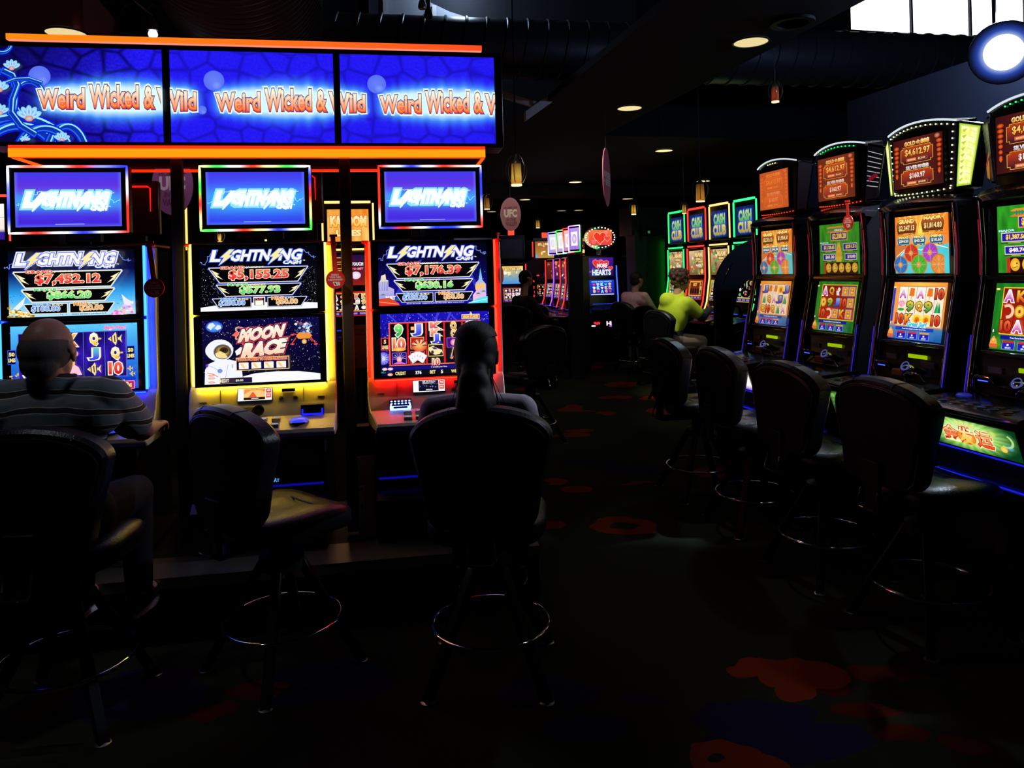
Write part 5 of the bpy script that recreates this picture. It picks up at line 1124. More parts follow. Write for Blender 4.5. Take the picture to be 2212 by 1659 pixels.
        if wing == 'glow': 
            def f(x, y): 
                z_ = noise.noise(Vector((x*.16, y*.09, sx))); e = min(x, 40-x, y, 120-y)
                return mixc((150, 200, 20), mixc((255, 255, 190), (250, 250, 90), max(0, z_*2)), min(1, e/6.0))
            a.grid(14, 40, f)
            for k in range(9): a.poly([(6, 12+k*12), (16, 8+k*12), (11, 16+k*12)], (190, 214, 60)); a.line([(20, 10+k*12), (34, 14+k*12)], .8, (214, 230, 90))
        elif wing == 'bars':
            a.rect(0, 0, 40, 120, (14, 13, 18))
            if sx > 0:
                for k in range(8): a.line([(3, 12+k*11), (38, 16+k*11)], 1.6, (225, 225, 235))
                a.poly([(6, 72), (30, 58), (34, 68), (10, 80)], (150, 20, 40))
        else:
            a.grid(6, 20, lambda x, y: mixc((34, 32, 42), (12, 12, 18), y/120.0))
            if wing == 'painted_reflection':  # dark wing: reflections painted in as faint glowing streaks and shapes
                for k in range(40): x_, y_ = random.uniform(2, 32), random.uniform(4, 60); a.line([(x_, y_), (x_+6, y_+2)], .6, (70, 74, 92))
                a.poly([(2, 64), (38, 84), (38, 90), (2, 72)], (200, 30, 40)); a.poly([(6, 78), (38, 92), (38, 112), (16, 116)], (210, 130, 50))
        # map the art quad onto the wing face
        o = a.build('wing_panel', 1, 1, t, strength=1.0 if wing == 'glow' else .6, dz=0); me = o.data
        for i_, v in enumerate(me.vertices):
            u_, w_ = v.co.x+.5, v.co.z+.5; u_ = .06+.88*u_; w_ = .04+.92*w_
            v.co = (q0*(1-u_)+q1*u_)*(1-w_)+(q3*(1-u_)+q2*u_)*w_+nn*(.009+.00015*a.v[i_][2])
    MB().box(-.15, .15, .06, .2, 1.93, 1.965).build('topper_neck', M_blk, t)
    return t
PAL = [['J', 'pop', 'pop', 'sun', 'J'], ['grass', 'Q', 'A', 'J', 'grass'], ['Q', '10', 'Q', 'grass', 'A']]
W3 = ('$2,347.13', '$1,814.83', '$344.50', '$43.28', '$10.60')
right_machine(-1.335, 'orange fortune gaming machine with coloured wheels, at the far end beside the filigree arch', art_goldtop(.80), art_wheels(.16, ('$2,315.15', '$1,954.31', '$332.20', '$46.30', '$10.40')), art_reels('pale', .22, PAL, title=False), 'dark', ((255, 245, 150), (5, 9)), art_belly('white'), bar_glow=True)
right_machine(-.665, 'green and gold gaming machine with a red tag hanging on its hood', art_goldtop(.30), art_panda(.22, ('$2,208.28', '$1,128.65', '$251.51', '$61.30', '$10.00')), art_reels('green', .10, [['A', 'Q', 'bird', 'panda', 'panda'], ['coin', '9', 'J', '10', 'panda'], ['10', 'shrimp', 'panda', 'K', 'panda']]), 'bars', ((40, 255, 120), (2, 13)), art_belly('white'), bar_glow=True)
right_machine(0.0, 'gaming machine with bright yellow-green side wings and a full ring of marquee bulbs', art_goldtop(.06), art_wheels(0.0, W3), art_reels('pale', 0.0, [['A', 'pop', 'A', 'pop', '10'], ['lotus', '9', 'Q', '9', 'grass'], ['10', 'K', 'sun', 'sun', '10']]), 'glow', ((245, 255, 190), 'all'), art_belly('green'))
right_machine(.660, 'green gaming machine with a glowing green belly glass below its button deck', art_goldtop(.02), art_panda(0.0, ('$2,914.05', '$1,387.56', '$256.10', '$48.74', '$10.00')), art_reels('green', 0.0, [['A', 'K', 'K', '9', 'A'], ['shrimp', 'coin', 'coin', 'Q', 'J'], ['10', 'A', '9', 'coin', '10']]), 'painted_reflection', ((50, 255, 120), (3, 13)), art_belly('green'))
card_tag(PR+UR*(-.665+.235)+NR*.10+Vector((0, 0, 1.845)), AR, 'red card tag hanging from the hood of the green and gold machine', s=.95, strap=.125, bend=-.012)

# ------------------------------------------------------------------ stools
def slab(m, outline, prof, M=None, bend=0.0):
    """rounded cushion: outline (x,z) scaled towards its centre by prof [(y, inset)]"""
    n = len(outline); cx = sum(p[0] for p in outline)/n; cz = sum(p[1] for p in outline)/n; rings = []
    nr = []
    for i in range(n):
        a, b = outline[i-1], outline[(i+1) % n]; dx, dz = b[0]-a[0], b[1]-a[1]; l = hypot(dx, dz) or 1; nr.append((dz/l, -dx/l))
    sgn = 1 if sum((outline[i][0]-cx)*nr[i][0]+(outline[i][1]-cz)*nr[i][1] for i in range(n)) > 0 else -1
    for y, ins in prof:
        rings.append([(p[0]-sgn*q[0]*ins, y+bend*(p[0]*p[0]), p[1]-sgn*q[1]*ins) for p, q in zip(outline, nr)])
    return m.loft(rings, M=M)
def back_outline():
    P = []
    def arc_(cx, cz, rx, rz, a0, a1, n):
        return [(cx+rx*cos(radians(a0+(a1-a0)*k/n)), cz+rz*sin(radians(a0+(a1-a0)*k/n))) for k in range(n+1)]
    P += arc_(.132, .735, .08, .085, -90, -8, 6)       # bottom corner
    P += [(.230, .83), (.254, .92), (.265, .975)]
    P += arc_(.0, .985, .268, .125, 2, 178, 30)
    P += [(-.265, .975), (-.254, .92), (-.230, .83)]
    P += arc_(-.132, .735, .08, .085, 188, 270, 6)
    return P
BO = back_outline()
def make_stool():
    t = empty('gaming_stool')
    m = MB(); m.lathe([(.02, .40), (.09, .41), (.09, .46), (.05, .47), (.05, .545), (.14, .55), (.14, .56)], n=20); m.build('swivel_hub', M_leg, t)
    for k in range(4):
        a_ = radians(45+90*k); c_, s_ = cos(a_), sin(a_); tx, ty = -s_*.019, c_*.019
        p = [(c_*.295-tx, s_*.295-ty, .006), (c_*.295+tx, s_*.295+ty, .006), (c_*.335+tx, s_*.335+ty, .006), (c_*.335-tx, s_*.335-ty, .006),
             (c_*.055-tx, s_*.055-ty, .44), (c_*.055+tx, s_*.055+ty, .44), (c_*.095+tx, s_*.095+ty, .44), (c_*.095-tx, s_*.095-ty, .44)]
        MB().hexa(p).build('leg', M_leg, t, bevel=.004)
        MB().lathe([(.028, 0), (.028, .006), (.014, .012)], c=(c_*.315, s_*.315, 0), n=16).build('foot_glide', M_mtl, t)
    MB().torus((0, 0, .2), .232, .0082, n=72, k=10).build('foot_ring', M_chr, t)
    so = []
    for k in range(48):
        a_ = 2*pi*k/48; e = 2/3.6; cx = abs(cos(a_))**e*(1 if cos(a_) >= 0 else -1); sy = abs(sin(a_))**e*(1 if sin(a_) >= 0 else -1); so.append((.235*cx, .23*sy))
    m = MB(); rings = []
    for z, ins in ((.555, .035), (.562, .012), (.58, .0), (.625, .0), (.645, .012), (.657, .035), (.660, .08), (.655, .15)):
        rings.append([(x*(1-ins/.235), y*(1-ins/.23)+.02, z-.02*(max(0, y)/.23)**3+.014*(x/.235)**2) for x, y in so])
    m.loft(rings); m.build('seat', M_lea, t)
    for y in (-.03, .09): MB().tube([(x, y+.02, .6605-.010+.012*(abs(x)/.2)**2) for x in [-.19+.38*k/10 for k in range(11)]], .0035, 5).build('seat_seam', M_lea, t)
    m = MB(); slab(m, BO, ((-.275, .07), (-.285, .035), (-.285, .012), (-.27, .0), (-.21, .0), (-.192, .014), (-.186, .05)), bend=.55); m.build('backrest', M_lea, t)
    # shell panel and piping on the rear of the backrest
    nrm = [(p[0]*.90, .88+(p[1]-.88)*.90-.010) for p in BO]
    m = MB(); slab(m, nrm, ((-.293, .02), (-.292, .004), (-.284, .0)), bend=.55); m.build('back_shell', mat('shell_black', (.0035, .004, .005), .7, spec=.15), t)
    for k_, dd in ((.905, .0), (.875, -.004)):
        P = [(p[0]*k_, -.291+.55*(p[0]*k_)**2-dd*0, .88+(p[1]-.88)*k_-.008) for p in BO[7:-7]]
        MB().tube(P, .0045, 6).build('piping', M_lea, t)
    for x in (-.17, -.115, .115, .17):
        zt = .985+.125*sqrt(max(0, 1-(x/.255)**2)); k2 = .55*x*x
        MB().tube([(x*.93, -.289+k2, zt-.035), (x*.97, -.286+k2, zt-.012), (x, -.272+k2, zt+.001), (x, -.24+k2, zt+.0015), (x, -.21+k2, zt+.001)], .0022, 5).build('stitch_seam', M_lea, t)
    MB().box(-.055, .055, -.30, -.05, .535, .555).box(-.05, .05, -.302, -.282, .54, .76).build('back_bracket', M_leg, t, bevel=.004)
    MB().tube([(-.048, -.305, .635), (-.05, -.325, .575), (-.043, -.327, .555), (.043, -.327, .555), (.05, -.325, .575), (.048, -.305, .635)], .005, 8).build('pull_handle', M_chr, t)
    return t
STOOLS = []
_st0 = None
def stool(px, py, face, label, z=.2, group='black leather gaming stools', xy=None):
    """(px,py) = centre of the foot ring in the photograph; face = azimuth the sitter looks, 0 straight ahead, 90 to the right"""
    global _st0
    p = onfloor(px, py, z) if xy is None else Vector((xy[0], xy[1], 0)); p = Vector((p.x, p.y, 0))
    if _st0 is None: _st0 = make_stool(); o = _st0
    else: o = copy_tree(_st0)
    o.location = p; o.rotation_euler = (0, 0, -radians(face)); tag(o, label, 'stool', group); return o
stool(148, 1420, -4, 'black leather stool under the man in the striped shirt')
stool(612, 1333, 40, 'empty black stool turned sideways in front of the yellow-lit astronaut machine')
stool(1060, 1342, 3, 'black leather stool under the long-haired woman')
stool(1512, 1003, 79, 'empty stool at the far end of the right-hand row, by the filigree arch'.replace('right-hand ', 'four-stool '))
stool(1630, 1062, 80, 'empty stool in front of the green and gold machine, second from the arch')
stool(1785, 1150, 74, 'empty stool facing the machine with bright yellow-green wings')
stool(2005, 1255, 73, 'empty stool in front of the green belly glass, largest of the four in the row')
# ------------------------------------------------------------------ machines further back
def bg_machine(loc, rz, label, W=.50, zt=2.40, top=None, up=None, low=None, led=(40, 60, 255), led_s=1.6, topper='box', side='full', body=None, belly=None, lamp_=None, cs=1.0, group=None, depth=.5):
    """upright machine: cabinet, deck, two screens and a topper; heights follow zt"""
    t = empty('slot_machine', loc, rz); tag(t, label, 'slot machine', group); k = zt/2.40; h = W/2; B_ = body or M_blk
    MB().side([(.05, 1.86*k), (.0, 1.84*k), (.0, 1.44*k), (-.05, 1.12*k), (-.06, 1.02*k), (-.08, .95*k), (-.34, .90*k), (-.36, .86*k), (-.10, .82*k), (-.06, 0), (depth, 0), (depth, 1.86*k)], -h, h).build('cabinet', B_, t, bevel=.006)
    sw = W-.09
    if up: up.build('upper_screen', sw, .33*k, t, M=Matrix.Translation((0, -.003, 1.64*k)), strength=cs)
    if low: low.build('lower_screen', sw, .27*k, t, M=Matrix.Translation((0, -.030, 1.275*k)) @ Matrix.Rotation(radians(-9), 4, 'X'), strength=cs)
    em = emis('far_led_%d_%d_%d' % led, led, led_s)
    if side in ('full', 'top', 'low', 'dots'):
        for sx in (-1, 1):
            if side == 'low': MB().tube([(sx*(h+.008), -.012, 1.66*k), (sx*(h+.006), -.02, 1.50*k), (sx*(h+.012), -.06, 1.12*k), (sx*(h-.0), -.09, .62*k)], .011, 8).build('side_light', em, t)
            elif side == 'dots':
                for z in (.98, 1.08, 1.16, 1.24, 1.34, 1.46): MB().ell((sx*(h+.004), -.05+(z-1)*.08, z*k), .014, .012, .03, n=8, k=6).build('side_light', em, t)
            else:
                MB().tube([(sx*(h+.004), -.008, 1.84*k), (sx*(h+.004), -.008, 1.44*k), (sx*(h+.006), -.055, 1.12*k), (sx*(h+.006), -.10, 1.00*k)], .010, 8).build('side_light', em, t)
    if side == 'full': MB().box(-h+.02, h-.02, -.015, .0, 1.855*k, 1.875*k).build('top_light', em, t)
    MB().box(-h*.7, h*.7, -.07, -.055, .985*k, .995*k).build('deck_light', emis('far_blue', (40, 60, 255), 1.2), t)
    for q in range(5): MB().cyl((-.15+.06*q, -.24, .91*k), (-.15+.06*q, -.24, .93*k), .018, n=10).build('button', mat('button_plastic', (.42, .46, .52), .25), t)
    if belly: belly.build('belly_glass', sw, .20*k, t, M=Matrix.Translation((0, -.088, .68*k)))
    if topper == 'box':
        MB().box(-h, h, .02, .14, 1.92*k, 2.38*k).box(-.08, .08, .06, .2, 1.84*k, 2.0*k).build('topper_housing', M_blk, t, bevel=.005)
        if top: top.build('topper_screen', sw, .35*k, t, M=Matrix.Translation((0, .017, 2.13*k)), strength=cs)
        if side == 'full':
            MB().box(-h+.02, h-.02, .0, .02, 2.37*k, 2.395*k).build('top_light', em, t)
            for sx in (-1, 1): MB().cyl((sx*(h+.006), .015, 1.94*k), (sx*(h+.006), .015, 2.37*k), .010, n=8).build('side_light', em, t)
        if side == 'dots':
            for sx in (-1, 1): MB().cyl((sx*(h+.006), .015, 1.98*k), (sx*(h+.006), .015, 2.3*k), .012, n=8).build('side_light', em, t)
    elif topper == 'oval':
        q = Matrix.Translation((0, .05, 2.16*k)); n = 40
        MB().prism([(.30*cos(2*pi*i/n), .215*sin(2*pi*i/n)) for i in range(n)], -.05, .06, M=q).build('topper_housing', M_chr, t, bevel=.008)
        if top: top.build('topper_screen', .42, .27, t, M=Matrix.Translation((0, -.004, 2.16*k)), strength=cs)
        for i in range(26):
            a_ = 2*pi*i/26; MB().ell((.262*cos(a_), -.008, 2.16*k+.178*sin(a_)), .011, .011, .011, n=8, k=6).build('marquee_bulb', emis('bulb_white', (255, 250, 240), 2.2), t)
        MB().cyl((0, .08, 1.84*k), (0, .08, 1.97*k), .05, n=14).build('topper_neck', M_chr, t)
    elif topper == 'slim':
        MB().box(-.17, .17, .03, .07, 1.93*k, 2.36*k).box(-.03, .03, .06, .12, 1.84*k, 1.95*k).build('topper_housing', M_blk, t, bevel=.004)
        if top: top.build('topper_screen', .28, .35*k, t, M=Matrix.Translation((0, .026, 2.145*k)), strength=cs)
        c, a0, b0 = .165, 1.935*k, 2.355*k
        rainbow([(-c, .024, b0), (c, .024, b0), (c, .024, a0), (-c, .024, a0)], .009, 6, lamp_ or [WV, led, WV, led], t, s=1.8)
    if lamp_ and topper != 'slim': MB().cyl((0, .08, 2.38*k), (0, .08, 2.49*k), .055, n=16).build('candle_lamp', emis('candle_red', (255, 50, 30), 3.0), t)
    return t
def A_blob(seed, cols, cw=100, ch=80, words=(), n=16, base=None):
    R = random.Random(seed); a = Art(cw, ch); b0, b1 = base or (cols[0], cols[1]); a.grid(6, 8, lambda x, y: mixc(b0, b1, y/ch))
    for _ in range(n):
        x, y = R.uniform(4, cw-4), R.uniform(4, ch-4); c = R.choice(cols); a.ell(x, y, R.uniform(3, 11), R.uniform(3, 9), mixc(c, WHT, .25), c, n=10)
    for (s_, x0, y0, x1, y1, c, o) in words: a.text(s_, x0, y0, x1, y1, c, off=.05, out=o, oo=.12)
    return a
def A_reels(seed, bg, cols, cw=100, ch=80, bar=(30, 20, 120)):
    R = random.Random(seed); a = Art(cw, ch); a.rect(0, 0, cw, ch, bg); a.frame(6, 6, cw-6, ch-16, 1.6, (250, 200, 80), (20, 6, 24))
    for i in range(5):
        for j in range(3):
            x, y = 8+(cw-16)/5*(i+.5), 8+(ch-26)/3*(j+.5); c = R.choice(cols)
            if R.random() < .45: a.ell(x, y, 6, 6, mixc(c, WHT, .4), c, n=10)
            else: sym(a, R.choice(['A', 'K', 'Q', 'J', '9']), x, y, 13, c, mixc(c, (0, 0, 0), .2), w=8)
    a.rect(4, ch-13, cw-4, ch-3, bar); 
    for k in range(4): a.rect(8+k*22, ch-11, 24+k*22, ch-5, mixc(bar, WHT, .5))
    return a
# four machines with colour-lit frames, in a row beyond the person in the yellow hoodie
def cash_top(i):
    a = Art(100, 90)
    a.grid(20, 18, lambda x, y: mixc((150, 190, 230), mixc((40, 60, 190), (14, 30, 90), min(1, max(abs(x-50)/50, abs(y-45)/45))), min(1, .35+abs(x-50)/70+abs(y-45)/80)))
    a.text('CASH', 16, 14, 84, 44, ((210, 235, 120), (90, 190, 80), 14, 44), off=.05, out=(60, 120, 210), oo=.12); a.text('CLUB', 12, 50, 88, 80, ((250, 225, 110), (190, 160, 40), 50, 80), off=.05, out=(60, 110, 200), oo=.12)
    return a
def cash_up(i):
    a = A_blob(20+i, [(220, 60, 40), (70, 170, 60), (250, 200, 70), (255, 240, 210), (120, 60, 30)], words=(('MIAMI', 44, 6, 96, 20, (255, 225, 150), (120, 40, 20)), ('1,004.2', 46, 22, 96, 34, (255, 235, 170), (60, 20, 10)), ('WIN', 62, 44, 90, 56, (255, 240, 200), (90, 40, 10))), base=((235, 205, 160), (120, 90, 50)), n=26)
    a.frame(44, 21, 98, 36, 1, (255, 210, 110)); a.rect(45, 22, 97, 35, (90, 30, 14)); a.text('10004.2', 50, 24, 94, 33, (255, 230, 150), off=.05); return a
GC = ((40, 255, 110), (255, 50, 40), (255, 190, 110), (50, 255, 130))
for i in range(4):
    p = Vector((2.42, 10.9, 0))+Vector((.1475, -.60, 0))*i
    low = A_reels(30+i, (200, 170, 60) if i != 1 else (190, 60, 20), [(60, 190, 90), (240, 190, 60), (230, 80, 50), (240, 240, 230)])
    if i == 1: low.frame(14, 8, 86, 66, 3, (250, 190, 60), (120, 40, 16)); low.text('HOT', 38, 14, 62, 26, (255, 200, 90), off=.06); [low.rect(20+16*k, 36, 32+16*k, 56, (20, 14, 10)) or low.text('8', 23+16*k, 40, 29+16*k, 52, (235, 235, 225), off=.04) for k in range(4)]
    bg_machine(p, AR, ('green-lit gaming machine nearest the green panel, behind the yellow hoodie', 'red-lit gaming machine in the colour-framed row, the hoodie wearer reaches towards it', 'amber-lit gaming machine between the red-lit one and the filigree arch', 'green-lit gaming machine partly behind the orange fortune machine')[i],
               W=.50, zt=2.44, top=cash_top(i), up=cash_up(i), low=low, led=GC[i], led_s=2.0, cs=.9)
# hearts machine and its twin behind the green-lit panel
def heart(a, cx, cy, s, c, e=None):
    P = [(cx+s*.95*sin(t_)**3, cy-s*(.81*cos(t_)-.31*cos(2*t_)-.13*cos(3*t_)-.06*cos(4*t_))) for t_ in [2*pi*k/36 for k in range(36)]]
    if e: a.line(P, s*.14, e, closed=True)
    a.poly(P, c)
ht = Art(100, 64); ht.grid(8, 6, lambda x, y: mixc((255, 120, 60), (230, 60, 60), y/64)); [heart(ht, x, y, s, c, (255, 200, 190)) for x, y, s, c in ((48, 32, 28, (245, 50, 30)), (80, 36, 14, (240, 70, 60)), (20, 50, 9, (250, 90, 100)), (74, 12, 8, (255, 120, 120)))]
n_ = 40
hu = A_blob(5, [(90, 30, 160), (60, 40, 200)], n=10, base=((70, 20, 150), (40, 10, 90))); [heart(hu, x, y, s, c, (255, 160, 160)) for x, y, s, c in ((38, 26, 22, (240, 40, 40)), (62, 28, 20, (235, 50, 60)), (88, 46, 10, (250, 60, 80)))]
hu.text('MORE', 34, 26, 74, 42, (255, 240, 240), off=.05, out=(160, 20, 40)); hu.text('HEARTS', 14, 52, 88, 74, (225, 245, 250), off=.05, out=(40, 60, 80))
hl = Art(100, 70); hl.grid(2, 6, lambda x, y: mixc((20, 60, 220), (14, 30, 160), y/70)); hl.text('MORE MORE HEARTS', 10, 4, 90, 10, (150, 220, 255), off=.04)
for j in range(3):
    for i in range(5):
        x, y, c = 18+16*i, 20+16*j, random.choice([(240, 70, 110), (250, 150, 60), (60, 220, 200), (230, 60, 60), (250, 250, 255)])
        (heart(hl, x, y, 6, c) if (i+j) % 3 == 0 else sym(hl, random.choice('AKQJ9'), x, y, 11, mixc(c, WHT, .4), c, w=8))
hl.rect(4, 64, 96, 68, (240, 230, 200))
hb = A_blob(6, [(190, 60, 220), (250, 120, 160), (255, 230, 250)], n=20, base=((240, 140, 220), (150, 60, 210))); heart(hb, 22, 50, 14, (240, 40, 60)); hb.text('HI', 62, 40, 84, 66, (255, 240, 255), off=.05)
p = at(1304, 800, 13.2); bg_machine(Vector((p.x, 13.2, 0)), radians(8), 'heart-themed gaming machine with an oval marquee and blue side strips', W=.54, zt=2.42, top=ht, up=hu, low=hl, led=(60, 90, 255), led_s=2.4, topper='oval', side='low', belly=hb)
pl_ = Art(100, 64); pl_.rect(0, 0, 100, 64, (70, 20, 10)); pl_.text('PLAY', 10, 18, 60, 40, (255, 150, 90), off=.06)
p = at(1397, 800, 13.1); bg_machine(Vector((p.x, 13.1, 0)), radians(8), 'gaming machine with an oval marquee cut off by the green-lit panel', W=.54, zt=2.38, top=pl_, up=A_blob(7, [(20, 14, 24), (160, 60, 30), (250, 200, 90)], n=6, base=((20, 14, 24), (12, 10, 20))), low=A_reels(8, (20, 20, 40), [(220, 40, 40), (240, 240, 240)]), led=(60, 90, 255), led_s=2.0, topper='oval', side='low')
# green-lit end panel
p0, p1 = at(1376, 700, 12.2), at(1441, 700, 12.4)
t = empty('end_panel', Vector((p0.x, p0.y, 0)), atan2(p1.y-p0.y, p1.x-p0.x)); tag(t, 'tall dark end panel washed with green light, behind the person in the yellow hoodie', 'panel')
wd = hypot(p1.x-p0.x, p1.y-p0.y)
MB().prism([(0, 0), (wd, 0), (wd, 2.15), (.11, 2.15), (0, 2.27)], 0, .3).build('panel_body', mat('olive_laminate', (.10, .14, .08), .5), t, bevel=.004)
MB().box(-.04, wd+.10, .02, .45, 2.16, 2.62).build('top_box', mat('dark_laminate', (.03, .06, .04), .5), t, bevel=.004)
MB().box(.26, .30, .014, .02, 2.19, 2.23).build('exit_light', emis('exit_green', (40, 150, 90), .6), t)
ms = MB().box(wd-.032, wd-.022, -.06, -.05, .75, 2.05); ms.build('green_strip', emis('strip_green', (10, 220, 60), 3.5), t)
MB().box(wd-.046, wd-.008, -.075, -.062, .72, 2.08).build('strip_cover', M_blm, t)

# red-lit row seen obliquely, with slim light-framed toppers
SL = ([(120, 120, 255), WV, BL, WV], [GR, WV, (90, 200, 255), YL], [RD, (255, 140, 80), RD, WV], [(190, 120, 255), WV, GR, WV])
TC = ((230, 220, 255), (225, 240, 225), (255, 190, 170), (190, 150, 240))
for i, (px, D) in enumerate(((1203, 13.6), (1224, 13.0), (1246, 12.4), (1268, 11.8))):
    tp = Art(60, 80); tp.grid(3, 6, lambda x, y, i=i: mixc(TC[i], mixc(TC[i], (150, 90, 220), .5), y/80)); tp.frame(10, 14, 50, 66, 2, WHT); tp.ell(30, 40, 14, 18, (255, 240, 220), TC[i])
    p = at(px, 700, D); bg_machine(Vector((p.x-(.06, .08, .13, .19)[i], D, 0)), AR+radians(14), ('slim-topped gaming machine with a violet light frame, first of the red row', 'slim-topped gaming machine with a green and white light frame', 'slim-topped gaming machine with a red light frame', 'slim-topped gaming machine with a lilac light frame beside the hearts machine')[i],
        W=.46, zt=2.36, top=tp, up=A_blob(40+i, [(230, 120, 60), (255, 200, 120), (120, 60, 200), (240, 240, 250)], n=14, base=((150, 50, 60), (60, 20, 90))) if i else A_blob(44, [(160, 60, 30), (230, 150, 80)], n=14, base=((120, 40, 30), (70, 20, 20))), low=A_reels(50+i, (90, 60, 150), [(240, 120, 140), (250, 220, 160), (160, 200, 255)]), led=(255, 60, 60) if i != 1 else (190, 90, 255), led_s=1.2, depth=.14, topper='slim', side='top', lamp_=SL[i])
p0, p1 = at(1236, 700, 10.9), at(1275, 700, 10.9)
MB().box(0, .21, 0, .3, 0, 1.84).build('end_panel', M_blm, bevel=.006, loc=Vector((p0.x-.03, 10.9, 0)))
tag(bpy.data.objects['end_panel.001'] if 'end_panel.001' in bpy.data.objects else bpy.data.objects['end_panel'], 'plain dark end panel closing the red-lit machine row, beside the hearts machine', 'panel')
def jack_up(seed, c0, c1): return A_blob(seed, [(255, 220, 120), (70, 150, 230), (230, 90, 60), (255, 245, 220)], words=(('$2,140.20', 14, 8, 86, 20, (255, 230, 150), (110, 40, 20)),), base=(c0, c1), n=12)
p = at(1110, 700, 13.0); a_ = A_reels(61, (110, 20, 70), [(255, 120, 140), (250, 220, 230)]); a_.text('$1215', 20, 30, 80, 46, (255, 225, 240), off=.05)
bg_machine(Vector((p.x, 13.0, 0)), radians(6), 'gaming machine under the round pink sign, with red side lights and gold-blue screen', W=.46, zt=2.27, top=A_blob(60, [(14, 12, 20)], n=0, base=((14, 12, 20), (10, 8, 14))), up=jack_up(62, (250, 200, 90), (70, 150, 230)), low=a_, led=(255, 50, 60), side='top', lamp_=True)
p = at(1182, 700, 15.0); bg_machine(Vector((p.x, 15.0, 0)), radians(6), 'far gaming machine with a red dotted light edge and red candle lamp', W=.50, zt=2.30, top=jack_up(63, (150, 80, 30), (190, 150, 60)), up=A_blob(64, [(200, 60, 30), (20, 14, 20)], n=8, base=((30, 14, 20), (20, 10, 16))), low=A_reels(65, (30, 14, 24), [(230, 60, 40), (240, 200, 120)]), led=(255, 46, 30), led_s=1.8, side='dots', lamp_=True)
p = at(1262, 700, 15.6); bg_machine(Vector((p.x-.15, 15.6, 0)), radians(6), 'gaming machine hidden behind the slim-topped row, its red candle lamp showing', W=.5, zt=2.36, top=jack_up(66, (90, 40, 30), (60, 20, 20)), led=(255, 50, 40), side='none', lamp_=True)
# Kaboom machine seen through the gap beside the post, amber-edged twin, bright one at the far side
kt = Art(100, 80); kt.grid(16, 14, lambda x, y: mixc((255, 232, 140), (240, 130, 30), min(1, max(0, .5+.6*noise.noise(Vector((x*.06, y*.02, 1)))+.25*(y < 18))))); kt.text('KABOOM', 8, 18, 94, 42, ((255, 250, 200), (255, 190, 70), 18, 42), off=.06, out=(240, 120, 20), oo=.12); kt.text('LINES', 22, 52, 80, 66, (255, 240, 170), off=.05, out=(240, 130, 30), oo=.11)
ku = Art(100, 80); ku.grid(2, 6, lambda x, y: mixc((30, 14, 70), (150, 30, 20), y/80)); ku.text('TOUCH', 56, 20, 84, 28, (250, 250, 255), off=.05); ku.text('TO BET', 56, 34, 84, 39, (255, 150, 160), off=.05); ku.ell(66, 54, 12, 10, (250, 245, 255), (230, 200, 240)); [ku.frame(6, 6+17*k, 44, 19+17*k, 1.6, (255, 200, 70), (90, 14, 14)) or ku.text('$%d' % (500-90*k), 12, 9+17*k, 38, 16+17*k, (255, 235, 190), off=.04) for k in range(4)]
kl = A_reels(71, (190, 30, 20), [(255, 200, 90), (255, 240, 230), (250, 120, 80)])
p = at(757, 700, 8.2); bg_machine(Vector((p.x, 8.2, 0)), radians(9.5), 'orange flame-coloured gaming machine glimpsed on both flanks of the slim sign post', W=.54, zt=2.44, top=kt, up=ku, low=kl, led=(255, 190, 110), led_s=1.4, side='full')
p = at(486, 700, 7.4); bg_machine(Vector((p.x, 7.4, 0)), radians(9.5), 'amber-edged gaming machine mostly hidden behind the yellow-lit machine', W=.80, zt=2.36, led=(255, 196, 120), led_s=1.4, side='none')
st_ = [o for o in bpy.data.objects if o.get('label', '').startswith('amber-edged')][0]
for sx in (-.41, -.345, .41): MB().cyl((sx, .012, 1.90), (sx, .012, 2.34), .011, n=8).build('side_light', emis('amber_strip', (255, 200, 110), 1.6), st_)
br = Art(100, 80); br.grid(3, 10, lambda x, y: mixc((255, 255, 255), (250, 235, 220), y/60) if y < 62 else (50, 30, 160)); br.rect(0, 30, 100, 31.5, (160, 190, 170))
p = at(-46, 700, 7.6); bg_machine(Vector((p.x, 7.6, 0)), radians(9.5), 'bright white-screened gaming machine half hidden beyond the blue-lit machine', W=.60, zt=2.54, top=br, up=A_reels(72, (40, 60, 220), [(250, 250, 255), (120, 190, 255)]), low=A_reels(73, (200, 120, 220), [(250, 230, 255), (255, 120, 90)]), led=(255, 70, 50), side='full')
# red-rimmed backs of the opposite row's top screens, seen between the front ones
for (px, py, D, w, h, lb) in ((301, 450, 4.30, .215, .32, 'dark red-rimmed back of a top screen beside the blue-lit machine'), (672, 425, 4.5, .14, .32, 'dark back of a top screen beside the yellow-lit machine'), ):
    p = at(px, py, D); t = empty('monitor', p, AL); tag(t, lb, 'monitor')
    MB().box(-w/2, w/2, 0, .05, -h/2, h/2).build('back_cover', mat('dark_maroon_gloss', (.05, .004, .006), .3), t, bevel=.012)
    MB().tube([(-w/2+.01, -.006, h/2-.035), (w/2-.06, -.006, h/2-.035), (w/2-.045, -.006, h/2-.045), (w/2-.045, -.006, -.02)], [.006, .006, .004, .002], 6).build('red_light', emis('rim_red', (255, 24, 20), 1.2), t)
    MB().box(-.03, .03, .0, .04, -p.z, -h/2).build('stand', M_blm, t)
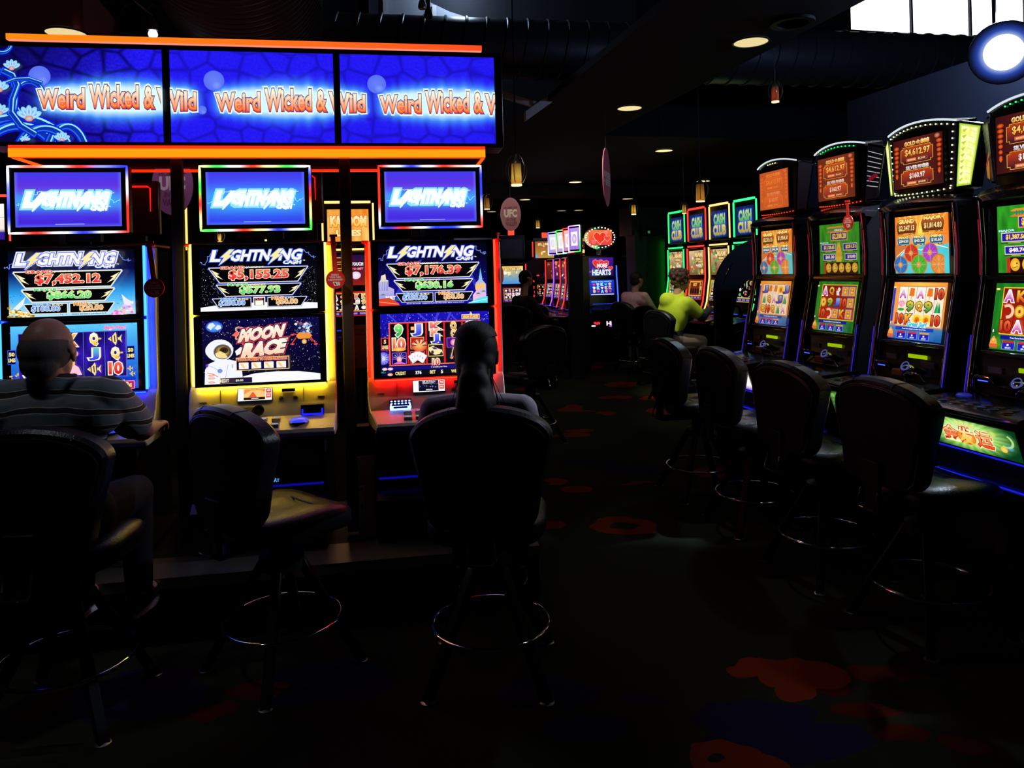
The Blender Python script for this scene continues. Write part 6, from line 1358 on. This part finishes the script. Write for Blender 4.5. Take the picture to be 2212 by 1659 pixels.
# notice boards hanging behind the gaps
def poster(px, py, D, w, h, cols, label, words):
    p = at(px, py, D); t = empty('notice_board', Vector((p.x, p.y, 0)), AL); tag(t, label, 'notice')
    a = Art(60, 100); a.grid(3, 10, lambda x, y: mixc(cols[0], cols[1], y/100)); 
    for k, w_ in enumerate(words): a.text(w_, 6, 8+9*k, 54, 14+9*k, mixc(cols[0], (20, 10, 10), .45), off=.03)
    R = random.Random(int(px))
    for k in range(22): a.line(arc(R.uniform(8, 52), R.uniform(60, 94), R.uniform(2, 7), R.uniform(2, 7), 0, 300, 10), .8, mixc(cols[1], (30, 10, 10), .5))
    MB().box(-w/2, w/2, 0, .02, p.z-h/2, p.z+h/2).box(-.03, .03, .004, .018, 0, p.z-h/2).build('board', M_blm, t)
    a.build('print', w*.98, h*.98, t, M=Matrix.Translation((0, -.002, p.z)), mt=vbase_mat('poster_print'))
poster(770, 749, 5.2, .20, .30, ((200, 90, 30), (150, 50, 40)), 'orange notice board glimpsed behind the gap beside the red-lit machine', ('RESPONSIBLE', 'GAMBLING'))
poster(398, 762, 5.2, .14, .32, ((40, 50, 110), (130, 50, 40)), 'blue and rust notice board in the gap before the yellow-lit machine', ('BUNDLE', 'TICKETS'))
t = empty('slot_sign', onfloor(1249, 742), 0); tag(t, 'small leaning red sign on the floor before the hearts machine', 'sign')
MB().hexa([(-.16, .02, 0), (.06, .02, 0), (.06, .05, 0), (-.16, .05, 0), (-.02, .10, .52), (.16, .10, .52), (.16, .13, .52), (-.02, .13, .52)]).build('sign_board', mat('dark_red_card', (.45, .02, .02), .5), t)

# filigree arch at the end of the four-machine row, and a dark arched screen further back
def filigree(loc, rz, r, ht_, label, seed, holes=True):
    t = empty('arched_screen', loc, rz); tag(t, label, 'partition')
    n = 30; P = [(r*cos(pi*k/n), ht_-r+r*sin(pi*k/n)) for k in range(n+1)]; Q = [(x*.86, (z-(ht_-r))*.86+ht_-r) for x, z in P]
    m = MB(); m.prism(P+[(-r, 0), (-r*.86, 0)]+list(reversed(Q))+[(r*.86, 0), (r, 0)], -.02, .02)
    m.box(-r*.9, r*.9, -.02, .02, 0, .55); m.build('arch_frame', mat('arch_navy', (.012, .02, .035), .55), t)
    # solid upper-left field and scroll rings
    m = MB(); R = random.Random(seed)
    if holes:
        m.prism([(-r*.88, .5), (-r*.70, .5), (-r*.66, 1.2), (-r*.52, ht_-.40), (-.12*r, ht_-.27), (.30*r, ht_-.26), (r*.6, ht_-.2), (.3*r, ht_-.05), (-.3*r, ht_-.05), (-r*.62, ht_-.18), (-r*.80, ht_-.34), (-r*.89, ht_-r)], -.015, .015)
    rings = MB(); C = []
    for _ in range(400):
        x, z, q = R.uniform(-r*.62, r*.8), R.uniform(.55, ht_-.3), R.choice([.03, .045, .06, .085])
        if hypot(x, max(0, z-(ht_-r))) > r*.88-q: continue
        if all(hypot(x-c[0], z-c[1]) > (q+c[2])*.93 for c in C): C.append((x, z, q))
        if len(C) > 46: break
    for x, z, q in C:
        rings.torus((0, 0, 0), q, .010, n=20, k=6, M=Matrix.Translation((x, 0, z)) @ Matrix.Rotation(pi/2, 4, 'X'))
        if q > .05: rings.torus((0, 0, 0), q*.45, .008, n=16, k=6, M=Matrix.Translation((x+q*.3, 0, z)) @ Matrix.Rotation(pi/2, 4, 'X'))
    if holes: m.build('arch_field', mat('arch_navy', (.012, .02, .035), .55), t)
    rings.build('scrollwork', M_blm, t)
    return t
p = at(1658, 700, 6.1); filigree(Vector((p.x, 6.12, 0)), radians(8), .45, 1.83, 'black arched filigree screen with ring scrollwork at the end of the fortune machines', 4)
p = at(1165, 700, 14.0); filigree(Vector((p.x, 14.0, 0)), radians(8), .42, 1.84, 'far dark arched screen behind the seated person in black', 9, holes=True)

# further stools
stool(1370, 777, 62, 'stool under the person in the pale pink shirt')
stool(1, 1, 60, 'stool between the pink-shirted person and the yellow hoodie', xy=tuple(at(1424, 700, 10.1))[:2])
stool(1318, 733, 10, 'empty stool in front of the hearts machine')
stool(1198, 722, 4, 'empty stool with a glittering foot ring before the red-lit row')
stool(1, 1, 64, 'stool under the person in the yellow hoodie', xy=(1.93, 8.95))
stool(1, 1, -40, 'grey-backed empty stool just beyond the long-haired woman', xy=tuple(at(1142, 700, 6.9))[:2])
stool(1, 1, 30, 'dark stool under the seated person in black', xy=tuple(at(1128, 700, 11.2))[:2])
stool(1, 1, 20, 'stool in shadow between the person in black and the red-lit row', xy=tuple(at(1160, 700, 11.8))[:2])
# ------------------------------------------------------------------ people (seated, facing +Y locally; origin on the floor under the hips)
def cap(m, a, b, ra, rb, n=14, k=5, sx=1.0, sy=1.0):
    """tapered limb with round ends"""
    a = Vector(a); b = Vector(b); d = b-a; L_ = d.length; q = d.to_track_quat('Z', 'Y') if L_ > 1e-6 else Matrix.Identity(3).to_quaternion(); rings = []
    for i in range(k): t_ = pi/2*(1-i/k); rings.append((-ra*sin(t_), ra*cos(t_)))
    rings.append((0, ra)); rings.append((L_, rb))
    for i in range(1, k+1): t_ = pi/2*i/k; rings.append((L_+rb*sin(t_), rb*cos(t_)))
    R = [[tuple(a + q @ Vector((max(r, .0008)*cos(2*pi*j/n)*sx, max(r, .0008)*sin(2*pi*j/n)*sy, z))) for j in range(n)] for z, r in rings]
    return m.loft(R)
def fuse(m, name, mt, parent, vox=.008, smooth=6):
    o = m.build(name, mt, parent, smooth=True)
    r = o.modifiers.new('fuse', 'REMESH'); r.mode = 'VOXEL'; r.voxel_size = vox; r.use_smooth_shade = True
    s_ = o.modifiers.new('soften', 'SMOOTH'); s_.factor = .6; s_.iterations = smooth
    return o
def V3(*a): return Vector(a)
def person(name, loc, face, label, sh=1.18, head_top=1.45, lean=.08, hy=None, hw=1.0, turn=0.0, nod=0.0, hands=((.20, .42, .86), (-.20, .42, .86)), shirt=None, sleeve='long', trousers=None, hair='short', hairm=None, skin=None, big=1.0, far=False, shoes=None, knee=.42, feet=(.46, .12), gender='m', collar=False, hood=False, sleeve_mat=None):
    t = empty('person', loc, -radians(face)); tag(t, label, 'person')
    vx = .008 if far else .0055
    pel = V3(0, 0, .74); ch = V3(0, lean*.75, sh-.10); nb = V3(0, lean+.0, sh+.02)
    hz = head_top-.118*hw; hc = V3(0, (hy if hy is not None else lean+.045), hz)
    sw = .185*big
    S = [V3(s*sw, lean*.9, sh-.015) for s in (1, -1)]
    hd = [V3(*h) for h in hands]; E = []
    for s, q, h in zip((1, -1), S, hd):
        mid = (q+h)/2; d = (h-q).length; up, lo = .285, .265; u = min(1.0, d/(up+lo)); bend = sqrt(max(0, ((up+lo)/2)**2-(d/2)**2))
        E.append(mid+V3(s*.45, -.15, -.88).normalized()*bend)
    hip = [V3(s*.09, .02, .72) for s in (1, -1)]; kn = [V3(s*.105, knee, .70) for s in (1, -1)]; ft = [V3(s*feet[1], feet[0]-.06, feet[2] if len(feet) > 2 else .29) for s in (1, -1)]
    # --- body: one continuous surface
    m = MB()
    def torso(mm, g):
        cap(mm, pel, pel+V3(0, .01, .10), .135*big+g, .13*big+g, sx=1.15, sy=.85); cap(mm, pel+V3(0, .01, .10), ch, .125*big+g, .135*big+g, sx=1.2, sy=.82)
        cap(mm, S[0]-V3(.05, 0, .055), S[1]+V3(.05, 0, -.055), .085*big+g, .085*big+g); cap(mm, ch, nb-V3(0, .01, .03), .12*big+g, .065+g, sx=1.1, sy=.9)
        for q, s in zip(S, (1, -1)): cap(mm, nb+V3(s*.03, -.01, -.015), q, .045+g, .055*big+g)
    def arms(mm, g, upto):
        for q, e, h, s in zip(S, E, hd, (1, -1)):
            if upto == 'short': cap(mm, q, q+(e-q)*.72, .058*big+g, .050*big+g*1.5)
            else:
                cap(mm, q, e, .056*big+g, .043*big+g)
                w_ = h-(h-e).normalized()*.02
                cap(mm, e, w_, .043*big+g, .028+g*.9)
    torso(m, 0); arms(m, 0, 'long')
    HM = Matrix.Translation(hc) @ Matrix.Rotation(-radians(turn), 4, 'Z') @ Matrix.Rotation(-radians(nod), 4, 'X') @ Matrix.Scale(hw, 4)
    H = lambda x, y, z: HM @ V3(x, y, z)
    cap(m, nb-V3(0, .01, .03), H(0, -.022, -.065), .058, .055)
    m.ell((0, -.012, .022), .076, .094, .096, M=HM, n=24, k=16); m.ell((0, .022, -.045), .060, .066, .072, M=HM, n=20, k=12)
    m.ell((0, .055, -.092), .026, .024, .02, M=HM); cap(m, H(0, .083, .008), H(0, .105, -.030), .010*hw, .015*hw); m.ell((0, .092, -.034), .019, .011, .010, M=HM)
    m.ell((0, .072, .030), .050, .018, .013, M=HM); m.ell((0, .084, -.060), .024, .009, .006, M=HM); m.ell((0, .082, -.072), .021, .009, .007, M=HM)
    for s in (1, -1):
        m.ell((s*.040, .060, -.018), .022, .022, .02, M=HM)
        m.ell((s*.078, -.010, -.008), .009, .020, .033, M=HM @ Matrix.Rotation(s*radians(14), 4, 'Z')); m.ell((s*.083, -.018, .010), .008, .017, .017, M=HM)
    # hands: palm, four unequal bent fingers, thumb from the palm's side
    for e, h, s in zip(E, hd, (1, -1)):
        d = (h-e); d.z *= .35; d.normalize(); sd = d.cross(V3(0, 0, 1)).normalized(); up = sd.cross(d).normalized()
        pc = h+d*.045; 
        for k in (-1, 0, 1): cap(m, h+sd*.012*k, pc+d*.035+sd*.019*k, .017, .0135, n=10)
        for k, L_ in enumerate((.070, .080, .074, .058)):
            f0 = pc+d*.038+sd*(.029-.0195*k)*(-s); f1 = f0+(d*.92-up*.25).normalized()*L_*.45; f2 = f1+(d*.7-up*.72).normalized()*L_*.33; f3 = f2+(d*.35-up*.9).normalized()*L_*.26
            cap(m, f0, f1, .0092, .0085, n=8, k=3); cap(m, f1, f2, .0085, .0078, n=8, k=3); cap(m, f2, f3, .0078, .0066, n=8, k=3)
        t0 = h+d*.02-sd*s*.026; t1 = t0+(d*.6-sd*s*.75-up*.2).normalized()*.036; t2 = t1+(d*.95-sd*s*.15-up*.3).normalized()*.030
        cap(m, t0, t1, .0125, .0105, n=8, k=3); cap(m, t1, t2, .0102, .008, n=8, k=3)
    for a_, b_, c_ in zip(hip, kn, ft): cap(m, a_, b_, .088*big, .062); cap(m, b_, c_, .058, .040); cap(m, c_, c_+V3(0, .14, -.045), .036, .028)
    body = fuse(m, 'body', skin, t, vx, 5)
    # eyes
    for s in (1, -1):
        MB().ell((s*.031, .0725, .010), .0115, .010, .0095, M=HM, n=12, k=8).build('eye', mat('eye_white', (.5, .5, .5), .2), t)
        MB().ell((s*.031, .0808, .010), .005, .003, .005, M=HM, n=10, k=6).build('iris', mat('iris_dark', (.02, .015, .01), .1), t)
        MB().ell((s*.031, .082, .031), .016, .004, .0035, M=HM, n=10, k=6).build('eyebrow', hairm, t)
    # clothes
    g = .013; m = MB(); torso(m, g); arms(m, g, sleeve if not sleeve_mat else 'short')
    if collar: 
        m.lathe([(.078, -.03), (.090, .0), (.080, .045), (.068, .050), (.066, .0)], n=24, M=Matrix.Translation(nb+V3(0, -.004, .004)) @ Matrix.Rotation(radians(-8), 4, 'X'))
    if hood:
        m.lathe([(.09, -.06), (.125, -.01), (.135, .035), (.115, .078), (.085, .07), (.08, .0)], n=24, M=Matrix.Translation(nb+V3(0, -.03, .0)) @ Matrix.Rotation(radians(18), 4, 'X')); m.ell(tuple(nb+V3(0, -.15, -.01)), .125, .085, .105); m.ell(tuple(nb+V3(0, -.15, -.13)), .09, .05, .09)
    if hood: m.ell(tuple(ch+V3(0, -.035, -.06)), .235, .15, .25, n=24, k=16); m.ell(tuple(ch+V3(0, -.01, .05)), .25, .13, .10, n=24, k=12)
    fuse(m, 'shirt', shirt, t, vx, 48 if hood else 7)
    if sleeve_mat:
        m = MB(); 
        for q, e, h in zip(S, E, hd): cap(m, q+(e-q)*.6, e, .060*big, .055*big); cap(m, e, h-(h-e).normalized()*.03, .055*big, .038)
        cap(m, pel+V3(0, .0, -.03), pel+V3(0, .02, .06), .155*big, .15*big, sx=1.15, sy=.9); fuse(m, 'sleeves', sleeve_mat, t, vx, 4)
    m = MB(); cap(m, pel+V3(-.05, 0, -.01), pel+V3(.05, 0, -.01), .145*big, .145*big, sy=.9)
    for a_, b_, c_ in zip(hip, kn, ft): cap(m, a_, b_, .098*big, .074); cap(m, b_, c_+V3(0, 0, .03), .070, .056)
    fuse(m, 'trousers', trousers, t, .009, 4)
    for c_, s in zip(ft, (1, -1)):
        m = MB(); cap(m, c_+V3(0, -.025, -.045), c_+V3(0, .15, -.055), .043, .036, sx=1.0); cap(m, c_+V3(0, -.02, -.02), c_+V3(0, .05, -.03), .046, .042); fuse(m, 'shoe', shoes or M_leg, t, .008, 3)
        sl = MB(); pr_ = [(.040*sin(pi*2*k/20)*(1 if cos(pi*2*k/20) > 0 else .85), .125*cos(pi*2*k/20)+.06) for k in range(20)]
        sl.loft([[tuple(c_+V3(x, y, z)) for x, y in pr_] for z in (-.098, -.078)]); sl.build('shoe_sole', mat('sole_pale', (.5, .5, .56), .6), t)
    # hair
    m = MB()
    if hair == 'balding':
        m.ell((0, -.020, .008), .0815, .096, .080, M=HM, n=24, k=14); m.ell((0, -.060, -.035), .062, .052, .055, M=HM)
        o = fuse(m, 'hair', hairm, t, .006, 3)
    elif hair == 'ponytail':
        m.ell((0, -.016, .026), .086, .103, .106, M=HM, n=24, k=16); m.ell((0, -.055, -.03), .078, .065, .075, M=HM, n=20, k=12); cap(m, H(0, -.030, .0), H(0, -.062, -.16), .084, .054, sx=1.0, sy=.85); m.ell((0, -.10, -.055), .036, .034, .036, M=HM)
        P = [(0, -.105, -.05), (.005, -.135, -.10), (.012, -.145, -.18), (.016, -.13, -.27), (.012, -.12, -.34)]
        for (a_, b_, r0, r1) in zip(P[:-1], P[1:], (.040, .054, .070, .064), (.054, .070, .064, .028)): cap(m, H(*a_), H(*b_), r0, r1, sx=1.15, sy=.8)
        for s in (1, -1): cap(m, H(s*.035, -.05, -.06), H(s*.042, -.06, -.17), .038, .026)
        o = fuse(m, 'hair', hairm, t, .006, 14)
        w_ = MB()
        for k in range(26): a_ = -pi/2+random.uniform(-1.2, 1.2); b0 = H(.07*cos(a_), -.06+.04*sin(a_), -.07); w_.tube([b0, b0+V3(random.uniform(-.03, .05), -.03, -.10), b0+V3(random.uniform(-.05, .10), -.035, -.20-.06*random.random())], .0014, 4)
        for k in range(110):
            a_ = radians(-88+176*(k+random.random())/110); P = []
            for j in range(13):
                th = radians(100-j*13.5+random.uniform(-.6, .6)); cx_ = .087*sin(a_)*max(.28, cos(min(pi/2, max(0, radians(j*7.0)))))*(.55+.45*sin(pi*min(1, (j+2)/9)))
                P.append(H(cx_, -.016-.105*cos(th-pi/2+pi/2)*0-.104*sin(radians(j*12.5))*sqrt(max(.05, 1-(cx_/.095)**2)), .026+.108*cos(radians(j*12.5))*sqrt(max(.05, 1-(cx_/.095)**2))))
            w_.tube(P, [.0022]*13, 4)
        for k in range(70):
            s0 = random.uniform(-1, 1); P = [H(.060*s0, -.112+.03*s0*s0, -.04), H(.058*s0, -.150+.035*s0*s0, -.12), H(.078*s0+.01, -.178+.05*s0*s0, -.20), H(.060*s0+.02, -.170+.05*s0*s0, -.29), H(.030*s0+.02, -.140, -.36-.02*random.random())]
            w_.tube(P, .0022, 4)
        w_.build('hair_strands', hairm, t)
    elif hair == 'curly':
        m.ell((0, -.018, .030), .086, .100, .096, M=HM, n=20, k=12); R = random.Random(5)
        for k in range(90):
            a_ = R.uniform(0, 2*pi); z = R.uniform(-.05, .105); rr = sqrt(max(.05, 1-((z-.03)/.10)**2)); x, y = .082*rr*cos(a_), -.018+.098*rr*sin(a_)
            if y > .05 and z < .05: continue
            if abs(x) > .06 and z < .0 and y > -.02: continue
            m.ell((x, y, z), .022, .022, .020, M=HM, n=8, k=6)
        fuse(m, 'hair', hairm, t, .007, 2)
    else:
        m.ell((0, -.018, .032), .083, .099, .097, M=HM, n=24, k=14); m.ell((0, -.050, -.018), .074, .062, .062, M=HM); fuse(m, 'hair', hairm, t, .007, 3)
    return t
def skinm(nm, c): return mat(nm, c, .5, spec=.4, bump=(90, .08))
def stripes():
    m = bpy.data.materials.new('striped_polo'); m.use_nodes = True; nt = m.node_tree; N = nt.nodes; L = nt.links; b = N['Principled BSDF']; b.inputs['Roughness'].default_value = .85
    tc = N.new('ShaderNodeTexCoord'); sp = N.new('ShaderNodeSeparateXYZ'); L.new(tc.outputs['Object'], sp.inputs[0])
    nz = N.new('ShaderNodeTexNoise'); nz.inputs['Scale'].default_value = 7; L.new(tc.outputs['Object'], nz.inputs['Vector'])
    a = N.new('ShaderNodeMath'); a.operation = 'MULTIPLY_ADD'; L.new(nz.outputs['Fac'], a.inputs[0]); a.inputs[1].default_value = .03; L.new(sp.outputs['Z'], a.inputs[2])
    x2 = N.new('ShaderNodeMath'); x2.operation = 'POWER'; L.new(sp.outputs['X'], x2.inputs[0]); x2.inputs[1].default_value = 2
    b2 = N.new('ShaderNodeMath'); b2.operation = 'MULTIPLY_ADD'; L.new(x2.outputs[0], b2.inputs[0]); b2.inputs[1].default_value = .45; L.new(a.outputs[0], b2.inputs[2])
    d = N.new('ShaderNodeMath'); d.operation = 'DIVIDE'; L.new(b2.outputs[0], d.inputs[0]); d.inputs[1].default_value = .062
    f = N.new('ShaderNodeMath'); f.operation = 'FRACT'; L.new(d.outputs[0], f.inputs[0])
    r = N.new('ShaderNodeValToRGB'); L.new(f.outputs[0], r.inputs['Fac']); r.color_ramp.interpolation = 'CONSTANT'; e = r.color_ramp.elements
    e[0].position = 0; e[0].color = (.14, .17, .20, 1); e[1].position = .58; e[1].color = (.62, .55, .48, 1)
    for p_, c in ((.62, (.02, .016, .022, 1)), (.90, (.62, .55, .48, 1)), (.94, (.14, .17, .20, 1))): q = e.new(p_); q.color = c
    L.new(r.outputs['Color'], b.inputs['Base Color']); return m
p = onfloor(148, 1420, .2)
person('person', (p.x-.015, p.y-.03, 0), -4, 'person with thinning grey hair in a striped polo shirt, seated at the blue-lit machine', sh=1.195, head_top=1.475, lean=.0, hy=-.02, hw=1.06, shirt=stripes(), sleeve='short', trousers=mat('dark_trousers', (.008, .009, .013), .85, spec=.1), hair='balding', hairm=mat('grey_hair', (.06, .055, .055), .8, bump=(300, .3)), skin=skinm('skin_warm', (.30, .13, .09)), big=1.06, collar=True, hands=((.17, .48, .97), (-.24, .46, .97)))
p = onfloor(1060, 1342, .2)
person('person', (p.x-.028, p.y-.04, 0), 3, 'person with long dark tied-back hair and a grey top, seated at the red-lit machine', sh=1.065, head_top=1.395, lean=.02, hy=-.01, hw=1.02, shirt=mat('lilac_grey_top', (.42, .38, .44), .85, bump=(200, .2)), trousers=mat('dark_trousers', (.008, .009, .013), .85, spec=.1), hair='ponytail', hairm=mat('black_hair', (.006, .005, .006), .6, spec=.2), skin=skinm('skin_warm', (.30, .13, .09)), big=.93, nod=8, hands=((.12, .50, .95), (-.20, .48, .955)))
person('person', (1.86, 8.95, 0), 66, 'person with curly brown hair in a bright yellow hoodie, reaching to a gaming machine', sh=1.20, head_top=1.60, lean=.16, hy=.21, hw=1.18, shirt=mat('neon_yellow_fleece', (.62, .80, .03), .9, bump=(160, .2)), trousers=mat('khaki_trousers', (.30, .22, .14), .8), hair='curly', hairm=mat('brown_hair', (.055, .022, .010), .7), skin=skinm('skin_pink', (.55, .26, .17)), big=1.16, far=True, hood=True, sleeve_mat=mat('navy_sleeve', (.012, .014, .024), .8), hands=((.10, .58, 1.10), (-.14, .50, .98)))
p = onfloor(1370, 777, .2)
person('person', (p.x, p.y, 0), 55, 'person with short black hair in a pale pink shirt, looking towards the machines', sh=1.19, head_top=1.555, lean=.05, hy=.10, hw=1.08, shirt=mat('pale_pink_shirt', (.58, .34, .38), .85), trousers=mat('dark_trousers', (.008, .009, .013), .85, spec=.1), hair='short', hairm=MATS['black_hair'], skin=skinm('skin_tan', (.36, .17, .11)), big=1.1, far=True, hands=((.16, .44, .92), (-.16, .44, .92)))
p = at(1130, 700, 11.2)
person('person', (p.x-.02, 11.2, 0), 58, 'person dressed in black with dark hair, profile lit pink, near the far machines', sh=1.18, head_top=1.62, lean=.05, hy=.10, hw=1.05, shirt=mat('black_jacket', (.012, .012, .016), .8), trousers=mat('dark_trousers', (.008, .009, .013), .85, spec=.1), hair='short', hairm=MATS['black_hair'], skin=skinm('skin_pink', (.55, .26, .17)), big=1.1, far=True)

# ------------------------------------------------------------------ sub-parts hang under their part
for r in [o for o in bpy.data.objects if o.parent is None and o.type == 'EMPTY']:
    ch = list(r.children); 
    def first(n): return next((c for c in ch if c.name.split('.')[0] == n), None)
    rules = {'topper_screen': 'topper_housing', 'led_frame': 'topper_housing', 'marquee_bulb': 'topper_housing', 'crown_light': 'topper_housing', 'topper_bezel': 'topper_housing', 'wing': 'topper_housing', 'upper_screen': 'screen_bezel', 'lower_screen': 'screen_bezel',
             'bill_light': 'bill_acceptor', 'bill_mouth': 'bill_acceptor', 'display_frame': 'player_display', 'button_ring': 'button_deck', 'button': 'button_deck', 'play_button': 'button_deck', 'deck_trim': 'button_deck', 'recess_light': 'recess', 'recess_lip': 'recess', 'slot_light': 'ticket_slot',
             'belly_glass': 'belly_housing', 'acceptor_ring': 'bill_acceptor', 'display_panel': 'housing', 'seat_seam': 'seat', 'piping': 'backrest', 'back_shell': 'backrest', 'stitch_seam': 'backrest', 'strap': 'disc', 'screw': 'latch', 'lamp_mouth': 'lamp_shade'}
    for c in ch:
        n = c.name.split('.')[0]
        if n in rules and first(rules[n]) is not None: c.parent = first(rules[n])
    for a_, b_ in (('foot_glide', 'leg'), ('wing_panel', 'wing'), ('iris', 'eye'), ('button_cap', 'button'), ('shoe_sole', 'shoe')):
        A_, B_ = [c for c in ch if c.name.split('.')[0] == a_], [c for c in ch if c.name.split('.')[0] == b_]
        if a_ in ('wing_panel', 'button_cap') and any(c.parent != r for c in B_): 
            for x_ in A_: x_.parent = B_[0].parent
            continue
        if len(A_) == len(B_):
            for x_, y_ in zip(A_, B_): x_.parent = y_
